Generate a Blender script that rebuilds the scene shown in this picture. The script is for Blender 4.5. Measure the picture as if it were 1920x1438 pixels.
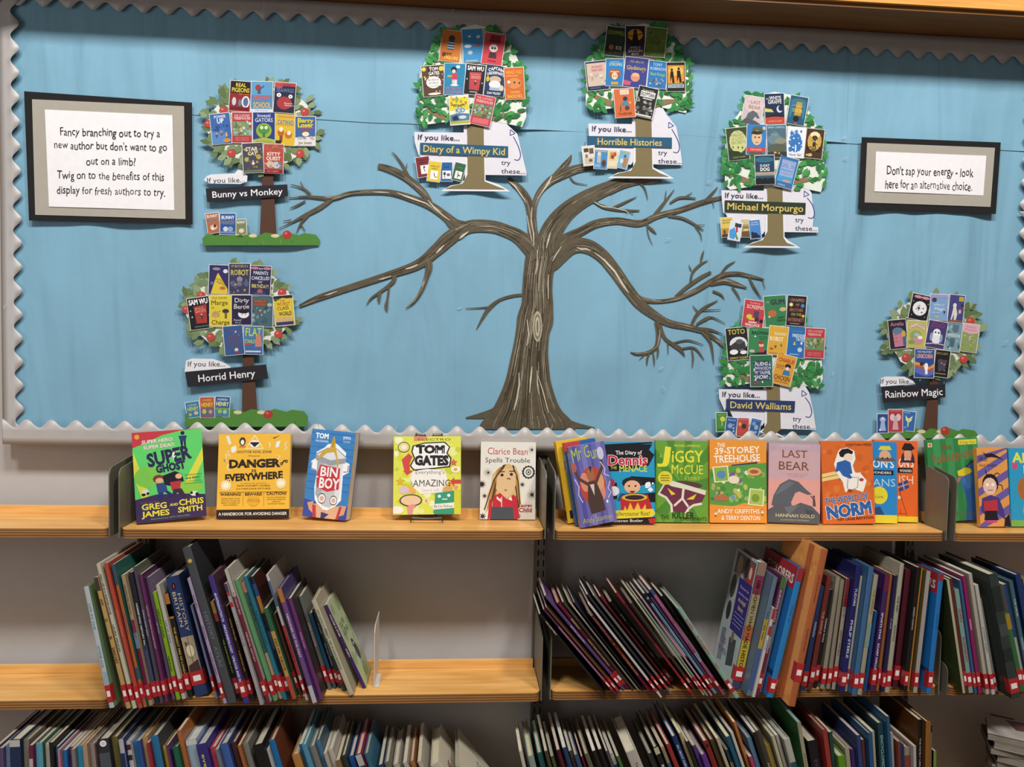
import bpy, math, random
from mathutils import Vector, Matrix
C = bpy.context.scene
for o in list(bpy.data.objects): bpy.data.objects.remove(o)
col = C.collection
R_ = math.radians
# ------------------------------------------------------------ camera
F_PX, CX, CY = 1435.9, 960.0, 719.0
Z1 = 1.10                                   # underside of the upper shelf
CAM = Vector((-0.217, -1.6652, 0.4243 + Z1))
def cam_axes(a, b, c):
    f = Vector((math.sin(a)*math.cos(b), math.cos(a)*math.cos(b), math.sin(b)))
    r = Vector((math.cos(a), -math.sin(a), 0)); d = -r.cross(f)
    return (math.cos(c)*r + math.sin(c)*d, -math.sin(c)*r + math.cos(c)*d, f)
AX, AD, AF = cam_axes(0.0756, -0.0475, -0.0219)
cd = bpy.data.cameras.new('camera'); cam = bpy.data.objects.new('camera', cd); col.objects.link(cam)
cd.sensor_width = 36; cd.lens = F_PX/1920*36; cd.clip_start = 0.01
m = Matrix((AX, -AD, -AF)).transposed().to_4x4(); m.translation = CAM
cam.matrix_world = m; C.camera = cam
# ------------------------------------------------------------ light
w = bpy.data.worlds.new('room_light'); C.world = w; w.use_nodes = True
w.node_tree.nodes['Background'].inputs[0].default_value = (1.0, 0.90, 0.80, 1)
w.node_tree.nodes['Background'].inputs[1].default_value = 0.11
KEY = 52
for lx, e in ((-1.3, 1.0), (0.0, 1.0), (1.3, 1.2)):
    ld = bpy.data.lights.new('ceiling_lamp', 'AREA'); ld.shape = 'SQUARE'; ld.size = 0.5
    ld.energy = KEY*e; ld.color = (1.0, 0.975, 0.94)
    lo = bpy.data.objects.new('ceiling_lamp', ld); col.objects.link(lo)
    lo.location = (lx, -2.3, 4.55)
    lo.rotation_euler = (Vector((lx*0.4, 0.15, 1.6)) - lo.location).to_track_quat('-Z', 'Y').to_euler()
ld = bpy.data.lights.new('side_window', 'AREA'); ld.shape = 'RECTANGLE'; ld.size = 1.0; ld.size_y = 1.3; ld.energy = 7.5; ld.color = (.96, .98, 1.0)
lo = bpy.data.objects.new('side_window', ld); col.objects.link(lo); lo.location = (-2.7, -1.7, 1.55)
lo.rotation_euler = (Vector((-1.0, .15, 1.35))-lo.location).to_track_quat('-Z', 'Y').to_euler()
C.view_settings.view_transform = 'Standard'; C.view_settings.look = 'None'
C.view_settings.gamma = 1.0; C.view_settings.use_curve_mapping = False
C.view_settings.exposure = 0.40
# ------------------------------------------------------------ geometry helpers
def ray(px, py):
    return AX*((px-CX)/F_PX) + AD*((py-CY)/F_PX) + AF
def at(px, py, Y):
    d = ray(px, py); return CAM + d*((Y-CAM.y)/d.y)
def at_z(px, py, Z):
    d = ray(px, py); return CAM + d*((Z-CAM.z)/d.z)
def px_m(px, py, Y): return (at(px+1, py, Y)-at(px, py, Y)).length
def lin(c):
    if isinstance(c, str):
        if len(c) == 3: c = ''.join(k*2 for k in c)
        c = tuple(int(c[i:i+2], 16)/255 for i in (0, 2, 4))
    return tuple((v/12.92 if v <= .04045 else ((v+.055)/1.055)**2.4) for v in c)
def node_mat(name, rough=.6, spec=.5):
    m = bpy.data.materials.new(name); m.use_nodes = True
    b = m.node_tree.nodes['Principled BSDF']; b.inputs['Roughness'].default_value = rough
    b.inputs['Specular IOR Level'].default_value = spec
    return m, m.node_tree, b
def printed(name, rough, spec, noise=0.05, bump=0.0, metal=0.0):
    """colour comes from the flat print on the piece, with faint procedural unevenness"""
    m, t, b = node_mat(name, rough, spec); N = t.nodes.new; L = t.links.new
    a = N('ShaderNodeAttribute'); a.attribute_name = 'Col'
    n = N('ShaderNodeTexNoise'); n.inputs['Scale'].default_value = 60; n.inputs['Detail'].default_value = 3
    tc = N('ShaderNodeTexCoord'); L(tc.outputs['Object'], n.inputs['Vector'])
    mr = N('ShaderNodeMapRange'); mr.inputs['To Min'].default_value = 1-noise*2; mr.inputs['To Max'].default_value = 1+noise
    L(n.outputs['Fac'], mr.inputs['Value'])
    vm = N('ShaderNodeVectorMath'); vm.operation = 'SCALE'
    L(a.outputs['Color'], vm.inputs[0]); L(mr.outputs['Result'], vm.inputs['Scale'])
    L(vm.outputs['Vector'], b.inputs['Base Color']); b.inputs['Metallic'].default_value = metal
    if bump:
        bp = N('ShaderNodeBump'); bp.inputs['Strength'].default_value = bump; bp.inputs['Distance'].default_value = .001
        L(n.outputs['Fac'], bp.inputs['Height']); L(bp.outputs['Normal'], b.inputs['Normal'])
    return m
M_GLOSS = printed('laminated_cover', .38, .45, .04)
M_MATTE = printed('printed_paper', .75, .25, .04)
M_PAGE = printed('page_edges', .9, .1, .10, .4)
M_PAINT = printed('brushed_paint', .6, .3, .22, .3)
M_METAL = printed('coated_metal', .42, .5, .03)
M_WIRE = printed('black_wire', .3, .6, .02)
def wood(name, c1, c2, ply=False, rough=.35):
    m, t, b = node_mat(name, rough, .5); N = t.nodes.new; L = t.links.new
    tc = N('ShaderNodeTexCoord'); mp = N('ShaderNodeMapping'); mp.inputs['Scale'].default_value = (1.2, 16, 16)
    L(tc.outputs['Object'], mp.inputs['Vector'])
    n = N('ShaderNodeTexNoise'); n.inputs['Scale'].default_value = 3.5; n.inputs['Detail'].default_value = 6; n.inputs['Distortion'].default_value = .6
    L(mp.outputs['Vector'], n.inputs['Vector'])
    cr = N('ShaderNodeValToRGB'); cr.color_ramp.elements[0].position = .3; cr.color_ramp.elements[1].position = .72
    cr.color_ramp.elements[0].color = (*lin(c1), 1); cr.color_ramp.elements[1].color = (*lin(c2), 1)
    L(n.outputs['Fac'], cr.inputs['Fac']); L(cr.outputs['Color'], b.inputs['Base Color'])
    bp = N('ShaderNodeBump'); bp.inputs['Strength'].default_value = .15; bp.inputs['Distance'].default_value = .0006
    L(n.outputs['Fac'], bp.inputs['Height']); L(bp.outputs['Normal'], b.inputs['Normal'])
    return m
M_WOOD = wood('oiled_shelf_veneer', 'd09448', 'f0bc72')
M_PLY1 = wood('plywood_layer_light', '8c5c2c', 'a87840', rough=.6)
M_PLY2 = wood('plywood_layer_dark', '603c1c', '784e28', rough=.6)
M_BEAM = wood('varnished_pine', 'd08c3c', 'f0b460', rough=.4)
M_BEAM_SHADE = wood('pine_darkened_as_shade', '704818', '8a5a22', rough=.45)  # same pine, darkened so its colour carries the shade under the beam
def plain(name, c, rough, scale, var, bump, spec=.3, dist=.002):
    m, t, b = node_mat(name, rough, spec); N = t.nodes.new; L = t.links.new
    tc = N('ShaderNodeTexCoord'); n = N('ShaderNodeTexNoise'); n.inputs['Scale'].default_value = scale; n.inputs['Detail'].default_value = 5
    L(tc.outputs['Object'], n.inputs['Vector'])
    cr = N('ShaderNodeValToRGB'); k = lin(c)
    cr.color_ramp.elements[0].color = (*[v*(1-var) for v in k], 1); cr.color_ramp.elements[1].color = (*[min(1, v*(1+var)) for v in k], 1)
    L(n.outputs['Fac'], cr.inputs['Fac']); L(cr.outputs['Color'], b.inputs['Base Color'])
    bp = N('ShaderNodeBump'); bp.inputs['Strength'].default_value = bump; bp.inputs['Distance'].default_value = dist
    L(n.outputs['Fac'], bp.inputs['Height']); L(bp.outputs['Normal'], b.inputs['Normal'])
    return m
M_WALL = plain('painted_plaster', 'b9b5b3', .85, 40, .04, .15)
M_FLOOR = plain('brown_carpet', '6a5a50', .95, 300, .3, .5)
M_BLUE = plain('blue_backing_paper', '7ca9c0', .7, 5, .09, .5, .3, .006)
def folds(m):
    t = m.node_tree; N = t.nodes.new; L = t.links.new; b = t.nodes['Principled BSDF']
    tc = N('ShaderNodeTexCoord'); mp = N('ShaderNodeMapping'); mp.inputs['Scale'].default_value = (7, 1, 1.3); mp.inputs['Rotation'].default_value = (0, R_(-7), 0)
    n = N('ShaderNodeTexNoise'); n.inputs['Scale'].default_value = 1.4; n.inputs['Detail'].default_value = 2.5; n.inputs['Distortion'].default_value = .5
    L(tc.outputs['Object'], mp.inputs['Vector']); L(mp.outputs['Vector'], n.inputs['Vector'])
    bp = N('ShaderNodeBump'); bp.inputs['Strength'].default_value = 1; bp.inputs['Distance'].default_value = .02
    old = b.inputs['Normal'].links[0].from_node
    L(n.outputs['Fac'], bp.inputs['Height']); L(bp.outputs['Normal'], old.inputs['Normal'])
folds(M_BLUE)
M_SILVER = plain('silver_grey_border_card', 'b3aeab', .42, 14, .05, .3, .5, .002)
M_BOARD = plain('pin_board_edge', '8a7a68', .9, 50, .1, .1)
def empty(name, loc, label, cat, group=None, rot=None):
    o = bpy.data.objects.new(name, None); col.objects.link(o); o.location = loc; o.empty_display_size = .02
    if rot is not None: o.rotation_euler = rot
    o['label'] = label; o['category'] = cat
    if group: o['group'] = group
    return o
class MB:
    """collects coloured faces; build() links them as ONE mesh object"""
    def __init__(s): s.v = []; s.f = []; s.c = []
    def face(s, pts, c):
        k = len(s.v); s.v += [tuple(p) for p in pts]; s.f.append(tuple(range(k, k+len(pts)))); s.c.append(c)
    def faces(s, vs, fs, c):
        k = len(s.v); s.v += [tuple(p) for p in vs]
        for f in fs: s.f.append(tuple(i+k for i in f)); s.c.append(c)
    def box(s, a, b, c, cs=None):
        x0, y0, z0 = a; x1, y1, z1 = b
        vs = [(x0,y0,z0),(x1,y0,z0),(x1,y1,z0),(x0,y1,z0),(x0,y0,z1),(x1,y0,z1),(x1,y1,z1),(x0,y1,z1)]
        s.faces(vs, [(0,3,2,1),(4,5,6,7),(0,1,5,4),(1,2,6,5),(2,3,7,6),(3,0,4,7)], c)
    def prism(s, pts, y0, y1, c):
        n = len(pts); vs = [(x, y0, z) for x, z in pts]+[(x, y1, z) for x, z in pts]
        s.faces(vs, [tuple(range(n))[::-1], tuple(range(n, 2*n))]+[(i, (i+1) % n, (i+1) % n+n, i+n) for i in range(n)], c)
    def tube(s, pts, r, c, n=6):
        pts = [Vector(p) for p in pts]; rings = []
        for i, p in enumerate(pts):
            d = (pts[min(i+1, len(pts)-1)]-pts[max(i-1, 0)]).normalized()
            u = d.cross(Vector((0, 0, 1)) if abs(d.z) < .9 else Vector((1, 0, 0))).normalized(); v = d.cross(u)
            rings.append([p+u*r*math.cos(2*math.pi*k/n)+v*r*math.sin(2*math.pi*k/n) for k in range(n)])
        vs = [q for g in rings for q in g]; fs = [tuple(range(n)), tuple(range(len(vs)-n, len(vs)))]
        for i in range(len(rings)-1):
            for k in range(n): fs.append((i*n+k, i*n+(k+1) % n, (i+1)*n+(k+1) % n, (i+1)*n+k))
        s.faces(vs, fs, c)
    def build(s, name, mat, parent=None, label=None, smooth=False, off=None):
        me = bpy.data.meshes.new(name)
        vs = s.v if off is None else [(p[0]-off[0], p[1]-off[1], p[2]-off[2]) for p in s.v]
        me.from_pydata(vs, [], s.f)
        a = me.color_attributes.new('Col', 'FLOAT_COLOR', 'CORNER'); buf = []; cache = {}
        for f, c in zip(s.f, s.c):
            if c not in cache: cache[c] = (*lin(c), 1.0) if c else (.5, .5, .5, 1)
            buf.extend(cache[c]*len(f))
        a.data.foreach_set('color', buf)
        if smooth: me.polygons.foreach_set('use_smooth', [True]*len(me.polygons))
        me.materials.append(mat); me.update()
        o = bpy.data.objects.new(name, me); col.objects.link(o)
        if parent: o.parent = parent
        if label: o['label'] = label
        return o
# ------------------------------------------------------------ lettering
GL = {}
_tc = bpy.data.curves.new('glyphs', 'FONT'); _to = bpy.data.objects.new('glyphs', _tc)
_tc.resolution_u = 2; _tc.fill_mode = 'FRONT'
def _raw(body):
    _tc.body = body; me = _to.to_mesh()
    v = [(p.co.x, p.co.y) for p in me.vertices]; f = [tuple(p.vertices) for p in me.polygons]; _to.to_mesh_clear(); return v, f
def glyph(ch, off):
    k = (ch, off)
    if k not in GL:
        _tc.offset = 0
        a = max(x for x, y in _raw(ch+'|')[0]) - max(x for x, y in _raw('|')[0])
        _tc.offset = off; v, f = _raw(ch) if ch != ' ' else ([], []); _tc.offset = 0
        GL[k] = (v, f, a)
    return GL[k]
DZ = 1.8e-5
class Art:
    """flat print laid in thin layers on a surface; W,H physical, positions given as fractions (y down)"""
    def __init__(s, W, H, fn, mb=None, seed=0):
        s.W, s.H, s.fn, s.mb, s.L, s.rnd = W, H, fn, mb or MB(), 0, random.Random(seed); s.clip = False
    def put(s, pts, c, bump=True):
        if bump: s.L += 1
        if s.clip: pts = [(min(max(x, 0), s.W), min(max(y, 0), s.H)) for x, y in pts]
        s.mb.face([s.fn(x, y, s.L*DZ) for x, y in pts], c)
    def q(s, pts, c): s.put([(x*s.W, y*s.H) for x, y in pts], c)
    def r(s, x0, y0, x1, y1, c): s.q([(x0, y0), (x0, y1), (x1, y1), (x1, y0)], c)
    def e(s, cx, cy, rx, ry, c, n=14, rot=0):
        ca, sa = math.cos(R_(rot)), math.sin(R_(rot)); P = []
        for i in range(n):
            a = -2*math.pi*i/n; x, y = rx*s.W*math.cos(a), ry*s.H*math.sin(a)
            P.append((cx*s.W+x*ca-y*sa, cy*s.H+x*sa+y*ca))
        s.put(P, c)
    def star(s, cx, cy, r, n, c, k=.5, rot=0):
        s.put([(cx*s.W+r*s.W*(1 if i % 2 == 0 else k)*math.sin(-math.pi*i/n+rot), cy*s.H-r*s.W*(1 if i % 2 == 0 else k)*math.cos(-math.pi*i/n+rot)) for i in range(2*n)], c)
    def l(s, wd, pts, c):
        P = [(x*s.W, y*s.H) for x, y in pts]; s.stroke([(x, y, wd*s.W) for x, y in P], c)
    def stroke(s, P, c, sub=1, cap=False):
        if sub > 1 and len(P) > 2:
            Q = []
            for i in range(len(P)-1):
                p0, p1, p2, p3 = P[max(i-1, 0)], P[i], P[i+1], P[min(i+2, len(P)-1)]
                for j in range(sub):
                    t = j/sub; Q.append(tuple(.5*((2*p1[k])+(-p0[k]+p2[k])*t+(2*p0[k]-5*p1[k]+4*p2[k]-p3[k])*t*t+(-p0[k]+3*p1[k]-3*p2[k]+p3[k])*t**3) for k in range(3)))
            Q.append(P[-1]); P = Q
        s.L += 1; prev = None
        for i, (x, y, w_) in enumerate(P):
            a = P[max(i-1, 0)]; b = P[min(i+1, len(P)-1)]; dx, dy = b[0]-a[0], b[1]-a[1]; d = math.hypot(dx, dy) or 1
            w_ = max(w_, .02*s.W if s.W < 1 else .6)
            nx, ny = -dy/d*w_/2, dx/d*w_/2; cur = ((x+nx, y+ny), (x-nx, y-ny))
            if prev: s.mb.face([s.fn(*p, s.L*DZ) for p in (prev[0], cur[0], cur[1], prev[1])], c)
            prev = cur
    def t(s, text, cx, cy, w_, h_, c, rot=0, bold=0, jit=0, out=None, outw=.05, sp=0, vert=False, arc=0, shear=0):
        """fit text in a box of w_ x h_ (fractions; when vert: length along the height, letter height across)"""
        if vert: Wd, Hd = w_*s.H, h_*s.W; rot += 90
        else: Wd, Hd = w_*s.W, h_*s.H
        if out is not None: s._t(text, cx*s.W, cy*s.H, Wd, Hd, out, rot, bold+outw, jit, sp, arc, shear)
        s._t(text, cx*s.W, cy*s.H, Wd, Hd, c, rot, bold, jit, sp, arc, shear)
    def _t(s, text, X, Y, Wd, Hd, c, rot, bold, jit, sp, arc, shear):
        s.L += 1; rn = random.Random(len(text)*7+ord(text[0]))
        tot = sum(glyph(ch, 0)[2]+sp for ch in text)-sp; kx, ky = Wd/tot, Hd/.73
        ca, sa = math.cos(R_(rot)), math.sin(R_(rot)); pen = 0
        for ch in text:
            off = round(bold*.55, 3); spiky = ch in 'MNWVXmwvn' and off > 0
            v, f, a = glyph(ch, 0 if spiky else off); jr = R_(rn.uniform(-1, 1)*jit*12); jy = rn.uniform(-1, 1)*jit*.10; js = 1+rn.uniform(-1, 1)*jit*.14
            cj, sj = math.cos(jr), math.sin(jr)
            u = (pen+a/2)/tot*2-1
            for ox, oy in (((-off, -off*.8), (off, -off*.8), (off, off*.8), (-off, off*.8)) if spiky else ((0, 0),)):
                pts = []
                for x, y in v:
                    gx, gy = (x+ox-a/2)*js, (y+oy-.36)*js; gx, gy = gx*cj-gy*sj, gx*sj+gy*cj
                    gx += shear*gy; lx = (pen+a/2+gx-tot/2)*kx; ly = -(gy+jy)*ky + arc*Hd*(u*u-.5)
                    pts.append(s.fn(X+lx*ca-ly*sa, Y+lx*sa+ly*ca, (s.L+(ox+oy)*3)*DZ))
                if f: s.mb.faces(pts, f, c)
            pen += a+sp
    def p(s, n, c, x0=0, y0=0, x1=1, y1=1, r=.06):
        cs = c.split(','); s.L += 1
        for i in range(n):
            cx, cy = s.rnd.uniform(x0, x1), s.rnd.uniform(y0, y1); rr = r*s.rnd.uniform(.5, 1.3); k = s.rnd.randint(5, 8)
            a0 = s.rnd.random()*6; s.L += .25
            P = [(min(max(cx+rr*s.rnd.uniform(.6, 1.1)*math.cos(a0-6.283*j/k), .01), .99)*s.W, min(max(cy+rr*s.W/s.H*s.rnd.uniform(.6, 1.1)*math.sin(a0-6.283*j/k), .01), .99)*s.H) for j in range(k)]
            s.mb.face([s.fn(x, y, s.L*DZ) for x, y in P], cs[i % len(cs)])
    def f(s, cx, cy, k, c1, c2, c3='e8c09a'):
        """generic small standing figure: legs, coat, arms, head, hair"""
        a = s.W/s.H
        s.r(cx-.35*k, cy+.9*k*a, cx-.1*k, cy+1.9*k*a, c2); s.r(cx+.1*k, cy+.9*k*a, cx+.35*k, cy+1.9*k*a, c2)
        s.q([(cx-.35*k, cy-.1*k*a), (cx-.5*k, cy+1.1*k*a), (cx+.5*k, cy+1.1*k*a), (cx+.35*k, cy-.1*k*a)], c1)
        s.q([(cx-.35*k, cy), (cx-.95*k, cy+.55*k*a), (cx-.8*k, cy+.75*k*a), (cx-.3*k, cy+.4*k*a)], c1)
        s.q([(cx+.35*k, cy), (cx+.3*k, cy+.4*k*a), (cx+.8*k, cy+.75*k*a), (cx+.95*k, cy+.55*k*a)], c1)
        s.e(cx, cy-.65*k*a, .48*k, .52*k*a, c2); s.e(cx, cy-.52*k*a, .4*k, .42*k*a, c3)
    def run(s, spec):
        for tok in spec.split(';'):
            tok = tok.strip()
            if not tok: continue
            op, rest = tok[0], tok[1:].strip()
            if op == 't':
                g = [x.strip() for x in rest.split('|')]; kw = {}
                for x in g[6:]:
                    k, v = x.split('='); kw[k] = v if k == 'out' else (True if k == 'vert' else float(v))
                s.t(g[0], float(g[1]), float(g[2]), float(g[3]), float(g[4]), g[5], **kw)
                continue
            g = rest.split()
            if op == 'b': s.r(0, 0, 1, 1, g[0])
            elif op == 'r': s.r(*map(float, g[:4]), g[4])
            elif op == 'e': s.e(*map(float, g[:4]), g[4], rot=float(g[5]) if len(g) > 5 else 0)
            elif op == 's': s.star(float(g[0]), float(g[1]), float(g[2]), int(g[3]), g[4], float(g[5]) if len(g) > 5 else .5)
            elif op == 'p': s.p(int(g[0]), g[1], *map(float, g[2:]))
            elif op == 'q': v = list(map(float, g[:-1])); s.q(list(zip(v[::2], v[1::2])), g[-1])
            elif op == 'l': v = list(map(float, g[1:-1])); s.l(float(g[0]), list(zip(v[::2], v[1::2])), g[-1])
            elif op == 'f': s.f(float(g[0]), float(g[1]), float(g[2]), *g[3:])
            else: raise ValueError(tok)
# ------------------------------------------------------------ setting
WALL_Y, BOARD_Y, BAY = 0.19, 0.155, 0.93
def structure(name, mb, mat):
    o = mb.build(name, mat); o['kind'] = 'structure'; return o
b = MB(); b.box((-3.2, WALL_Y, 0), (3.4, WALL_Y+.12, 3.0), None); structure('wall_back', b, M_WALL)
b = MB(); b.box((-3.2, -3.6, -.05), (3.4, WALL_Y+.12, 0), None); structure('floor', b, M_FLOOR)
# timber casing above the board
ZB = 2.304
bm_ = empty('timber_beam', (0, .09, ZB), 'varnished pine beam running along the top of the display board', 'beam')
OFF = Vector((0, .09, ZB))
b = MB(); b.box((-1.9, .034, ZB), (2.3, WALL_Y, ZB+.034), None); b.build('underside_board', M_BEAM_SHADE, bm_, off=OFF)
b = MB(); b.box((-1.9, .026, ZB+.010), (2.3, .034, ZB+.037), None); b.build('edge_strip', M_BEAM, bm_, off=OFF)
b = MB(); b.box((-1.9, .048, ZB+.037), (2.3, WALL_Y, ZB+.20), None); b.build('fascia', M_BEAM, bm_, off=OFF)
# ------------------------------------------------------------ display board
def pap(x, z):
    """gentle waves of the backing paper, metres towards the viewer; flat along the stapled edges"""
    h = .0016*math.sin(9*x+1.3*math.sin(2.1*z)) + .0020*math.sin(21*x+3*z+1) + .0016*math.sin(5.5*z+4*x) + .0013*math.sin(37*x-5*z+2*math.sin(3*z))
    h += .0012*math.sin(13*z-9*x+2)+.0006*math.sin(61*x+4*math.sin(5*z))
    e = min(1, max(0, (x+1.20)/.14), max(0, (1.19-x)/.14), max(0, (2.22-z)/.14), max(0, (z-1.36)/.14))
    return .0056*(.4+.6*e)+h*e*1.25
PY = BOARD_Y
board = empty('display_board', (0, BOARD_Y+.02, 1.33), 'wall display board covered in blue paper with scalloped silver border', 'display board')
BO = Vector((0, BOARD_Y+.02, 1.33))
b = MB(); c0 = at(3, 836, PY); c1 = at(1965, 836, PY)
b.box((c0.x, PY+.004, c0.z+.004), (1.238, WALL_Y-.001, ZB-.001), 'a08a70'); b.build('pin_board', M_BOARD, board, off=BO)
xs = [(15, 17), (443, 443), (861, 852), (1256, 1238), (1596, 1562), (1946, 1922)]   # paper seams, pixel x at top and bottom
hz = lambda px: 199+.0435*px                                                         # seam across the paper
for i in range(5):
    for row in (0, 1):
        b = MB(); nu, nv = 44, 34 if row else 16; g = []
        for j in range(nv+1):
            for k in range(nu+1):
                u, v = k/nu, j/nv
                y0p = (-45+.059*0) if row == 0 else 0
                def X(yp):
                    tt = yp/830; return (xs[i][0]+(xs[i][1]-xs[i][0])*tt)*(1-u)+(xs[i+1][0]+(xs[i+1][1]-xs[i+1][0])*tt)*u
                px = X(400); yt = -10+.055*px if row == 0 else hz(px); yb = hz(px)+2 if row == 0 else 815+.012*px
                yp = yt+(yb-yt)*v; px = X(yp)
                P = at(px, yp, PY)
                lift = pap(P.x, P.z)
                if row == 0 and v > .85:      # lower edge of the top sheets curls away in places
                    lift += max(0, math.sin(P.x*7+1.2*i))**3*.006*((v-.85)/.15)**2+.0006
                lift += .0004*((i*2+row) % 3)
                if u > .97 or u < .03: lift += .0004*(i % 2)
                g.append((P.x, PY-lift, P.z))
        n = nu+1
        b.faces(g, [(j*n+k, (j+1)*n+k, (j+1)*n+k+1, j*n+k+1) for j in range(nv) for k in range(nu)], None)
        b.build('paper_sheet', M_BLUE, board, smooth=True, off=BO)
def border(p0, p1, side, w0, base):
    """scalloped strip from pixel p0 to p1 (mean line of the scallops); side = outward direction; w0 = outer width in m"""
    a, e = at(*p0, PY), at(*p1, PY); d = (e-a); L = d.length; d.normalize(); o = Vector(side)
    n = max(2, int(L/.0026)); b = MB(); V = []
    for k in range(n+1):
        s_ = L*k/n; ph = 2*math.pi*s_/.0535
        sc = .0092*math.cos(ph)
        for q in range(4):
            wo = w0 if side[2] < 1 else ZB-.0015-(a+d*s_).z
            off = (-sc if q == 0 else wo*(q/3.0))
            P = a+d*s_+o*off
            wv = .35 if base > .018 else 1
            lift = base+wv*(.0012*math.sin(s_*11)+.002*math.sin(s_*4.3+1)*(1 if q == 0 else .4))
            V.append((P.x, PY-lift+(.0006*q if base > .018 else .002*q), P.z))
    b.faces(V, [(k*4+q, k*4+q+1, (k+1)*4+q+1, (k+1)*4+q) for k in range(n) for q in range(3)], None)
    m_ = b.build('border_strip', M_SILVER, board, off=BO, smooth=True)
    md = m_.modifiers.new('card', 'SOLIDIFY'); md.thickness = .0006
    return m_
top = lambda x: (x, 4+.0592*x-.0*x)
for a_, e_ in ((-8, 500), (495, 905), (900, 1402), (1398, 1935)): border((a_, 4.3+.0588*a_), (e_, 4.3+.0588*e_), (0, 0, 1), .027, .0085)
border((33, 2), (41, 826), (-1, 0, 0), .036, .0110)
border((1929, 96), (1912, 400), (1, 0, 0), .075, .0110); border((1912, 398), (1897, 838), (1, 0, 0), .075, .0110)
for a_, e_ in ((14, 605), (600, 1120), (1116, 1940)): border((a_, 791+.0155*a_), (e_, 791+.0155*e_), (0, 0, -1), .048, .0214)
b = MB()
rs = random.Random(4)
for px, py, an in ((105, 215, 60), (375, 212, 60), (848, 20, 60), (1182, 60, 20), (1583, 258, 30), (1797, 12, 70), (742, 802, 60), (1330, 340, 10), (1254, 447, 10), (1240, 690, 30), (862, 578, 20),
                   (1586, 296, 20), (1245, 728, 120), (1447, 806, 10), (206, 800, 80), (1035, 800, 70), (1887, 640, 20), (8, 575, 75), (1562, 700, 80), (445, 560, 80)):
    P = at(px, py, PY-.0135); dx = .0045*math.cos(R_(an)); dz = .0045*math.sin(R_(an))
    b = MB(); b.tube([(P.x-dx, P.y+.003, P.z-dz), (P.x-dx, P.y, P.z-dz), (P.x+dx, P.y, P.z+dz), (P.x+dx, P.y+.003, P.z+dz)], .0005, 'd8d6d0', 5)
    b.build('staple', M_METAL, board, off=BO)
# ------------------------------------------------------------ shelving
GAP = .0125; DEP = .132; TH = .0205
SHELF_Z = {1: Z1, 2: Z1-.3632, 3: Z1-.726}
PLATE = '6d685a'
def rounded(x0, x1, y0, y1, r, n=5):
    P = [(x0, y1)]
    for cx, a0 in ((x0+r, 180), (x1-r, 270)):
        for i in range(n+1):
            a = R_(a0+90*i/n); P.append((cx+r*math.cos(a), y0+r+r*math.sin(a)))
    return P+[(x1, y1)]
def shelf(x0, x1, row, dz, lab, plateh=.15, lp=True, rp=True, pd=None):
    z = SHELF_Z[row]+dz
    o = Vector(((x0+x1)/2, DEP/2, z))
    s = empty('shelf', o, lab, 'shelf', 'plywood shelves of the wall shelving')
    def slab(z0, z1, mat, name, grow=0):
        b = MB(); P = rounded(x0-grow, x1+grow, -grow, DEP, .014); n = len(P)
        b.faces([(x, y, z0) for x, y in P]+[(x, y, z1) for x, y in P], [tuple(range(n))[::-1], tuple(range(n, 2*n))]+[(i, (i+1) % n, (i+1) % n+n, i+n) for i in range(n)], None)
        return b.build(name, mat, s, off=o)
    k = 7; h = (TH-.0012)/k
    for i in range(k): slab(z+i*h, z+(i+1)*h, M_PLY1 if i % 2 == 0 else M_PLY2, 'ply_layer', 0 if i % 2 == 0 else -.0004)
    slab(z+TH-.0012, z+TH, M_WOOD, 'top_veneer')
    b = MB(); b.box((x0+.003, DEP+.002, z+.002), (x1-.003, DEP+.014, z+TH+.018), None); b.build('back_lip', M_WOOD, s, off=o)
    for e, sg, on in ((x0, -1, lp), (x1, 1, rp)):
        if not on: continue
        b = MB(); zt = z+plateh; zb = z+.001; xa, xb = (e-.0035, e-.0012) if sg < 0 else (e+.0012, e+.0035)
        pdp = pd.get(sg, WALL_Y-.043) if pd else WALL_Y-.043; r = .018; P = [(.0, zb), (.0, zt-r)]+[(r-r*math.cos(R_(90*i/5)), zt-r+r*math.sin(R_(90*i/5))) for i in range(6)]+[(pdp, zt+.012), (pdp, zb)]
        n = len(P); b.faces([(xa, y, q) for y, q in P]+[(xb, y, q) for y, q in P], [tuple(range(n)), tuple(range(n, 2*n))]+[(i, (i+1) % n, (i+1) % n+n, i+n) for i in range(n)], PLATE)
        b.build('side_bracket', M_METAL, s, off=o)
    return s
G_ = GAP
shelf(-2*BAY+.25, -BAY-G_, 1, .002, 'empty plywood shelf end at the left frame edge, level with the face-out books', lp=False)
shelf(-BAY+G_, -G_, 1, .0005, 'plywood shelf carrying the five spaced-out face-out books')
shelf(G_, BAY-G_, 1, .0, 'plywood shelf carrying the tight row of face-out books on the right', pd={1: .084})
shelf(BAY+G_, BAY+.62, 1, -.001, 'plywood shelf under the green book at the right frame edge, upper row', rp=False, pd={-1: .084})
shelf(-2*BAY+.25, -BAY-G_, 2, -.005, 'empty plywood shelf at the left frame edge, middle row', lp=False, rp=False)
shelf(-BAY+G_, -G_, 2, -.002, 'middle plywood shelf with the history books and empty wood at its right end', lp=False)
shelf(G_, BAY-G_, 2, .0005, 'middle plywood shelf under the steeply leaning thin books')
shelf(BAY+G_, BAY+.62, 2, -.0005, 'middle plywood shelf at the right frame edge, beyond the dark bracket', rp=False, plateh=.07)
shelf(-2*BAY+.25, -BAY-G_, 3, 0, 'lowest plywood shelf at the left frame edge', lp=False, rp=False)
shelf(-BAY+G_, -G_, 3, 0, 'lowest plywood shelf of the left bay, under packed large books', lp=False, rp=False)
shelf(G_, BAY-G_, 3, 0, 'lowest plywood shelf of the right bay, under packed leaning books', lp=False, rp=False)
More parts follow.
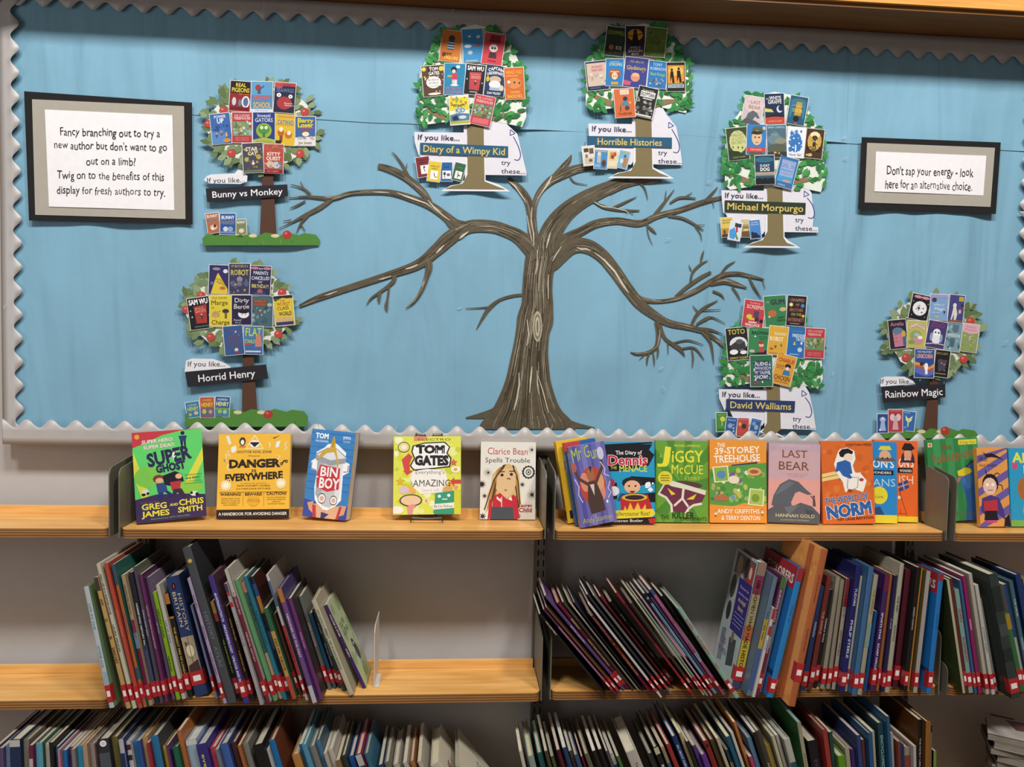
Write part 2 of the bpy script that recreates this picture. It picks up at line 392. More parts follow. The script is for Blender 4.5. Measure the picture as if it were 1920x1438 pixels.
shelf(BAY+G_, BAY+.62, 3, 0, 'lowest plywood shelf at the right, under the pile of magazines', lp=False, rp=False)
for i, (x, lab) in enumerate(((-BAY, 'dark slotted metal upright at the left, behind the green face-out book'), (0, 'dark slotted metal upright in the middle, between the two shelf bays'), (BAY, 'dark slotted metal upright on the right, behind the bracket by the green book'))):
    u = empty('shelf_upright', (x, WALL_Y, .05), lab, 'shelf upright', 'slotted uprights of the wall shelving')
    zt = 1.262
    b = MB(); W_ = .0135; d0, d1 = WALL_Y-.038, WALL_Y
    b.box((x-W_, d0+.002, .05), (x-W_+.0015, d1, zt), '4c463e'); b.box((x+W_-.0015, d0+.002, .05), (x+W_, d1, zt), '4c463e')
    b.box((x-W_+.0015, d0+.012, .05), (x+W_-.0015, d0+.013, zt), '15130f')
    cols = [-W_, -.0082, -.0052, .0052, .0082, W_]; z = .05
    for j in range(5):
        if j in (0, 2, 4): b.box((x+cols[j], d0, .05), (x+cols[j+1], d0+.002, zt), '544d44')
    zz = .06
    while zz < zt-.03:
        for j in (1, 3): b.box((x+cols[j], d0, zz+.016), (x+cols[j+1], d0+.002, min(zz+.026, zt)), '544d44')
        zz += .026
    b.build('channel', M_METAL, u, off=(x, WALL_Y, .05))
    for zs in (.5, 1.03):
        b = MB(); b.e = None
        P = [(x+.0035*math.cos(k), zs+.0035*math.sin(k)) for k in [i*math.pi/4 for i in range(8)]]
        b.prism(P, d0-.0015, d0, '2a2622'); b.build('screw', M_METAL, u, off=(x, WALL_Y, .05))
# ------------------------------------------------------------ painted tree on the paper
def on_paper(lay, extra=0.0):
    def fn(x, y, z):
        P = at(x, y, PY-.006); h = pap(P.x, P.z)
        P = at(x, y, PY-h-.0032-lay-z-extra); return P
    return fn
A_ = lambda P: [(500+x/2.614, 270+y/2.614, w_/2.614) for x, y, w_ in P]
B_ = lambda P: [(950+x/2.615, 270+y/2.615, w_/2.615) for x, y, w_ in P]
TO = at(1010, 795, PY-.008)
pt = empty('painted_tree', TO, 'large brown painted tree with bare branches on the blue paper', 'painting')
BARK = '5e5442'
def part_stroke(name, strokes, c, lay, label=None):
    b = MB(); a = Art(1, 1, on_paper(lay), b)
    for s in strokes: a.stroke(s, c, sub=8); a.L = 0
    return b.build(name, M_PAINT, pt, label, off=TO)
TRUNK = B_([(175,440,60),(172,500,120),(168,560,152),(155,640,146),(150,720,148),(150,790,156),(140,860,178),(128,920,166),(118,1000,172),(112,1060,188),(106,1160,222),(102,1250,285),(100,1310,350),(100,1360,440),(100,1398,480)])
part_stroke('trunk', [TRUNK], BARK, 0)
part_stroke('root', [B_([(20,1290,90),(-60,1318,50),(-130,1332,26),(-201,1342,5)])], BARK, .0001)
part_stroke('root', [B_([(20,1345,70),(-40,1368,30),(-80,1385,14),(-60,1398,8)])], BARK, .0001)
part_stroke('root', [B_([(200,1310,90),(270,1358,50),(340,1378,26),(432,1392,5)])], BARK, .0001)
BR = [[B_([(150,560,70),(110,500,82),(60,455,70),(10,430,62)])+A_([(1110,405,60),(1010,402,62),(950,425,64),(890,465,70),(830,520,60),(740,590,46),(600,640,34),(400,705,30),(250,755,28),(160,795,14)])],
 [A_([(1000,400,40),(930,398,58),(880,355,42),(800,300,38),(700,262,32),(600,236,26),(480,235,22),(400,243,20),(320,265,20),(200,258,12),(110,262,6)])],
 [A_([(810,300,20),(770,240,32),(700,175,34),(640,138,34),(580,115,30),(545,108,24)])],
 [A_([(700,170,16),(670,110,12),(635,60,8),(612,38,3)]),A_([(680,128,6),(689,95,3)])],
 [A_([(330,262,16),(260,312,22),(190,348,18),(120,385,8),(60,414,3)])],
 [A_([(205,345,14),(170,385,12),(145,436,3)]),A_([(165,390,8),(188,426,4)]),A_([(120,372,7),(80,378,3)])],
 [A_([(215,250,14),(180,218,10),(118,198,4)]),A_([(186,225,6),(165,183,4)]),A_([(190,278,8),(150,300,10),(112,316,3)])],
 [A_([(775,555,50),(795,600,36),(780,660,22),(760,715,18),(725,770,12),(682,806,3)])],
 [A_([(628,642,20),(622,670,20),(590,700,16),(540,735,12),(510,758,10),(490,788,3)]),A_([(562,715,8),(550,750,16),(552,780,6)]),A_([(600,700,10),(592,760,10),(586,795,18),(590,822,3)])],
 [A_([(1256,738,12),(1200,745,14),(1140,765,14),(1090,805,20),(1060,850,14),(1028,908,3)]),A_([(1100,798,8),(1040,803,6),(975,806,3)])],
 [B_([(150,520,60),(128,430,48),(122,350,44),(105,280,40),(70,225,34),(30,190,26),(8,165,14)])],
 [B_([(130,350,30),(138,290,28),(165,230,30),(215,180,40),(280,145,46),(350,120,40),(432,108,34)])],
 [B_([(235,165,36),(280,110,30),(305,80,22),(318,52,4)]),B_([(310,160,8),(335,188,6),(396,200,3)])],
 [B_([(200,560,100),(195,500,96),(215,440,108),(250,380,100),(300,325,88),(370,275,78),(450,235,70),(530,200,58),(600,165,40)])],
 [B_([(500,235,30),(570,205,26),(640,185,26),(700,184,20),(757,182,12)]),B_([(655,192,8),(678,220,8),(692,272,3)])],
 [B_([(425,280,10),(470,305,16),(520,318,14),(580,325,12),(652,326,6)]),B_([(520,312,10),(570,290,12),(638,258,3)]),B_([(590,320,6),(622,346,3)])],
 [B_([(235,510,60),(290,465,52),(360,430,44),(440,390,40),(540,376,34),(650,388,32),(740,352,28),(850,322,24),(960,285,24),(1056,262,16)])],
 [B_([(715,358,14),(755,310,16),(790,265,10),(822,222,3)]),B_([(775,285,8),(782,228,3)]),B_([(800,290,8),(850,262,12),(928,266,6)]),B_([(870,262,8),(910,238,3)])],
 [B_([(965,282,8),(1005,245,12),(1035,210,4)]),B_([(1010,272,6),(1016,312,3)])],
 [B_([(790,352,12),(860,362,12),(920,392,10),(965,422,5)]),B_([(925,400,8),(950,440,6),(956,474,3)]),B_([(920,398,5),(972,396,3)])],
 [B_([(685,395,6),(712,420,14),(735,442,3)]),B_([(688,398,6),(696,450,5),(716,496,2)])],
 [B_([(190,625,30),(222,585,78),(262,532,98),(330,498,74),(400,502,70),(470,548,64),(530,620,60),(590,705,56),(650,780,52),(720,835,42),(790,875,34),(880,895,28),(960,915,22),(1030,960,18),(1076,1006,14)])],
 [B_([(620,735,20),(680,765,22),(760,770,18),(840,755,20),(920,722,24),(1000,675,26),(1060,642,22),(1130,635,20),(1190,645,14),(1262,665,8)])],
 [B_([(1255,665,5),(1267,708,3)]),B_([(1000,685,20),(1070,672,26),(1120,685,24),(1178,705,6)]),B_([(1105,700,8),(1130,735,10),(1147,770,3)]),B_([(1185,645,6),(1212,700,12),(1250,758,3)])],
 [B_([(1045,645,10),(1080,600,12),(1122,574,3)]),B_([(825,750,12),(885,700,18),(950,655,18),(1002,628,14)]),B_([(900,690,8),(912,630,12),(950,590,12),(988,570,3)]),B_([(950,585,5),(958,550,12),(967,522,3)]),B_([(905,620,8),(893,592,3)])],
 [B_([(1010,720,10),(1050,738,10),(1068,762,3)])],
 [B_([(905,890,12),(930,840,16),(970,802,14),(1036,766,4)]),B_([(935,820,8),(912,792,3)]),B_([(955,815,8),(1050,812,3)]),B_([(930,885,10),(975,858,16),(1010,850,8),(1072,880,3)])],
 [B_([(950,905,14),(1005,912,12),(1062,934,3)]),B_([(960,925,8),(1000,975,14),(1016,1078,3)])],
 [B_([(735,870,24),(745,930,24),(735,990,20),(700,1020,18),(640,1030,12),(605,1020,3)]),B_([(705,1020,6),(690,1050,10),(688,1086,3)]),B_([(715,1010,6),(722,1050,8),(724,1088,3)]),B_([(740,985,8),(742,1020,10),(738,1052,3)]),B_([(680,1030,6),(650,1058,3)])],
 [B_([(750,885,20),(775,950,16),(820,985,18),(850,1005,20),(874,1040,4)]),B_([(820,975,8),(890,962,8),(965,985,3)]),B_([(850,1005,8),(920,1000,10),(968,1058,4)]),B_([(908,1005,6),(914,1050,8),(910,1096,3)]),B_([(790,970,6),(792,1030,3)])]]
for i, s in enumerate(BR): part_stroke('branch', s, BARK, .0001+.0001*(i % 4))
rs = random.Random(11)
def shade(c, k): return ''.join('%02x' % int(max(0, min(255, int(c[i:i+2], 16)*k))) for i in (0, 2, 4))
def along(S, n, c, wmin, wmax, l0, l1, spread=.42):
    out = []
    for _ in range(n):
        i = rs.randrange(0, len(S)-1); t0 = rs.random(); P = []
        off = rs.uniform(-spread, spread); k = i+t0; ln = rs.uniform(l0, l1)
        steps = 5
        tot = 0; pts = []
        kk = k
        while tot < ln and kk < len(S)-1.001:
            j = int(kk); f = kk-j; a, b2 = S[j], S[j+1]
            x, y, w_ = (a[q]+(b2[q]-a[q])*f for q in range(3)); dx, dy = b2[0]-a[0], b2[1]-a[1]; d = math.hypot(dx, dy)
            pts.append((x-dy/d*w_*off, y+dx/d*w_*off)); step = 6; tot += step; kk += step/d
        if len(pts) < 3: continue
        m_ = len(pts)-1; wd = rs.uniform(wmin, wmax)
        out.append([(x, y, max(.35, wd*math.sin(math.pi*(q+.15)/(m_+.3)))) for q, (x, y) in enumerate(pts)])
    return out
def hl(name, S, c, lay, lab):
    b = MB(); a = Art(1, 1, on_paper(lay), b)
    for s in S: a.stroke(s, c); a.L = 0
    q = b.build(name, M_PAINT, pt, lab, off=TO); q['kind'] = 'stuff'
MAIN = [s for g in BR for s in g if max(p[2] for p in s) > 9]
S1, S2, S3, S4 = [], [], [], []
S1 += along(TRUNK, 70, 0, .8, 2.4, 40, 130); S3 += along(TRUNK, 60, 0, 1.2, 3.2, 50, 150); S2 += along(TRUNK, 30, 0, .6, 1.3, 20, 70)
for s in MAIN:
    n = int(len(s)*1.6); S1 += along(s, n, 0, .8, 2.2, 18, 60, .36); S3 += along(s, n, 0, .8, 2.0, 20, 60, .36); S2 += along(s, max(1, n//3), 0, .6, 1.4, 12, 40, .34)
hl('bark_shadow_streaks', S3, '453c2e', .0007, 'dark brown brush streaks along the bark')
hl('bark_mid_streaks', S1, '857a66', .0009, 'grey-brown brush streaks along the bark')
hl('bark_light_streaks', S2, 'b5ab98', .0011, 'pale brush streaks along the bark')
W1 = [B_([(215,435,3),(205,470,9),(195,510,3)]),B_([(270,500,3),(240,545,6),(225,575,3)]),B_([(345,508,4),(365,515,9),(390,514,8),(412,524,3)]),B_([(430,530,3),(480,570,9),(530,625,10),(570,690,10),(598,730,3)]),
 B_([(430,285,4),(470,306,6),(520,312,4),(580,325,5),(600,338,2)]),B_([(222,155,4),(205,190,12),(178,230,6),(150,270,3)]),B_([(10,182,3),(40,205,8),(85,270,5),(95,290,2)]),B_([(125,310,3),(120,370,5),(132,440,6),(133,500,3)]),B_([(100,350,3),(112,420,5),(125,480,3)]),
 B_([(60,1120,3),(62,1180,8),(50,1250,7),(36,1305,4)]),B_([(125,1090,3),(118,1150,9),(112,1220,3)]),B_([(150,1110,3),(152,1180,5),(158,1230,2)]),B_([(155,1140,3),(180,1220,6),(205,1320,3)]),B_([(205,640,3),(203,690,6),(205,760,3)]),B_([(150,520,3),(150,600,5),(140,640,2)]),B_([(100,860,3),(108,930,6),(98,990,3)]),
 A_([(990,428,3),(960,450,12),(945,465,4)]),A_([(870,495,3),(850,515,10),(830,535,4)]),A_([(740,590,4),(710,605,10),(680,612,4)]),A_([(610,648,3),(570,660,8),(550,664,3)]),A_([(345,722,3),(310,735,7),(285,742,3)]),A_([(790,275,4),(820,310,8),(870,355,5),(900,375,3)]),A_([(640,240,3),(700,262,9),(780,290,6),(810,310,3)]),A_([(520,235,3),(560,236,6),(600,238,3)])]
hl('bark_highlights', W1, 'cfc6b4', .0014, 'cream highlight strokes on the bark')
b = MB(); a = Art(1, 1, on_paper(.0016), b)
for k, (rx, ry, c) in enumerate(((23, 76, 'b3a993'), (17, 62, '857a62'), (11, 48, 'c3baa5'), (5, 34, '7a6e56'))):
    a.e(950+151/2.615, 270+895/2.615, rx/2.615, ry/2.615, c, n=20)
b.build('knot', M_PAINT, pt, 'pale oval knot in the middle of the trunk', off=TO)
PY0 = PY; PY = PY-.0035      # cut-outs are stapled over the crests of the paper
# ------------------------------------------------------------ text signs
def wavy(fn_y):  return lambda x, y, z: at(x, y, PY-fn_y-z)
def sign(name, label, quads, lines, jit=.6):
    cx = sum(p[0] for p in quads[0][0])/4; cy = sum(p[1] for p in quads[0][0])/4
    o = at(cx, cy, PY-.012); s = empty(name, o, label, 'notice')
    for i, (q, c, part, lab) in enumerate(quads):
        b = MB(); y = PY-.0115-.0012*i; n = 10; V = []
        for j in range(n+1):
            for k in range(n+1):
                u, v = k/n, j/n
                x_ = (q[0][0]*(1-u)+q[1][0]*u)*(1-v)+(q[3][0]*(1-u)+q[2][0]*u)*v; y_ = (q[0][1]*(1-u)+q[1][1]*u)*(1-v)+(q[3][1]*(1-u)+q[2][1]*u)*v
                P = at(x_, y_, y-.0006*math.sin(5*u+i)*math.sin(4*v+1)-.0006*((k*7+j*5) % 3 == 0)*(i == 0 and (j in (0, n) or k in (0, n)))); V.append(tuple(P))
        b.faces(V, [(j*(n+1)+k, (j+1)*(n+1)+k, (j+1)*(n+1)+k+1, j*(n+1)+k+1) for j in range(n) for k in range(n)], c)
        m_ = b.build(part, M_MATTE, s, lab, off=o); md = m_.modifiers.new('card', 'SOLIDIFY'); md.thickness = .0005
    b = MB(); a = Art(1, 1, lambda x, y, z: at(x, y, PY-.0115-.0012*2-.0007-z), b)
    for text, cx, cy, w_, h_, rot in lines: a.t(text, cx, cy, w_, h_, '16161a', rot=rot, bold=-.004, jit=jit); a.L = 0
    b.build('lettering', M_MATTE, s, 'black spiky handwritten-style lettering', off=o)
T3 = lambda *P: [(x/3, y/3) for x, y in P]
sign('paper_sign', 'larger black-framed notice with five lines of text at far left', [
 (T3((135,513),(1080,577),(1083,1262),(163,1240)), '1c1b1c', 'black_card', None), (T3((180,558),(1035,597),(1043,1232),(198,1208)), 'aaa498', 'grey_card', 'silver-grey mount card'), (T3((252,616),(970,648),(980,1182),(275,1162)), 'efecee', 'text_sheet', 'white paper sheet')],
 [('Fancy branching out to try a',206,247.5,189,15.5,1.2),("new author but don't want to go",207,273,213,15.5,1.2),('out on a limb?',208,301.5,94,15.5,.8),('Twig on to the benefits of this',207.5,329,202,15.5,1.2),('display for fresh authors to try.',208,357.5,205,15.5,1.2)])
T4 = lambda *P: [(1450+x/2.996, y/2.996) for x, y in P]
sign('paper_sign', 'smaller black-framed notice with two lines of text at right', [
 (T4((497,770),(1278,800),(1250,1202),(478,1175)), '1c1b1c', 'black_card', None), (T4((527,802),(1245,830),(1220,1162),(513,1137)), 'aaa498', 'grey_card', 'silver-grey mount card'), (T4((577,851),(1197,875),(1180,1098),(568,1075)), 'efecee', 'text_sheet', 'white paper sheet')],
 [("Don't sap your energy - look",1743.5,320.5,163,17,1.6),('here for an alternative choice.',1741.5,346.5,164,17,1.6)])
# ------------------------------------------------------------ paper trees with cover pictures
def leafpoly(cx, cy, L, W_, an):
    ca, sa = math.cos(an), math.sin(an)
    return [(cx+(t*L)*ca-(u*W_)*sa, cy+(t*L)*sa+(u*W_)*ca) for t, u in ((-.5,0),(-.25,.38),(.1,.5),(.5,0),(.1,-.5),(-.25,-.38))]
CN = 0
def card(parent, o, k, spec):
    cx, cy, w_, h_, rot, lab, ops = spec
    d0 = .0160+.0007*(k % 3)+(.0012 if k > 7 else 0); d0 = d0 if k < 10 else .0134+.0005*(k % 3); an = R_(rot); ca, sa = math.cos(an), math.sin(an)
    cv = .0006*(1 if k % 2 else -1)
    def fn(x, y, z):
        X, Y = x-w_/2, y-h_/2; bend = cv*(2*X/w_)
        return at(cx+X*ca-Y*sa, cy+X*sa+Y*ca, PY-d0+bend-z)
    b = MB()
    for j in range(5):
        x0, x1 = -1+(w_+2)*j/5, -1+(w_+2)*(j+1)/5
        q4 = [fn(x0,-1,-.0003), fn(x0,h_+1,-.0003), fn(x1,h_+1,-.0003), fn(x1,-1,-.0003)]; b.face(q4, 'e4e2e0'); b.face([p+Vector((0,.0006,0)) for p in q4][::-1], 'e4e2e0')
    for xa, xb, ya, yb in ((-1,-1,-1,h_+1),(w_+1,w_+1,-1,h_+1)):
        p, q = fn(xa,ya,-.0003), fn(xb,yb,-.0003); b.face([p, q, q+Vector((0,.0006,0)), p+Vector((0,.0006,0))], 'e4e2e0')
    a = Art(w_, h_, fn, b, seed=k*3+int(cx)); a.clip = True
    toks = ops.split(';'); bg = toks[0].strip()[1:].strip()
    for j in range(5): a.r(j/5, 0, (j+1)/5, 1, bg); a.L -= 1
    a.L += 12; a.run(';'.join(toks[1:]))
    return b.build('cover_picture', M_MATTE, parent, lab, off=o)
def polyart(name, parent, o, polys, depth, mat=None, label=None, thick=True):
    b = MB(); a = Art(1, 1, lambda x, y, z: at(x, y, PY-depth-z), b)
    for q_, (pts, c) in enumerate(polys):
        a.L = q_*.35; a.put(pts, c)
    m_ = b.build(name, mat or M_MATTE, parent, label, off=o)
    if thick: md = m_.modifiers.new('card', 'SOLIDIFY'); md.thickness = .0004; md.offset = -1
    return m_
def blob(cx, cy, rx, ry, n, rs, k=.08):
    return [(cx+rx*(1+rs.uniform(-k, k))*math.cos(-6.2832*i/n), cy+ry*(1+rs.uniform(-k, k))*math.sin(-6.2832*i/n)) for i in range(n)]
def textart(name, parent, o, items, depth, label=None):
    b = MB(); a = Art(1, 1, lambda x, y, z: at(x, y, PY-depth-z), b)
    for text, cx, cy, w_, h_, c, rot, bold in items: a.t(text, cx, cy, w_, h_, c, rot=rot, bold=bold); a.L = 0
    return b.build(name, M_MATTE, parent, label, off=o)
def apple_tree(label, seed, can, trunk, grass, apples, strip, stext, cap, captext, cards, small, ground):
    rs = random.Random(seed); cx, cy, rx, ry = can; o = at((trunk[2][0]+trunk[3][0])/2, trunk[2][1], PY-.012)
    t = empty('paper_tree', o, label, 'paper cutout', 'cut-out paper trees with small cover pictures')
    polyart('trunk', t, o, [(trunk, '54382c')], .0118)
    x0, x1, y0, y1 = grass
    G = [(x0, y0+8), (x0+3, y1), (x1-2, y1), (x1, y0+11), (x1-8, y0+1), (x1-30, y0-2)]+[(x1-30-(x1-x0-32)*i/18, y0+3*math.sin(i*1.7)-(1 if i % 2 else 0)) for i in range(1, 18)]
    polyart('grass', t, o, [(G[::-1], '4f8238')]+[([(x, y1-rs.uniform(2, 12)), (x+1.2, y1-1), (x+2.4, y1-rs.uniform(2, 10))], rs.choice(('6c9a48', '3c6a2c', '5d9140'))) for x in [rs.uniform(x0+3, x1-6) for _ in range(70)]], .0127, label='strip of green grass paper')
    polyart('stones', t, o, [(blob(x0+q*(x1-x0), y0+3, 8, 3.5, 9, rs), 'd6c79a') for q in (.32, .43, .62)], .0131, label='cream stones drawn at the trunk foot')
    # crown: white gaps under many olive leaves
    polyart('crown_sheet', t, o, [(blob(cx, cy, rx*.84, ry*.84, 40, rs, .05), 'dcdcd2')], .0125)
    L = []
    for i in range(190):
        a_ = rs.uniform(0, 6.283); r = rs.uniform(.60, .98) if i < 140 else rs.uniform(.1, .7)
        x, y = cx+rx*r*math.cos(a_), cy+ry*r*math.sin(a_)
        L.append((leafpoly(x, y, rs.uniform(17, 24), rs.uniform(9, 13), a_+rs.uniform(-.9, .9)), rs.choice(('7d8f68', '687c52', '8c9c78', '5d7048', '73865c'))))
    f = polyart('foliage', t, o, L, .0135, label='olive green paper leaves', thick=False); f['kind'] = 'stuff'
    for x, y in apples:
        polyart('apple', t, o, [(blob(x, y, 8, 7.4, 14, rs, .04), 'b8433e'), (blob(x-2, y-2, 2.6, 2.2, 8, rs), 'd27a70')], .0148, label='red apple', thick=False)
    polyart('fallen_apple', t, o, [(blob(*ground, 8.6, 8, 14, rs, .04), 'a83a34'), (blob(ground[0]-2, ground[1]-2.5, 3, 2.4, 8, rs), 'c56a60')], .0134, label='red apple lying on the grass', thick=False)
    polyart('caption_paper', t, o, [(cap, 'e2e1e4')], .0142, label='torn white caption paper')
    textart('caption', t, o, [(captext[0], *captext[1:5], '4a4650', captext[5], .002)], .0146)
    polyart('name_strip', t, o, [(strip[::-1], '26242b')], .0150, label='near-black name strip')
    sx = sum(p[0] for p in strip)/4; sy = sum(p[1] for p in strip)/4; rot = math.degrees(math.atan2(strip[1][1]-strip[0][1], strip[1][0]-strip[0][0]))
    textart('name_lettering', t, o, [(stext[0], sx+stext[3], sy, stext[1], stext[2], 'ecebee', rot, .012)], .0154, label='white name lettering')
    for k, c in enumerate(cards+small): card(t, o, k, c)
    return t
def green_tree(label, seed, can, tx, strip, scol, stext, iyl, wing, base, tries, arrow, cards, small):
    rs = random.Random(seed); x0, x1, y0, y1 = can; o = at(tx, base[2], PY-.012)
    t = empty('paper_tree', o, label, 'paper cutout', 'cut-out paper trees with small cover pictures')
    sx0, sy0 = strip[0]; sxb, syb = strip[3]; h = 13*(strip[1][0]-strip[0][0])/150
    tw = h+1.2
    left = [(tx-tw-6, iyl[1]-22), (tx-tw-6, iyl[1]-9), (iyl[0]-iyl[2]/2-6, iyl[1]-10), (iyl[0]-iyl[2]/2-5, sy0-1), (sxb-3, syb+2), (sxb+2, base[2]-62), (sxb+18, base[2]-28), (tx-tw-8, base[2]-24), (tx-tw, base[2]-36)]
    polyart('white_backing', t, o, [((left+[(tx, base[2]-30), (tx, iyl[1]-24)]), 'dedce4')], .0105, label='white paper left of the trunk')
    polyart('white_backing', t, o, [([(tx, wing[0][1])]+wing[::-1]+[] if False else [(tx, wing[0][1]-2)]+wing+[(tx, wing[-1][1])], 'dedce4')], .0111, label='white paper right of the trunk')
    bx0, bx1, by = base
    P = [(bx0-4, by+1), (bx1+4, by+2), (bx1-18, by-11), (tx+tw+4, by-19), (tx+tw+3, by-60), (tx-tw-3, by-60), (tx-tw-4, by-20), (tx-tw-14, by-12), (bx0+14, by-9)]
    polyart('trunk_outline', t, o, [(P[::-1], 'e6e5ea')], .0114)
    P = [(bx0+4, by-3), (bx1-6, by-2), (bx1-22, by-8), (tx+tw+2, by-17), (tx+tw, y1-6), (tx-tw, y1-6), (tx-tw+1, iyl[1]), (tx-tw+1, by-30), (tx-tw-8, by-13), (bx0+16, by-8)]
    polyart('trunk', t, o, [(P[::-1], '7f7250')], .0121)
    W = [(x0+8, y1-12), (x0+18, y1-2), (tx-20, y1-12), (tx+20, y1-12), (x1-14, y1+2), (x1-6, y1-18), (x1-10, (y0+y1)/2), (x1-34, y0+45), (tx+40, y0+14), (tx, y0+6), (tx-48, y0+18), (x0+28, y0+55), (x0+9, (y0+y1)/2)]
    polyart('crown_sheet', t, o, [(W[::-1] if False else W, 'dde4d8')], .0120)
    polyart('bough', t, o, [([(x0+18, y1-30), (x0+24, y1-34), (x0+55, y1-22), (tx-20, y1-16), (tx-20, y1-6), (x0+48, y1-12)][::-1], '8a7456')], .0130, label='brown bough in the crown')
    polyart('bough', t, o, [([(tx+20, y1-22), (x1-50, y1-24), (x1-14, y1-24), (x1-50, y1-14), (tx+20, y1-8)][::-1], '8a7456')], .0130, label='brown bough in the crown')
    L = []; m_ = (x0+x1)/2
    for i in range(270):
        v = rs.random()**.8; y = y0+8+(y1-y0-10)*v
        hw = (x1-x0)/2*(.50+.60*min(1, v*1.7)) if v < .45 else (x1-x0)/2*.97
        hw = min(hw, (x1-x0)/2*.97); u = rs.choice((-1, 1))*rs.uniform(.35, 1) if v < .8 else rs.uniform(-1, 1)
        if v > .9 and abs(u) < .35: continue
        x = m_+hw*u
        L.append((leafpoly(x, y, rs.uniform(14, 20), rs.uniform(7, 9.5), rs.uniform(-.9, .5)-(1.57 if rs.random() < .4 else .3)+ (0 if u > 0 else -.8)), rs.choice(('3d8a48', '2f7a3e', '4a9a52', '37824a', '2c6e3a'))))
    f = polyart('foliage', t, o, L, .0138, label='bright green paper leaves', thick=False); f['kind'] = 'stuff'
    polyart('name_strip', t, o, [(strip[::-1], scol)], .0134, label='dark name strip')
    rot = math.degrees(math.atan2(strip[1][1]-strip[0][1], strip[1][0]-strip[0][0])); sx = sum(p[0] for p in strip)/4; sy = sum(p[1] for p in strip)/4
    textart('name_lettering', t, o, [(stext[0], sx, sy, stext[1], stext[2], 'd9c06a', rot, .022)], .0138, label='yellow name lettering')
    textart('caption', t, o, [('If you like...', iyl[0], iyl[1], iyl[2], 10, '2c2f4c', 1.5, .012)]+[(s_, x, y, w_, 9.5, '2c2f4c', 1.5, .014) for s_, x, y, w_ in tries], .0117, label='dark blue caption lettering')
    b = MB(); a = Art(1, 1, lambda x, y, z: at(x, y, PY-.0117-z), b)
    ax, ay, bx, by_ = arrow     # head top, tail
    a.stroke([(bx-11, by_, 1.6), (bx-3, by_+1, 1.8), (bx+1, by_-8, 1.8), (bx-3, by_-24, 1.8), (ax+1.5, ay+9, 1.6)], '3c4a8c', sub=6)
    for p, q in (((ax-4, ay-4), (ax+5, ay+3)), ((ax+5, ay+3), (ax-4.5, ay+7)), ((ax-4.5, ay+7), (ax-4, ay-4))): a.stroke([(*p, 1.5), (*q, 1.5)], '3c4a8c')
    b.build('arrow', M_MATTE, t, 'blue curved arrow with open head', off=o)
    for k, c in enumerate(cards+small): card(t, o, k, c)
    return t
WS = '-'
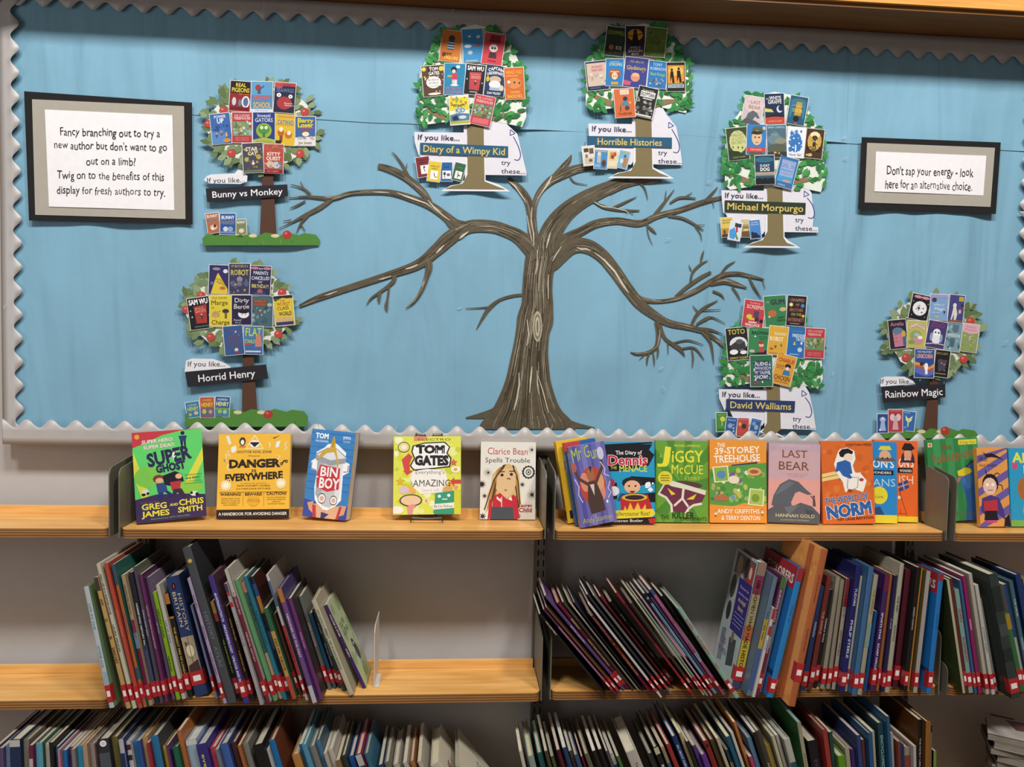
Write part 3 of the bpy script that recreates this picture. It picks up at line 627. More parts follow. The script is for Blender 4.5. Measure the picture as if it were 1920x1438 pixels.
T1c = [
 (450.4,180.4,39,56,4,'red and black cover picture with yellow title',"b 8e2a30;r 0 0 1 .4 2b1c22;t REAL|.5|.12|.5|.13|e0cf4a|bold=.03;t PIGEONS|.5|.29|.86|.15|e0cf4a|bold=.03;t fight crime|.68|.42|.5|.05|e08a50;e .22 .68 .1 .14 c8c8d0;e .5 .72 .08 .12 6a7a90;e .78 .68 .2 .2 d8dade;e .78 .68 .12 .15 5a6a88;r .06 .86 .94 .95 6e1f26"),
 (490.8,181.5,40,57,1,'blue cover picture with orange and yellow title',"b 5f9bc4;r 0 .45 1 .9 4f86b0;e .32 .2 .14 .1 a03c34;r .3 .25 .44 .4 5a4a70;l .05 .4 .25 .6 .14 444a66;t FREDDY|.5|.53|.8|.15|d8482e|bold=.03;t SCHOOL|.52|.77|.84|.2|e8b23c|bold=.03;r 0 .9 1 1 cfd8e4;t neill cameron|.5|.95|.6|.05|2a4a80"),
 (533.6,183.2,39,56,4,'dark cover picture with red face and two white eyes',"b 2b2a3e;r 0 0 1 .12 b23a40;e .2 .1 .2 .1 c04850;t OLIVER|.5|.09|.55|.07|2a3a5a;t SEAWIGS|.5|.25|.85|.13|5a86b8|bold=.02;e .5 .68 .36 .22 a83a40;e .22 .42 .11 .07 e6e6ea;e .78 .45 .1 .065 e6e6ea;e .22 .42 .03 .02 222;e .78 .45 .03 .02 222;t Reeve|.7|.68|.4|.05|f0e8e0;t McIntyre|.75|.75|.45|.05|f0e8e0"),
 (414.2,241.3,37,57,-6,'blue night cover picture with white capitals',"b 3b66a4;e .3 .8 .5 .3 5a86bc;t POWER|.5|.1|.6|.1|e8ecf4|bold=.02;t UP|.5|.24|.34|.16|f2f4fa|bold=.04;p 14 26407a,4a72b0,30508c .1 .35 .9 .7 .08;f .25 .68 .09 7a3a58 2a2a44;f .5 .62 .08 c05a3a 3a2a3a;f .75 .7 .1 d8a050 8a3a2a;e .75 .9 .2 .07 c88a4a"),
 (453.7,239,37,56,0,'red cover picture with green treehouse scene',"b b03a44;t THE 13-STOREY|.5|.1|.8|.08|e8c8c0|bold=.02;t TREEHOUSE|.5|.19|.86|.09|f0dcd0|bold=.02;r .04 .3 .96 .78 7c9468;p 30 5a7a4a,b8a878,c8d4d0,8a5a44,90a8b8 .06 .32 .94 .76 .09;t ANDY GRIFFITHS|.5|.85|.7|.05|e89888;t TERRY DENTON|.5|.92|.7|.05|e89888"),
 (494.8,239.2,41,57,0,'dark blue cover picture with round green creature',"b 2c3f7c;t Investi|.5|.1|.62|.12|ccd4ec|bold=.02;t GATORS|.5|.25|.82|.13|ccd8e8|bold=.02;e .5 .6 .36 .25 94a83c;e .5 .56 .26 .16 4c8a4a;e .4 .5 .08 .06 cfe0b0;e .6 .5 .08 .06 cfe0b0;r .44 .68 .56 .88 3a7440;q 0 .9 .5 .82 1 .9 1 1 0 1 a8b04a;t John Patrick Green|.5|.95|.7|.05|2c3f2c"),
 (534.6,243,38,58,4,'yellow cover picture with two orange shapes',"b d8b43a;r .1 .05 .9 .12 c8984a;t CATWAD|.5|.26|.8|.15|4a78b4|bold=.03,;r .0 .33 1 .36 c89a30" .replace(',;',';')+";e .3 .6 .16 .13 b8622c;e .3 .5 .1 .08 e8dcc8;e .68 .66 .18 .12 c07028;e .7 .6 .1 .07 e8dcc8;r .25 .7 .4 .9 8a4a28;r 0 .86 .35 .96 2a2620"),
 (572.4,246,37.5,54.5,.5,'blue cover picture with bubbly yellow title',"b 3f62a2;t Barry|.5|.12|.8|.15|d8cc3c|bold=.05|jit=.5|out=6a5a20;t Loser|.5|.28|.78|.15|e2d444|bold=.05|jit=.5|out=6a5a20;r .15 .36 .9 .4 c85a50;e .5 .55 .22 .12 6e5a50;e .52 .6 .18 .08 e8d8c8;q 0 .72 1 .68 1 1 0 1 dcd8d4;p 10 9a9488,b8aea0 .1 .7 .9 .8 .08;t Jim Smith|.5|.9|.66|.1|222228|bold=.02"),
 (474.3,295.7,38,55,-3,'dark olive cover picture with cream title',"b 4a4656;p 20 6a6a48,8a8a44,b0a050 .05 .05 .95 .95 .07;t STAR|.45|.2|.6|.14|ece0b0|bold=.04;t CAT|.48|.35|.46|.12|ece0b0|bold=.04;e .78 .48 .12 .09 b09a48;e .18 .55 .1 .08 a8b04a;f .5 .66 .1 e8e4e0 b03a40;r .05 .92 .95 .98 6a7a4a"),
 (512.6,297.4,37,54,2,'brick red cover picture with white title',"b b04a40;p 14 c85a48,8a6a48,a07a50 .05 .05 .95 .3 .08;t KITTY|.5|.34|.66|.12|f0e6dc|bold=.04;t QUEST|.5|.49|.72|.13|f0e6dc|bold=.04;e .35 .7 .2 .12 c8b8a0;e .66 .72 .2 .12 b0c0c8;p 14 6a7a8a,d0b890,8a8a90 .1 .6 .9 .85 .08;r 0 .88 1 1 8a2228;t PHIL CORBETT|.5|.94|.6|.05|d8a098")]
T1s = [
 (399.6,418,24,37,-8,'small orange-brown cover picture',"b b0684a;t BUNNY|.5|.14|.86|.16|ece0d8|bold=.04;t MONKEY|.5|.36|.9|.15|2a2426|bold=.04|out=ece0d8;e .5 .72 .28 .14 d8b8a4;e .6 .66 .1 .08 3a2a28;e .4 .78 .12 .08 f0e0d0"),
 (427.2,420,29,39,0,'small dark blue cover picture',"b 2c5490;t BUNNY|.5|.18|.84|.18|e8eaf0|bold=.04;t MONKEY|.5|.42|.86|.16|20222c|bold=.04|out=dde4ee;e .35 .74 .16 .12 c8d0dc;e .66 .74 .18 .12 8aa0c0;r .04 .85 .96 .95 6a8ab8"),
 (452.3,425.5,19,28,-3,'small olive green cover picture',"b 7f8658;t BUNNY|.5|.18|.8|.17|e8eaf0|bold=.04;t MONKEY|.5|.42|.82|.15|2a2a20|bold=.04|out=dfe0cc;e .5 .75 .26 .15 d8ceb0")]
T2c = [
 (410.4,524.6,37,55,2,'purple cover picture with yellow light beam',"b 34305e;e .36 .13 .2 .05 8a8a96;q .45 .26 .95 .8 .97 .99 .1 .99 .35 .4 d8bc3c;e .82 .2 .12 .07 d8dce8;t LIGHTHOUSE|.6|.52|.6|.08|4a3a30|rot=20;t KEEPER|.62|.62|.5|.07|4a3a30|rot=20;e .7 .78 .16 .06 b86a40;e .15 .62 .08 .06 5a6aa0"),
 (449.2,522.8,39,57,0,'slate cover picture with pale yellow title',"b 3c3c54;t MY BROTHER IS A|.5|.08|.8|.09|a8a070|bold=.02;t ROBOT|.5|.28|.86|.18|c8b866|bold=.04|jit=.4;e .5 .52 .14 .1 8a8a96;r .4 .56 .6 .74 6c6c80;e .2 .66 .14 .1 5a5a80;e .82 .66 .12 .1 5a5a80;p 12 50507a,7a7a90,a89a6a .05 .5 .95 .95 .06"),
 (488.3,525.8,38,54,3,'navy cover picture with hand-drawn white title',"b 2e2c50;e .2 .08 .2 .05 b87a88;e .8 .08 .2 .05 b87a88;t MY|.5|.1|.2|.07|dcdce8;t PARENTS|.5|.24|.74|.12|dcdce8|jit=.5|bold=.02;t CANCELLED|.5|.42|.9|.12|dcdce8|jit=.5|bold=.02;t MY|.5|.56|.2|.08|dcdce8;t BIRTHDAY!|.5|.7|.85|.13|d8c870|jit=.5|bold=.02;e .5 .88 .14 .08 a86050;r .2 .93 .8 .98 34508a"),
 (374.3,587,41,59,-8,'black cover picture with red tilted panel',"b 1e1c22;t SAM WU|.5|.13|.88|.17|f0f0f0|bold=.06;q .26 .28 .86 .24 .78 .84 .3 .82 a23a34;t afraid of|.5|.34|.4|.06|e8b0a0;t GHOSTS|.55|.44|.5|.1|e89a88|jit=.4|bold=.02;f .58 .58 .09 34424e 201c22;t KATIE AND KEVIN TSANG|.55|.92|.7|.05|7aa0a0;s .1 .4 .04 5 c8c8c8;s .14 .6 .05 5 c8c8c8;s .92 .6 .04 5 c8c8c8"),
 (413.4,583.2,40,57.5,0,'yellow cover picture with brown serif-like title',"b d6c43e;t ISLA FISHER|.45|.07|.7|.07|8a6a2c;t Marge|.45|.22|.8|.15|5e4426|bold=.01;t in|.14|.38|.14|.08|5e4426;e .28 .6 .18 .1 b8985a;p 8 a88a60,c8a070 .1 .5 .5 .75 .06;e .74 .5 .16 .07 3a3430;r .7 .55 .8 .74 6a5a40;t Charge|.5|.86|.86|.15|5e4426|bold=.01"),
 (453,581.2,37,55,0,'dark purple cover picture with big white face',"b 2c2444;t Dirty|.5|.16|.74|.16|c8c8c0|jit=.5|bold=.02;t Bertie|.5|.38|.8|.16|c8c8c0|jit=.5|bold=.02;e .6 .64 .28 .14 e4e2e6;e .6 .56 .26 .06 1c1820;e .52 .65 .03 .02 222;e .7 .65 .03 .02 222;t Fame!|.3|.84|.4|.07|d0d0d8;t Fire!|.32|.93|.3|.05|d0d0d8"),
 (491.8,584,39,57,1,'teal-grey cover picture with brown title block',"b 47646e;r .08 .12 .72 .32 7a4636;t MARIELLA|.38|.16|.55|.08|c06a44;t MYSTERY|.38|.27|.55|.07|c06a44;p 18 2f4c58,6a8690,86a0a8,3c5a6a .05 .35 .95 .9 .09;f .4 .5 .1 8a4a34 2a2a30;e .85 .28 .12 .06 9ab0b8"),
 (532.4,582,36,56,-5,'black and yellow cover picture with crowd at the foot',"b cfb840;r 0 0 1 .1 2a2a30;p 10 2a2a30,4a4a40 .05 .05 .95 .15 .1;e .5 .36 .4 .28 d8c23c;t THE|.45|.17|.3|.07|3a2a28;t WORST|.5|.28|.7|.12|b8482e|bold=.03|jit=.3;t CLASS|.46|.42|.62|.12|4a2e30|bold=.03|jit=.3;t WORLD|.56|.6|.66|.13|4a2e30|bold=.03|jit=.3;e .18 .82 .13 .09 c8a088;e .5 .8 .13 .09 c8a088;e .8 .82 .13 .09 c8a088;r .05 .88 .95 .98 2a3a6a"),
 (438.2,638,36,54,-5,'blue night cover picture with rusty title',"b 36578c;e .62 .2 .06 .04 e8f0fa;p 10 6a5064,7a4a50,4a6494 .1 .15 .9 .4 .08;t THE BOY|.5|.4|.6|.1|7e4c50|jit=.5;t WHO GREW|.5|.54|.74|.1|7e4c50|jit=.5;t DRAGONS|.5|.68|.7|.1|7e4c50|jit=.5;e .6 .84 .1 .07 d8c8b8;r .52 .88 .68 .97 a83a38"),
 (474.8,637.8,36,52,1,'teal cover picture with large lime title',"b 4a78a0;q 0 .55 1 .35 1 1 0 1 3f689c;t FLAT|.5|.2|.86|.3|c0cc48|bold=.02;t STANLEY|.36|.54|.6|.14|c0cc48|bold=.02;e .78 .3 .08 .05 c87a50;q .64 .34 .9 .34 .96 .72 .6 .74 c08070;r .05 .62 .4 .68 a84a50;r .1 .88 .9 .93 c8d0da")]
T2s = [
 (361.8,768,25,29,-8,'small teal cover picture leaning left',"b 3c7a9c;t HORRID|.5|.2|.7|.12|d0d0a0;t HENRY|.5|.44|.84|.26|c8cc60|bold=.03;e .7 .74 .16 .12 c8b0a8;e .25 .8 .12 .1 b8a850"),
 (388.6,763.8,26,38,-2,'small orange and blue cover picture',"b b85038;t HORRID|.5|.14|.7|.11|e0c060;t HENRY|.5|.36|.86|.22|d8cc50|bold=.03;r 0 .55 1 1 44688a;e .28 .7 .16 .12 b8b850;e .72 .72 .14 .1 c88a80;r .1 .86 .9 .95 a84838"),
 (416.7,762.3,27,37,3,'small blue cover picture with green band',"b 2f5e94;t HORRID|.5|.14|.7|.11|e8e8f0;t HENRY|.5|.36|.88|.22|ece890|bold=.03;r 0 .56 1 .66 7a9a4a;r 0 .66 1 1 4a7a9a;e .35 .75 .14 .1 a0b84a;e .7 .76 .14 .1 9ac0a0")]
T3c = [
 (1724.9,576.1,35,47,12,'black cover picture with white disc and pink wings',"b 1c1a20;e .3 .1 .22 .06 c88a98;e .7 .1 .22 .06 c88a98;e .5 .55 .38 .29 e6e4e6;f .45 .5 .1 2a2830 2a2830;p 6 6a6870,3a3840 .3 .45 .7 .7 .04;s .1 .3 .03 5 ddd;s .9 .32 .03 5 ddd;s .14 .85 .03 5 ddd;s .85 .85 .03 5 ddd;s .5 .2 .02 5 ddd"),
 (1760.6,576,33,48,3,'light blue cover picture with white script',"b 7ea2cc;r 0 0 1 .14 9a98c8;t A Pinch of|.5|.4|.6|.09|e8f0fa|jit=.3;t Magic|.55|.56|.6|.12|e8f0fa|jit=.3;e .22 .22 .14 .09 4a3a50;f .82 .64 .09 24386a 2a2440;r .1 .7 .6 .74 a8c0e0;e .4 .88 .12 .04 c8b84a"),
 (1793.2,578.7,28,51,6,'purple cover picture with white horse shape',"b 44447e;r .62 .05 .94 .22 b8a040;p 10 5a5a94,6a4a70,2a2a50 .05 .3 .95 .95 .1;q .3 .3 .46 .4 .6 .7 .52 .95 .4 .95 .38 .7 .25 .95 .18 .94 .28 .55 d8cfc8;e .38 .38 .12 .08 e0d8d0;e .75 .6 .1 .08 c0a8a0;r .1 .92 .95 .99 8a5a3a"),
 (1683.7,626.6,33,54,-5,'black cover picture with large pink creature',"b 262430;t Amelia|.5|.14|.75|.14|b8788c|jit=.4|bold=.02;q .2 .38 .8 .34 .84 .92 .26 .94 c07a8c;e .5 .38 .3 .12 5a7a94;e .82 .5 .12 .12 c8a04a;r .75 .6 .95 .9 46608a;l .03 .3 .5 .45 .52 8a4a60;l .03 .3 .62 .45 .64 8a4a60;l .03 .3 .74 .45 .76 8a4a60"),
 (1719,626.4,36,50,3,'lime green cover picture with arched red title',"b b9b45c;t UNIPIGGLE|.5|.22|.86|.14|e8e0d8|bold=.05|arc=1|out=a03448|outw=.1;e .45 .55 .3 .2 8aa06a;e .55 .75 .3 .14 c88a94;e .68 .62 .13 .07 e8e8e0;e .25 .8 .18 .08 7a9a5a;e .5 .52 .14 .07 a8b8b0"),
 (1755.9,627.3,35,50,10,'purple cover picture with round white owl',"b 453c6c;t ZOO|.5|.14|.74|.18|a04878|bold=-.01;e .52 .62 .26 .24 e6e4ea;e .5 .42 .2 .14 f0eef2;e .43 .42 .05 .035 333;e .6 .42 .05 .035 333;e .24 .6 .08 .16 8aa0c0;e .78 .62 .08 .16 8aa0c0;l .05 .02 .9 .5 .82 .98 .84 c8c4d0"),
 (1788.2,631.6,29,53,9,'grey-teal cover picture of an old building',"b 7898a4;p 24 8aaab4,5a7a88,a8c0c8,46626e .04 .04 .96 .96 .1;r .35 .06 .75 .3 56707c;r .1 .4 .9 .5 b8ccd0;t NOWHERE|.5|.45|.7|.06|4a6470;r .3 .55 .6 .85 4a6672"),
 (1818.4,633.7,30,52,8,'green cover picture with pink ruffled top',"b 8a9a64;q 0 0 1 0 1 .3 .5 .36 0 .3 d8a8b4;t Princess|.5|.1|.6|.08|b06a80;t Practice|.5|.2|.7|.08|b06a80;f .5 .5 .12 98b0d8 c89a50;p 10 a8b06a,c8b050,7a8a5a .05 .4 .95 .95 .08"),
 (1733.3,681.4,36,53,2,'blue cover picture with rainbow and white figure',"b 2f4c8c;t THE MIGHTIEST|.5|.09|.8|.08|dde;t UNICORN|.5|.24|.84|.14|c86a48|bold=.03|out=e4e4e8;q 0 .45 .4 .5 .75 .62 1 .5 1 .7 .6 .8 0 .62 d8983c;q 0 .55 .4 .6 .7 .72 1 .62 1 .8 .6 .9 0 .72 a85a50;q 0 .64 .4 .7 .7 .82 1 .7 1 .88 .6 .97 0 .82 5a6ab8;e .6 .62 .1 .14 f0f0f2;e .36 .52 .1 .07 3a2430;r .55 .74 .68 .88 f0f0f2"),
 (1766,681.8,27,50,7,'black cover picture with small gold title',"b 1e1c20;t SINCLAIR'S|.45|.12|.8|.09|a89858;q .2 .35 .85 .35 .75 .75 .3 .8 4a4250;p 8 6a4a4a,8a8a9a,5a4a60 .25 .35 .8 .75 .08;r .1 .86 .85 .9 8a7a5a")]
T3s = [
 (1655.2,793.7,20,35,0,'small dark blue cover picture with pale fairy shape',"b 2e4a86;e .5 .3 .28 .14 a8b8dc;q .35 .35 .65 .35 .8 .9 .2 .9 9ab0d8;e .5 .24 .12 .08 e0d0d0;e .25 .85 .1 .06 dde"),
 (1679,788.8,26,42,0,'small red cover picture with pale fairy shape',"b b03c48;e .3 .35 .2 .16 dcc0c4;e .7 .35 .2 .16 dcc0c4;q .4 .3 .6 .3 .72 .9 .28 .9 c8a8ac;e .5 .22 .1 .06 7a4a40;r .1 .02 .9 .08 c86a70"),
 (1703,789.4,25,36,6,'small bright blue cover picture with yellow winged shape',"b 3468a8;q .5 .4 .25 .2 .3 .45 .5 .6 d8dca8;q .5 .4 .8 .2 .72 .48 .5 .6 d8dca8;r .45 .35 .55 .8 c8cc90;r .1 .06 .6 .1 8ab0d8;e .3 .85 .12 .05 6a9ad0")]
D1c = [
 (845.6,86.2,38,58,7,'shadowed orange cover picture with striped jumper figure',"b c8763a;e .5 .25 .16 .1 4a3a38;r .34 .33 .66 .62 3a5a74;r .34 .38 .66 .41 d8d0c8;r .34 .47 .66 .5 d8d0c8;r .34 .55 .66 .58 d8d0c8;t TIMMY|.35|.76|.5|.09|3a2420|bold=.03;t FAILURE|.58|.88|.7|.1|e8d04a|bold=.04;e .2 .8 .1 .06 5a3a2a"),
 (886.7,85,38,61,-3,'shadowed blue cover picture with clouds and small plane',"b 3f8cc0;e .35 .22 .08 .03 dde8f0;e .78 .24 .1 .05 c8dce8;e .25 .52 .18 .05 dde4ec;q .5 .52 .9 .4 .84 .54 b8504a;e .35 .72 .12 .06 b8c0c8;r .1 .95 .7 .98 a8c8dc"),
 (925.2,91.5,38,58,8,'shadowed red cover picture with round white head',"b c84650;r .28 .06 .8 .3 8e2c38;t BIG|.5|.12|.3|.08|4a2028|bold=.03;t NATE|.5|.25|.5|.1|4a2028|bold=.03;e .5 .48 .22 .13 e8dcd8;e .44 .48 .05 .04 444;e .57 .48 .05 .04 444;q .34 .62 .66 .62 .7 .8 .3 .8 4a3038;r .3 .88 .7 .91 8a2c38"),
 (812.8,151.4,41,57,-5,'brown doodled cover picture with white patch',"b 5e4238;p 26 e0d8c8,4a342c,d8c860,c8b0a0 .03 .03 .97 .97 .05;r .28 .04 .78 .3 3a2c28;t TOM|.55|.11|.4|.11|f2eee6|bold=.05;t GATES|.55|.25|.5|.11|f2eee6|bold=.05;e .5 .55 .34 .2 f0ece8;t Brilliant|.5|.46|.5|.08|3a3434;t WORLD|.5|.57|.46|.08|3a3434;t of Tom Gates|.5|.67|.5|.06|3a3434;e .1 .1 .1 .07 e0d050;e .9 .12 .12 .08 dcc850;e .5 .93 .3 .04 e8e0d0"),
 (852.4,148.2,38.5,58,2,'teal cover picture with figure in red and pink title',"b 2f86ac;e .65 .1 .1 .05 e8e8ec;r .15 .38 .4 .44 b8a858;e .45 .2 .14 .1 2a2a38;e .45 .25 .09 .06 ecd0c0;q .36 .32 .6 .32 .64 .52 .36 .52 c04858;r .38 .52 .5 .68 c8c4c8;r .5 .52 .62 .68 dcd8dc;e .5 .7 .2 .03 e0e0e4;t MY BIG FAT|.5|.8|.8|.09|d86a88|jit=.4;t ZOMBIE|.5|.92|.8|.1|d86a88|jit=.4"),
 (890,149.2,36,56,6,'black cover picture with tall red panel and white title',"b 26242a;t SAM WU|.5|.12|.86|.15|f0f0f0|bold=.06;q .2 .26 .84 .24 .76 .86 .26 .84 b8484a;t not afraid of|.5|.32|.5|.05|e8b0a8;t GHOSTS|.55|.42|.5|.1|f0b0a4|jit=.4|bold=.02;f .55 .58 .09 2e3a44 1c1a20;s .1 .5 .05 5 ccc;s .9 .6 .05 5 ccc;r .3 .9 .7 .93 a8c0c0"),
 (928.3,151.9,37,56,6,'dark blue cover picture with white arched title',"b 2a3c5c;t CAPTAIN|.5|.12|.8|.11|f0f0f4|bold=.04|arc=.7;t UNDERPANTS|.5|.26|.88|.1|f0f0f4|bold=.04|arc=.7;e .5 .45 .3 .12 c8b09a;e .5 .62 .3 .14 e6e0e0;e .12 .45 .08 .1 c8b83c;e .85 .72 .12 .1 d0c8b8;r .25 .72 .75 .82 9ab0c8;r 0 .84 1 1 24324c;t DAV PILKEY|.5|.91|.7|.08|f0f0f4|bold=.03"),
 (964.6,156.3,36,59,-3,'orange cover picture with group of tiny figures',"b cf6a34;t HEAD KID|.5|.14|.84|.12|e8b04a|bold=.02;r .1 .24 .7 .28 e89a50;e .5 .5 .36 .18 d88a50;f .5 .44 .07 26242c 26242c;f .26 .5 .06 6a8aa8 8a4a3a;f .76 .46 .07 4a3a34 4a3a34;e .2 .45 .08 .05 e8dcd0;t DAVID|.52|.78|.5|.09|ecc060|bold=.03;t BADDIEL|.5|.91|.8|.11|ecc060|bold=.03"),
 (861.2,206.4,36,54,-4,'yellow cover picture with blue block letters',"b e6e8c8;r 0 .06 1 .5 e4cc3e;p 14 b8984a,8aa04a,d8b83c .05 .02 .95 .2 .08;t SWIMMY|.5|.3|.86|.12|3a3a30|bold=.04|arc=-1;t KID|.55|.5|.5|.16|3c7cb8|bold=.06|out=e8f0f4;q 0 .66 .4 .6 1 .64 1 .86 0 .88 5a7a9a;q .1 .74 .35 .66 .45 .84 .14 .86 2c3444;e .65 .75 .2 .06 c8d4dc;r 0 .88 1 .96 a8b44a"),
 (905,207,38,55,12,'pink-red cover picture with green treehouse scene',"b c04450;t THE 13-STOREY|.5|.09|.8|.08|f0b8b0|bold=.02;t TREEHOUSE|.5|.2|.86|.09|f4ccc4|bold=.02;r .04 .3 .96 .72 6f8a5c;p 26 4c6a40,b0a070,c0ccd0,8a4a3c,86a0b8 .06 .32 .94 .7 .09;q .1 .8 .9 .76 .9 .96 .1 .97 d86a70")]
D1s = [
 (793.8,312.7,25,37,-8,'small maroon cover picture with white square',"b 7e3238;r .15 .14 .85 .17 5a2228;t diary|.5|.27|.6|.09|2a1a1c;r .28 .42 .9 .86 ecebeb;l .05 .5 .55 .6 .75 333;e .56 .52 .08 .05 444"),
 (814.2,321.5,23,37,7,'small yellow cover picture with white square',"b e0c23c;t wimpy kid|.5|.22|.7|.09|5a4a20;t RODRICK|.5|.36|.5|.06|2a2a20;r .22 .46 .82 .9 ecebeb;l .06 .5 .58 .6 .8 222;r .55 .74 .8 .8 c8a020"),
 (837.3,322,21,35,0,'small blue cover picture with white square',"b 2e62a0;t kid|.5|.24|.4|.08|182848;r .12 .44 .9 .88 eaebee;e .32 .6 .12 .09 444;e .66 .66 .16 .08 667;l .05 .3 .66 .34 .84 222"),
 (860.2,322.2,20,33,14,'small dark green cover picture with white square',"b 3a6446;t wimpy|.5|.24|.5|.08|7aa080;r .2 .46 .86 .9 e8eae8;l .06 .45 .52 .5 .84 333;e .6 .7 .1 .05 a84a4a")]
D2c = [
 (1154,77.4,36,54,7,'shadowed dark green cover picture with yellow title',"b 2e3a2e;t CROMWELL|.5|.2|.9|.14|8a9a3c|bold=.04;p 10 3a4a34,26302a .05 .3 .95 .95 .1;e .32 .72 .13 .09 a86a58;r .22 .8 .42 .95 4a3a34;r .55 .66 .85 .78 a8a8a4;e .7 .72 .06 .04 555"),
 (1191.2,76.7,36,56,0,'shadowed black and gold cover picture with archer',"b 2c2430;e .5 .3 .4 .2 c8942e;q .4 .24 .6 .24 .7 .66 .3 .66 1e1a20;e .5 .18 .1 .07 2a2426;l .04 .1 .3 .4 .36 .9 .24 1e1a20;r 0 .66 1 1 342c3a;t ANGLO|.5|.72|.55|.08|d0c8d0;t SAXON|.5|.83|.75|.1|e0dae0|bold=.02;t BOY|.5|.94|.4|.07|d0c8d0"),
 (1229.2,79,38,54,6,'shadowed plain olive green cover picture',"b 5e7434;p 14 6a803c,546a30 .05 .05 .95 .95 .12;t OUR CASTLE|.5|.35|.7|.08|4a5a28;t BY THE SEA|.5|.5|.7|.08|4a5a28;e .2 .2 .04 .03 3a4a24"),
 (1119.6,141.6,40,54,-6,'navy cover picture with tan diary panel',"b 2c3050;r .04 .06 .94 .86 c8b8a8;r .22 .12 .86 .4 d8a8a0;t MY SECRET|.54|.2|.5|.08|3a3040;t WAR DIARY|.54|.31|.55|.08|3a3040;p 12 a89888,b8a080,d8ccb8,8a7a6a .08 .45 .9 .84 .07;r .1 .9 .6 .95 4a5a80"),
 (1152.6,135.4,33,50,1,'blue cover picture with red-haired figure',"b 2f7cb8;t STRONG|.55|.2|.75|.12|cfd8b0|bold=.02;t amazing|.5|.09|.5|.06|b8d0e0;e .5 .55 .34 .18 b0582e;e .5 .64 .17 .14 e8c8a0;r .25 .46 .75 .5 c8c0a8;e .45 .64 .03 .02 333;e .57 .64 .03 .02 333;r .3 .86 .7 .96 d09a40"),
 (1192,136,43,55,6,'indigo cover picture with pink roman shape',"b 3c4488;t All about|.5|.12|.6|.1|c8a858|jit=.4;t Gladiators|.5|.34|.85|.14|c8b060|jit=.3|bold=.02;e .5 .66 .2 .16 d09078;e .44 .58 .08 .06 e8b090;e .58 .58 .08 .06 e8b090;q 0 .78 .35 .82 .3 .96 0 .95 c05878;p 6 4a5aa0,b06a70 .1 .1 .9 .5 .05"),
 (1233,140,35,50,6,'bright blue cover picture with crowd of knights',"b 2f74b4;t TONY|.45|.12|.5|.12|b8d0e8|bold=.02;t ROBINSON|.5|.28|.85|.11|b8d0e8|bold=.02;t Bad Kings|.5|.48|.8|.12|9ac06a|jit=.4|bold=.02;p 24 b8bcc0,6a7480,8a949c,4a5a70 .08 .62 .92 .9 .07"),
 (1267.3,144,34,54,-1,'black and orange cover picture with two footballers',"b 26241e;r .04 .1 .96 .74 d8923a;e .5 .3 .4 .16 e8b858;q .2 .3 .36 .3 .42 .72 .3 .72 .28 .5 .18 .7 1e1a18;e .28 .25 .07 .045 1e1a18;q .56 .28 .74 .28 .82 .7 .7 .72 .66 .5 .56 .7 1e1a18;e .66 .22 .07 .045 1e1a18;e .9 .7 .06 .035 1e1a18;r .06 .76 .94 .88 a8c4cc;t TOM PALMER|.5|.82|.8|.08|26241e|bold=.03"),
 (1171,193,37,53,-4,'orange cover picture with dark mechanical figure',"b cf6a3c;r .3 .03 .75 .2 ecdcc8;t THE ROMAN|.52|.08|.4|.05|a04028;t MYSTERY|.52|.15|.4|.05|a04028;e .55 .35 .12 .08 3a3440;q .45 .42 .65 .42 .7 .62 .3 .55 4a8aa0;e .78 .5 .06 .045 e0b040;e .62 .68 .12 .08 4a4450;l .04 .3 .6 .26 .8 3a3440;t THIEVES|.5|.88|.7|.08|7a3424|bold=.02"),
 (1211,191.4,36,56,13,'black and cream cover picture with crowd of grey figures',"b 2a2826;p 30 a8a8a4,6a6a66,3a3a38,8a8a7a .05 .35 .95 .92 .09;t So you think|.5|.1|.6|.05|ddd;r .14 .14 .9 .34 e8e4e0;t EGYPTIAN|.52|.24|.7|.13|222|bold=.05;r .3 .37 .8 .41 c8c8c8;r .06 .93 .94 .98 dcd8d0")]
D2s = [
 (1104.4,292,23,36,-6,'small white and black cover picture',"b dcd6cc;r .12 .1 .5 .3 4a4038;r .55 .12 .9 .4 6a5a48;e .3 .5 .12 .1 8a7a60;r .12 .6 .88 .9 c8baa0;e .6 .75 .15 .08 6a5a4a"),
 (1126.7,298.8,24,35,4,'small blue cover picture with knight shape',"b 4a8ac0;r .06 .04 .94 .1 c8b070;q .2 .2 .5 .2 .5 .7 .2 .7 b0b8b8;e .35 .2 .14 .1 d8d0c0;e .75 .7 .2 .2 6a4a3a;r .06 .75 .5 .95 7ab0d8;e .75 .7 .1 .1 2a3a5a"),
 (1147.6,298.8,18,33,2,'small cream and orange cover picture',"b d8c8a0;q .3 .1 .8 .1 .7 .5 .25 .45 c88a4a;e .55 .35 .14 .1 6a3a2a;r .1 .6 .9 .9 e0d4b8;e .8 .2 .14 .12 b84a38"),
 (1169,299,19,33,12,'small pale blue cover picture with brown ship shape',"b 7ab0cc;r .06 .04 .94 .1 c8b070;q .5 .4 .95 .4 .85 .95 .5 .9 b08058;e .35 .6 .16 .14 c8dce0;e .6 .3 .12 .08 3a5a6a")]
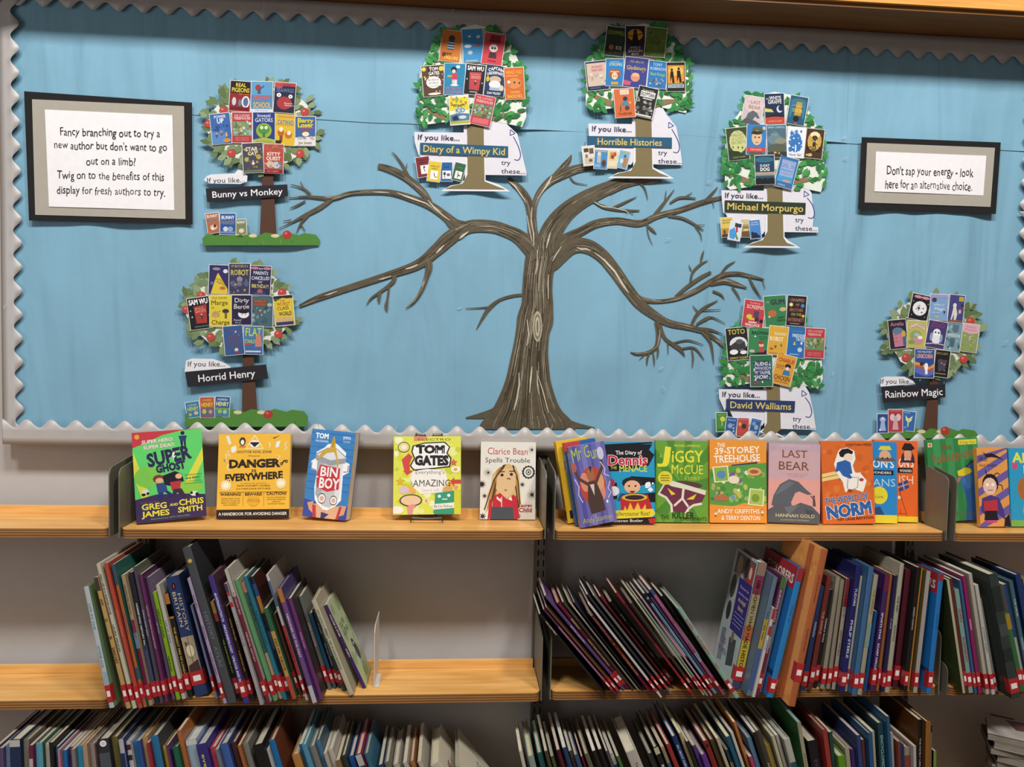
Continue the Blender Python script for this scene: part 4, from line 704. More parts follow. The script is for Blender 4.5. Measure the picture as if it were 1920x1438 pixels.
D3c = [
 (1411.7,207,37,52,9,'pale pink cover picture with dark bear shape',"b c8b8bc;e .5 .3 .5 .3 d4c0c0;t THE|.2|.2|.18|.06|a89098;t LAST|.58|.2|.5|.13|8a6a64|bold=.01;t BEAR|.56|.38|.62|.13|9a6a5a|bold=.01;q .18 .85 .28 .62 .5 .5 .72 .56 .9 .74 .8 .76 .66 .7 .55 .86 5e646c;q 0 .95 .2 .8 .7 .86 1 .96 1 1 0 1 54585e"),
 (1452.4,203.6,36,56,-2,'dark navy cover picture with moon and orange foot',"b 22304c;t THE|.14|.17|.16|.06|ddd;t WHITE|.55|.14|.62|.13|e6e8ee|jit=.2|bold=.02;t GIRAFFE|.52|.27|.72|.13|e6e8ee|jit=.2|bold=.02;e .76 .52 .16 .12 c8d8e4;e .82 .49 .13 .1 22304c;q 0 .48 .35 .52 .45 .62 0 .6 d0c868;q 0 .8 .5 .76 1 .8 1 1 0 1 c04a38;t LAUREN ST JOHN|.5|.92|.7|.06|e0b0a0;q .1 .76 .5 .68 .95 .7 .95 .78 1a2638"),
 (1495.2,207,33,53,10,'teal cover picture with glowing doorway',"b 2a5a74;e .5 .2 .45 .12 3f7488;q .4 .2 .7 .2 .74 .68 .34 .68 b8963c;t HOUSE BY|.5|.34|.6|.07|c8c0a0;t DOOR|.5|.5|.56|.13|e0c860|jit=.2|bold=.01;e .5 .8 .17 .1 1c2228;e .14 .5 .08 .3 3a7a9a;e .86 .5 .08 .3 3a7a9a;r .44 .93 .58 .97 c0583a"),
 (1383.4,269.3,39,60,-6,'dark green cover picture with pale moon and tiny walkers',"b 3c4a34;e .52 .44 .42 .36 c8cc8a;t The|.52|.12|.2|.06|4a5a3a;t VALLEY|.52|.22|.64|.1|6a7048;t of LOST|.52|.34|.6|.1|7a7c50;t SECRETS|.54|.46|.72|.1|7a7c50;q 0 .68 .5 .74 1 .98 1 1 0 1 2e3c2a;f .26 .58 .05 26301e 26301e;f .5 .6 .05 26301e 26301e;f .7 .62 .05 26301e 26301e;t LESLEY PARR|.5|.92|.6|.05|a8b080"),
 (1418.4,261.3,36,56,2,'blue cover picture with painted face in a cap',"b 3a7cc0;e .55 .18 .3 .12 5a6450;r .3 .2 .84 .27 4a5444;e .52 .45 .27 .25 d8b890;e .5 .28 .28 .06 3a3028;e .43 .43 .05 .025 333;e .63 .43 .05 .025 333;e .52 .6 .07 .02 a8604a;e .88 .12 .08 .06 c8c0c0;r 0 .76 1 .92 c84848;t MICHAEL|.5|.84|.6|.06|f0c8c0;q .2 .92 .8 .92 .9 1 .1 1 5a5a44"),
 (1456.4,264.4,36,60,-2,'blue-grey cover picture of a stormy valley',"b 506e80;r 0 0 1 .1 44749a;t EMMA CARROLL|.5|.07|.9|.07|c8d0c8;e .4 .45 .4 .16 6a8490;e .7 .5 .3 .1 8a8c78;t The|.4|.2|.2|.06|9aa898;t WEEK|.4|.28|.4|.08|a8b09a;e .5 .72 .5 .14 5a5e50;r 0 .84 1 1 3a3a34;e .4 .86 .08 .03 c8b070;e .6 .88 .06 .03 b09a68"),
 (1492.5,266.9,33,57,4,'white-edged blue watery cover picture',"b e4e6ec;p 50 3a78bc,4a86c4,2f6cb0 .14 .12 .86 .78 .1;e .5 .45 .3 .26 3a76ba;e .5 .7 .04 .12 dde8f4;p 8 dde8f4,c0d4ea .2 .2 .8 .7 .05;t Hover Girl|.5|.9|.7|.08|4a6aa0|jit=.4"),
 (1526.8,269.3,33,55,6,'dark brown cover picture with golden tree shape',"b 4a3422;e .5 .42 .4 .34 c8a450;e .5 .2 .28 .1 e8dcb0;q .44 .3 .56 .3 .6 .6 .4 .6 3a2a1c;e .5 .3 .16 .08 4a3c28;t When|.5|.42|.3|.06|f0e8d0;t ROARED|.5|.68|.82|.17|222|bold=.04|jit=.2;e .3 .9 .14 .05 c8b080;p 12 6a4c2a,e0c880 .05 .05 .95 .95 .05"),
 (1434.2,318.3,36,54,-2,'dark teal cover picture with beach and city outline',"b 24445a;e .5 .15 .5 .1 3a6a84;t D-DAY|.5|.35|.5|.09|e8eef0|bold=.03;t DOG|.5|.48|.5|.12|f0f4f6|bold=.05;r 0 .58 1 .64 c09a78;r 0 .64 1 .7 8a9a98;q 0 .82 .2 .78 .4 .84 .5 .7 .6 .84 .8 .78 1 .82 1 1 0 1 1a2024;r 0 .7 1 .78 3a5460"),
 (1474.7,323.2,34,57,14,'mid blue cover picture with red lettering and swimmer',"b 3a70a8;q .12 .1 .9 .1 .9 .64 .12 .64 8ab4e0;t THE BOY AND|.5|.14|.7|.06|c05a6a;t GIRL 38|.48|.28|.74|.14|b04a64|jit=.2;t FINDING|.5|.44|.7|.08|4a6ab0;t A FRIEND|.5|.55|.7|.08|c05a6a;r .08 .64 .92 .84 4a9ad0;e .6 .78 .24 .04 c89a80;t EWA|.4|.93|.4|.06|c8dce8")]
D3s = [
 (1363.4,426,22,36,-5,'small yellow cover picture with orange field',"b d8c060;t PRIVATE|.5|.14|.7|.08|6a5a2a;t PEACEFUL|.5|.26|.76|.08|6a5a2a;r 0 .55 1 .85 b88a3a;r 0 .85 1 1 4a3a24;e .25 .74 .1 .12 5a4424"),
 (1378.5,433.4,22,34,10,'small white cover picture with red streak on blue',"b d4dce8;q .4 .04 .6 .04 .74 .5 .6 .6 b84840;r .4 .06 .95 .26 3a3a44;q .0 .5 .4 .3 .7 .7 .5 .95 .1 .9 4a9ad8;q .5 .5 .9 .9 .7 .95 6a8a5a"),
 (1398.6,427.8,16,33,0,'small sepia cover picture',"b a89468;r 0 0 1 .3 c8b890;r .1 .4 .9 .5 8a7448;q 0 .7 1 .65 1 1 0 1 6a5434;e .5 .6 .3 .05 e0d0a0"),
 (1416,429.8,20,34,-6,'small blue cover picture with black castle outline',"b 4a84c8;t MICHAEL|.5|.12|.7|.08|d0e0f0;t MORPURGO|.5|.24|.8|.08|d0e0f0;q .1 .8 .1 .66 .25 .6 .35 .7 .5 .66 .9 .9 .9 .98 .1 .98 222c44")]
D4c = [
 (1413.4,588.4,39,50,8,'red cover picture with grey tower of gadgets',"b c0404a;t The DAY the|.5|.1|.5|.06|ecd0c8;t SCREENS|.52|.24|.8|.14|e8d8d0|jit=.4|bold=.01;r .5 .38 .74 .62 4a4a5c;e .3 .62 .14 .09 c8c83c;e .68 .7 .1 .1 3a3442;r .3 .66 .56 .74 e0c040;t DANNY|.5|.82|.4|.08|f4ece8|bold=.04;t WALLACE|.5|.92|.7|.09|f4ece8|bold=.04;e .9 .74 .09 .07 2a2428"),
 (1454.2,583,41,57,-4,'green cover picture with dark grey title and orange animal',"b 3a7e50;t MR|.16|.2|.16|.07|9ab8a0;t GUM|.62|.2|.66|.17|3a3a42|bold=.06;e .34 .58 .2 .12 b86a44;e .84 .46 .16 .07 c8b088;e .2 .68 .05 .03 e0d8c8;t ANDY|.74|.72|.3|.07|1c3424|bold=.02;t STANTON|.74|.82|.42|.07|1c3424|bold=.02"),
 (1493.2,582.8,35,56,4,'black cover picture with coloured hand-drawn title',"b 2a2226;t I SWAPPED|.5|.14|.8|.11|b88a70|bold=.01;t MY|.55|.3|.2|.1|c08a78;s .2 .3 .14 9 c8b84a .6;e .2 .3 .06 .04 ecebe0;s .82 .32 .13 7 4a8ab8 .6;t BROTHER|.5|.47|.72|.11|b8705a|bold=.01;t ON THE|.5|.62|.55|.1|c8b84a;t INTERNET!|.5|.8|.86|.12|b8705a|bold=.02;s .88 .66 .1 8 d8c050 .6;r .2 .92 .7 .94 a8a0a0"),
 (1382.8,644.5,40,60,-5,'black and white cover picture with yellow title',"b 24242a;t TOTO|.5|.12|.8|.16|c8b850|bold=.04;e .55 .5 .42 .22 dcdcdc;q .14 .55 .5 .4 .84 .44 .9 .66 .5 .72 .2 .7 3a3a40;e .6 .44 .18 .08 54545c;e .3 .75 .2 .08 ececec;e .75 .78 .16 .06 e4e4e4;t DERMOT O'LEARY|.5|.94|.85|.07|c8b850|bold=.03"),
 (1422.3,642,38,55,3,'green cover picture with black title and small red figure',"b 3a8254;t LITTLE|.3|.08|.3|.05|8ac09a;t BADMAN|.56|.17|.84|.11|1c2620|bold=.02;t time-travelling|.7|.3|.4|.05|1c4a30;t teacher|.7|.37|.3|.05|1c4a30;q 0 1 0 .94 .5 .84 1 .74 1 1 24282a;e .64 .58 .12 .08 e0c0a0;q .52 .64 .78 .64 .8 .82 .55 .84 b84a48;e .2 .8 .14 .05 c8b8a0;e .32 .3 .05 .03 c8e0d0;e .62 .5 .14 .06 a83c3c"),
 (1458.7,638.5,35,53,6,'mustard cover picture with cream title and small runners',"b d8a83c;t RUNAWAY|.6|.26|.66|.11|f2e6c0|bold=.02|jit=.3;t ROBOT|.42|.44|.74|.15|f4eacc|bold=.04|jit=.3;t FRANK|.5|.06|.6|.05|e8c878;f .4 .68 .08 7a4428 4a3428;f .7 .62 .07 6a6a5a 5a5a50;e .2 .8 .1 .04 9a6a30;r .1 .93 .9 .96 c08a30"),
 (1492.8,641.7,36,57,5,'bright blue cover picture with light lettering',"b 2c6cb0;t SUPER SUNNY|.5|.14|.6|.07|5aa0a0;t FREDDIE|.6|.28|.66|.11|dce8ec|bold=.03;t YATES|.7|.4|.45|.11|dce8ec|bold=.03;f .42 .54 .09 c8c83c 34508c;e .72 .74 .12 .08 b8d0e4;e .78 .52 .05 .05 e4e8ec;r .2 .88 .7 .92 7ab0d8"),
 (1527.7,643.2,36,55,3,'crimson cover picture with forest treehouse scene',"b b83c48;t THE 13-STOREY|.5|.1|.8|.08|e8b0a8|bold=.02;t TREEHOUSE|.46|.21|.7|.08|f0c8c0|bold=.02;r .04 .32 .96 .74 6a8a5c;p 28 4c6a40,b0a070,a0b0a8,8a4a3c,86a050 .06 .34 .94 .72 .09;t ANDY GRIFFITHS|.5|.84|.7|.05|e89890;t TERRY DENTON|.5|.91|.7|.05|e89890"),
 (1427.7,695.2,41,58,-1,'deep green cover picture with dense white lettering',"b 2e6e48;r .16 .18 .9 .8 24344e;t ALIENS|.5|.27|.6|.12|d4d4e4|bold=.04|jit=.3;t INVADED|.52|.41|.66|.11|c8c8e0|bold=.03|jit=.3;t MY TALENT|.53|.55|.68|.11|d4d4e4|bold=.03|jit=.3;t SHOW!|.5|.7|.6|.14|dcdcec|bold=.04|jit=.3;p 20 6a8ab8,c8d0e0 .16 .18 .24 .8 .04;p 20 6a8ab8,c8d0e0 .84 .18 .9 .8 .04;e .25 .9 .14 .05 8a4458;e .54 .86 .03 .04 e8e8e8"),
 (1470,693.4,36,56,14,'orange-yellow cover picture with jumping boy shape',"b d89c3c;t CHARLIE|.52|.18|.85|.13|b84030|bold=.04;t CHANGES|.26|.38|.4|.06|3a3a30;t INTO A|.26|.46|.36|.06|3a3a30;e .66 .36 .16 .08 2a2430;e .66 .44 .1 .06 ecd0b8;q .5 .5 .8 .5 .86 .66 .46 .66 3a78b0;t CHICKEN|.5|.78|.84|.16|4a3428|bold=.02|jit=.3;r .15 .9 .85 .93 b86a30")]
D4s = [
 (1353,791.3,20,35,-1,'small green cover picture with yellow blot',"b 4a8a44;e .6 .34 .24 .14 d0d048;t GANGSTA|.5|.12|.7|.07|8ac07a;r .5 .5 .56 .7 d8e0b0;r .1 .85 .9 .95 356a34"),
 (1371,798.4,20,31,7,'small blue cover picture with white lettering',"b 2e5a9a;t David|.5|.14|.7|.12|c8d8ec;e .4 .5 .24 .16 8aa0b8;p 8 c0ccd8,5a7aa8 .1 .35 .9 .8 .1;r .1 .84 .9 .94 4a78b8"),
 (1392.7,800.8,22,34,2,'small brick-red cover picture with dark blot',"b b44a44;r 0 0 1 .14 c0606a;e .6 .45 .2 .14 3a3438;e .25 .34 .14 .12 d89a50;t BAD DAD|.5|.75|.7|.12|d06a58"),
 (1415.8,800.8,18,30,13,'small bright blue cover picture with pale circle',"b 2f5ea0;e .3 .3 .2 .14 7a9ac8;e .62 .5 .2 .16 9ab0a0;t RAT|.5|.82|.6|.14|e8ecf4|bold=.03;r .1 .06 .9 .12 5a8ac8")]
apple_tree('apple tree cutout in the upper left, right beside the larger notice', 1, (491,236,118,92), [(492.5,318),(511.4,318),(518.5,441),(487,441)][::-1], (379,600,439,460),
 [(419,207),(391,232),(434,287),(562.7,288),(571.6,210)], [(385.6,353.4),(538.6,345.6),(540,367.6),(388.5,379)], ('Bunny vs Monkey',133,12.5,0),
 [(382,337),(388,330),(396,327),(440,325),(446,318),(456,320),(464,330),(463,341),(450,345),(392,344)][::-1], ('If you like...',423.5,337.5,73,10,-1), T1c, T1s, (538,440))
apple_tree('apple tree cutout in the lower left corner, its grass touching the bottom border', 2, (449,578,118,90), [(455,660),(475,660),(483,779),(453.5,779)][::-1], (346,578,770,800),
 [(378,554),(349.5,580),(395,632),(522,626.5),(529,548)], [(347,698),(499,683),(503,710),(352,726)], ('Horrid Henry',108,14,-1),
 [(346,697),(349,676),(360,672),(400,673),(420,680),(433,688),(431,690)][::-1], ('If you like...',387,682,72,10,0), T2c, T2s, (503,777))
apple_tree('apple tree cutout in the lower right corner of the board', 3, (1749,626,100,84), [(1745,703),(1760,703),(1757.4,810),(1730.5,810)][::-1], (1647,1835,806,822),
 [(1699,670),(1807,673.4),(1820,602)], [(1652.8,725.8),(1772.5,719.8),(1772.5,745),(1655.6,755.3)], ('Rainbow Magic',109,14,0),
 [(1651,725),(1650,710),(1660,706),(1695,706),(1712,714),(1716,720)][::-1], ('If you like...',1682,714.5,64,9.5,0), T3c, T3s, (1772,807.5))
green_tree('green-leaved paper tree at the top centre-left, blue strip above four tiny covers', 4, (778,993,40,236), 891, [(787.7,267.4),(952.7,274.3),(952.7,294.5),(787.7,288)], '2a5a78', ('Diary of a Wimpy Kid',155,13.5),
 (822.5,257.5,80), [(925,219),(945,228),(958,240),(970,251),(978,285),(987,322),(987,329),(913,328)], (831,953,357), [('try',948.5,304.7,17),('these...',963,321,46)], (961,247,975,299), D1c, D1s)
green_tree('green-leaved paper tree at the top right of centre, its crown half in shadow', 5, (1090,1300,38,210), 1206, [(1101,254.7),(1259.8,258),(1259.8,277.5),(1101,273.6)], '2a5a78', ('Horrible Histories',122,13),
 (1147,241.5,76), [(1239,196),(1250,215),(1262,230),(1268,238),(1275,275),(1279.5,309.5),(1221,308)], (1143.5,1260,333), [('try',1242.5,286,17),('these...',1257,302,46)], (1258,233,1273,285), D2c, D2s)
green_tree('green-leaved paper tree with a dark green name strip, right side of the board', 6, (1351,1553,166,358), 1452.6, [(1359,375.3),(1510.8,380.4),(1510,401.5),(1359,396.6)], '2e3a2a', ('Michael Morpurgo',144,13.5),
 (1395,366.5,73), [(1503.6,346),(1514,352),(1521.5,361.5),(1526,402.6),(1523.7,425),(1534,426),(1534,436),(1463.6,435)], (1398,1497,463), [('try',1499,412,16),('these...',1512,428,42)], (1512,362,1526,408), D3c, D3s)
green_tree('green-leaved paper tree at the bottom of the board, its base behind the scallops', 7, (1348,1549,577,727), 1449.6, [(1362,747.8),(1491,752),(1489.6,773),(1361.7,768.3)], '2b3c68', ('David Walliams',116,13),
 (1389.5,739.5,72), [(1500,718),(1510,724),(1517,736),(1525,772),(1530,806),(1463,804)], (1420,1474,822), [('try',1494.5,785,15.5),('these...',1507.5,799.5,43)], (1508,736,1521,781), D4c, D4s)
# ------------------------------------------------------------ face-out books on the upper shelf
GD = 'face-out books on the upper shelf'
def face_book(label, TL, TR, BR, BL, T, cover, art, spine=None, back=None, lean=8, spine_art=None, pages='d9cbb0', hard=False, sz=1, zs=None, group=GD, shelfrow=1, Yfix=None, zl=0, artx=(0, 1), yaw=0):
    z0 = SHELF_Z[shelfrow]+TH+.0009+zl+T*math.sin(R_(lean))
    if isinstance(Yfix, str): Yfix = YN+(.0115 if Yfix == 'n1' else .0215)
    PB = at_z((BL[0]+BR[0])/2, (BL[1]+BR[1])/2, z0); yb = PB.y if Yfix is None else Yfix
    def leanpt(px, py):
        d = ray(px, py); k = math.tan(R_(lean))     # plane y = yb + (z-z0)*k
        t = (yb+(CAM.z-z0)*k-CAM.y)/(d.y-d.z*k); return CAM+d*t
    a, b_, c, d_ = leanpt(*TL), leanpt(*TR), leanpt(*BR), leanpt(*BL)
    W_ = ((b_-a).length+(c-d_).length)/2; H_ = ((a-d_).length+(b_-c).length)/2
    roll = math.atan2((c-d_).z, (c-d_).x)*.5+(-math.atan2(((a-d_)+(b_-c)).x, ((a-d_)+(b_-c)).z))*.5 if sz else 0
    ctr = (c+d_)/2; W_ = W_/math.cos(R_(yaw))-(T*abs(math.sin(R_(yaw)))*.8 if yaw else 0); ctr = ctr-Vector((T*math.sin(R_(yaw))*-.4, 0, 0))
    pivot = Vector((ctr.x, yb, z0+abs(math.sin(roll))*W_/2))
    o = empty('book', pivot, label, 'book', group, rot=(-R_(lean), -roll, R_(yaw)))
    ct = .002 if hard else .0009; x0, x1 = -W_/2, W_/2
    spine = spine or cover; back = back or spine
    b = MB(); b.box((x0, 0, 0), (x1, ct, H_), cover); b.box((x0, T-ct, 0), (x1, T, H_), back); b.box((x0, ct, 0), (x0+ct, T-ct, H_), spine)
    b.build('cover', M_GLOSS, o)
    m_ = .0025 if hard else .0008
    b = MB(); b.box((x0+ct, ct, m_), (x1-m_, T-ct, H_-m_), pages); b.build('pages', M_PAGE, o)
    b = MB(); A = Art(W_*artx[1], H_, lambda x, y, z: Vector((x0+artx[0]*W_+x, -.00005-z, H_-y)), b, seed=int(TL[0])); A.clip = True; A.r(0, 0, 1, 1, cover); A.run(art)
    b.build('cover_print', M_GLOSS, o)
    if spine_art:
        b = MB(); A = Art(T, H_, lambda x, y, z: Vector((x0-.00005-z, T-x, H_-y)), b, seed=2); A.run(spine_art); b.build('spine_print', M_GLOSS, o)
    return o, W_, H_
face_book('green paperback with navy title and purple foot, leftmost face-out book', (257,812),(378,808),(380,976),(261,980), .018, '60d06a',
 "q 0 0 1 0 .7 .01 .42 .05 .16 .13 0 .17 c23a44;q 0 .2 .2 .7 .1 .74 0 .5 d8d84a;q 1 .22 .78 .5 .7 .62 .82 .62 1 .36 dcd84a;q 0 .74 .3 .7 .68 .72 1 .75 1 1 0 1 3c2e58;e .2 .5 .2 .12 7cc850;e .75 .66 .22 .06 8cc84a;e .07 .05 .035 .028 e0a03c;"
 "t SUPER HERO.|.36|.105|.46|.04|f0e4e0|bold=.04|shear=.15|rot=-3|out=a83a48;t SUPER DEAD.|.38|.165|.46|.04|f0e4e0|bold=.04|shear=.15|rot=-3|out=a83a48;"
 "t SUPER|.5|.285|.62|.15|2c2750|bold=.08|rot=-8|jit=.2;t GHOST|.52|.41|.42|.085|2c2750|bold=.11|rot=-6|jit=.2;q .56 .25 .6 .24 .575 .29 .61 .285 .55 .34 .57 .3 .545 .3 e8e8e0;"
 "e .72 .04 .03 .022 241f3c;q .66 .07 .78 .07 .76 .13 .68 .13 2c3a78;q .68 .13 .72 .13 .715 .19 .69 .19 241f3c;q .73 .13 .76 .13 .76 .19 .735 .19 241f3c;"
 "e .34 .53 .08 .045 7a3c34;e .35 .55 .055 .03 e0b088;q .3 .58 .44 .58 .46 .68 .32 .69 2f4a86;q .33 .69 .4 .68 .38 .75 .3 .76 28306a;q .42 .68 .46 .67 .54 .72 .5 .74 28306a;"
 "q .4 .5 .58 .46 .68 .5 .7 .58 .6 .6 .5 .62 .42 .6 201c2c;e .63 .52 .05 .03 e4b48c;q .5 .58 .66 .57 .64 .66 .52 .67 b8383c;q .54 .66 .66 .66 .72 .75 .68 .76 .6 .7 .52 .74 3a2a44;"
 "t 'OUTRAGEOUSLY|.84|.515|.26|.014|3a4a40;t and EPIC!'|.84|.55|.22|.022|3a4a40|bold=.03;t A HUGE THRILL|.84|.585|.24|.012|3a4a40;t from the bestselling duo|.84|.61|.26|.011|3a4a40;e .15 .66 .05 .025 d8dcd0;e .12 .69 .03 .015 222;e .18 .68 .02 .015 222;e .84 .73 .06 .028 dcdcd8;e .8 .72 .02 .015 222;e .88 .74 .025 .02 222;"
 "t from heroes|.2|.775|.26|.018|9a5a5a;t GREG|.26|.825|.36|.066|e2d84a|bold=.05;t AND|.54|.83|.12|.03|e2d84a|bold=.04;t CHRIS|.79|.815|.36|.066|e2d84a|bold=.05;t JAMES|.28|.905|.38|.062|e2d84a|bold=.05;t SMITH|.77|.895|.36|.062|e2d84a|bold=.05;t illustrated by AMY NGUYEN|.48|.965|.56|.016|7ab87a", spine='4aa858', back='3c2e58',
 spine_art="r 0 0 1 .12 b83a42;r 0 .75 1 1 33284e;t SUPER GHOST|.5|.38|.5|.6|1c2430|bold=.05|vert=1", yaw=20)
face_book('bright yellow paperback with black band along its foot', (410,814),(546,815),(541,972),(406,974), .014, 'efba40',
 "r 0 .895 1 1 2a2226;t A HANDBOOK FOR AVOIDING DANGER|.5|.945|.94|.036|f0ead8|bold=.03;q .5 .01 .63 .18 .37 .18 f4e4b0;q .5 .03 .61 .17 .39 .17 efba40;e .5 .12 .07 .045 ececec;r .44 .1 .56 .12 2a2226;q .45 .12 .55 .12 .5 .16 2a2226;"
 "t DOCTOR NOEL ZONE|.5|.215|.48|.03|2e2420|bold=.02;t Presents|.5|.262|.16|.022|4a3a24|shear=.3;t DANGER|.5|.35|.7|.095|2e2420|bold=.1|rot=-1|jit=.15;t IS|.5|.44|.07|.035|2e2420|bold=.04;t EVERYWHERE|.5|.505|.8|.085|2e2420|bold=.08|rot=-3|jit=.15;"
 "q .1 .03 .14 .02 .18 .12 .14 .13 e8e4d8;e .33 .09 .045 .05 3a342c;e .33 .1 .025 .03 ecebe4;q .3 .14 .36 .14 .38 .16 .28 .16 c87a30;q .68 .02 .75 .05 .85 .02 .77 .06 4a3a5a;q .18 .16 .24 .14 .25 .2 .2 .23 .17 .2 ecebe4;q .8 .1 .86 .08 .84 .16 .79 .17 ecebe4;s .1 .31 .03 6 8a7a58;l .006 .12 .2 .15 .22 .13 .24 .17 .27 ecd8a0;l .006 .1 .24 .12 .27 .1 .3 .13 .33 ecd8a0;l .006 .95 .1 .92 .14 .95 .17 .92 .2 ecd8a0;l .006 .82 .26 .86 .28 .82 .31 ecd8a0;l .006 .15 .36 .13 .4 .16 .44 ecd8a0;l .006 .7 .1 .72 .14 .7 .17 ecd8a0;e .88 .36 .022 .018 3a342c;e .88 .36 .012 .01 efba40;e .95 .33 .022 .018 3a342c;e .95 .33 .012 .01 efba40;l .006 .88 .36 .92 .32 .95 .33 3a342c;"
 "s .12 .61 .085 14 f2dfa6 .75;e .12 .61 .045 .03 f8f0d8;s .88 .59 .085 14 f2dfa6 .75;e .88 .59 .045 .03 f8f0d8;t as told by the president|.5|.585|.36|.012|7a5a20;t DAVID O'DOHERTY (WORDS)|.5|.615|.46|.02|5a3e18;t and CHRIS JUDGE (PICTURES)|.5|.65|.48|.018|5a3e18;"
 "r .03 .688 .97 .692 7a5a20;r .36 .69 .363 .86 7a5a20;r .645 .69 .648 .86 7a5a20;t WARNING!|.19|.715|.29|.034|2e2420|bold=.03;t BEWARE!|.505|.715|.24|.034|2e2420|bold=.03;t CAUTION!|.82|.71|.28|.034|2e2420|bold=.03;"
 "t NEVER READ WHILE|.19|.765|.26|.013|5a3e18;t DRIVING, FLYING OR|.19|.79|.26|.013|5a3e18;t BEING CHASED BY|.19|.815|.26|.013|5a3e18;t WILD ANIMALS|.19|.84|.2|.013|5a3e18;s .505 .79 .085 18 e6ac34 .88;t READ NO|.505|.78|.16|.014|5a3e18;t OTHER COVERS|.505|.8|.18|.014|5a3e18;t DO NOT DROP BOOK|.82|.755|.26|.013|5a3e18;t FROM HIGH WINDOW|.82|.78|.26|.013|5a3e18;t UNLESS|.82|.805|.12|.013|5a3e18;t NECESSARY INDEED|.82|.83|.24|.013|5a3e18", lean=9)
face_book('blue-brick-patterned paperback showing a grey dustbin with banana skin', (582,808),(677,812),(651,975),(568,973), .030, '3a82c4',
 "q 0 .8 .2 .82 .8 .86 1 .84 1 1 0 1 3a4aa0;l .004 0 .12 1 .12 2f70b0;l .004 0 .2 1 .2 2f70b0;l .004 0 .28 1 .28 2f70b0;l .004 0 .36 1 .36 2f70b0;l .004 0 .44 1 .44 2f70b0;l .004 0 .52 1 .52 2f70b0;l .004 0 .6 1 .6 2f70b0;l .004 0 .68 1 .68 2f70b0;l .004 0 .04 1 .04 2f70b0;"
 "t TOM|.25|.07|.3|.06|f0f4f8|bold=.08;t VAUGHAN|.25|.13|.3|.026|dce8f4|bold=.03;t EMMA|.82|.07|.18|.035|e8f0f8|bold=.03;t McCANN|.82|.115|.16|.022|dce8f4;"
 "q .16 .33 .06 .37 .08 .46 .22 .48 .2 .66 .24 .8 .38 .9 .62 .92 .84 .78 .82 .5 .94 .46 .94 .36 .82 .34 .84 .24 .64 .16 .56 .14 .4 .16 .34 .2 .16 .26 f4f6f8;"
 "q .2 .35 .8 .37 .78 .76 .6 .88 .42 .86 .24 .74 c4c8cc;q .2 .35 .36 .36 .38 .82 .24 .74 a8adb4;q .66 .37 .8 .37 .78 .76 .68 .83 dfe2e6;q .15 .28 .4 .2 .62 .2 .86 .29 .84 .36 .5 .4 .16 .35 9aa0a8;q .17 .29 .42 .21 .62 .21 .84 .3 .5 .34 dfe2e6;e .5 .21 .07 .022 8a9098;l .025 .08 .38 .08 .45 .2 .47 8a9098;l .025 .92 .38 .92 .45 .82 .46 8a9098;"
 "q .28 .4 .74 .42 .76 .66 .5 .7 .26 .66 .22 .52 c8343c;t BIN|.5|.47|.42|.11|f2f2f2|bold=.04|jit=.1;t BOY|.52|.6|.46|.12|f2f2f2|bold=.05|jit=.1;s .24 .54 .03 5 f2f2f2;s .8 .58 .03 5 f2f2f2;"
 "e .4 .78 .09 .06 2a2a30;e .4 .78 .08 .05 f0f0ee;e .4 .78 .045 .03 d8b0a0;e .67 .79 .085 .055 2a2a30;e .67 .79 .075 .045 f0f0ee;e .67 .79 .045 .028 d8b0a0;"
 "q .18 .86 .3 .84 .5 .92 .7 .86 .86 .84 .84 .96 .74 1 .26 1 dfb08c;q .08 .84 .22 .82 .24 .96 .14 .92 d8a080;q .86 .84 .98 .84 .94 .94 .84 .96 d8a080;q .42 .93 .6 .95 .5 1 .42 1 3a3a78;q .2 .86 .28 .86 .32 1 .24 1 c03a40;q .82 .85 .88 .85 .82 1 .76 1 c03a40;"
 "q .5 .07 .54 .07 .58 .17 .64 .28 .7 .36 .68 .43 .62 .3 .56 .24 .4 .26 .24 .34 .2 .33 .3 .24 .46 .2 .48 .14 d0a838;q .5 .07 .52 .07 .54 .18 .5 .2 b08820", yaw=-13, lean=8, back='2a5a94')
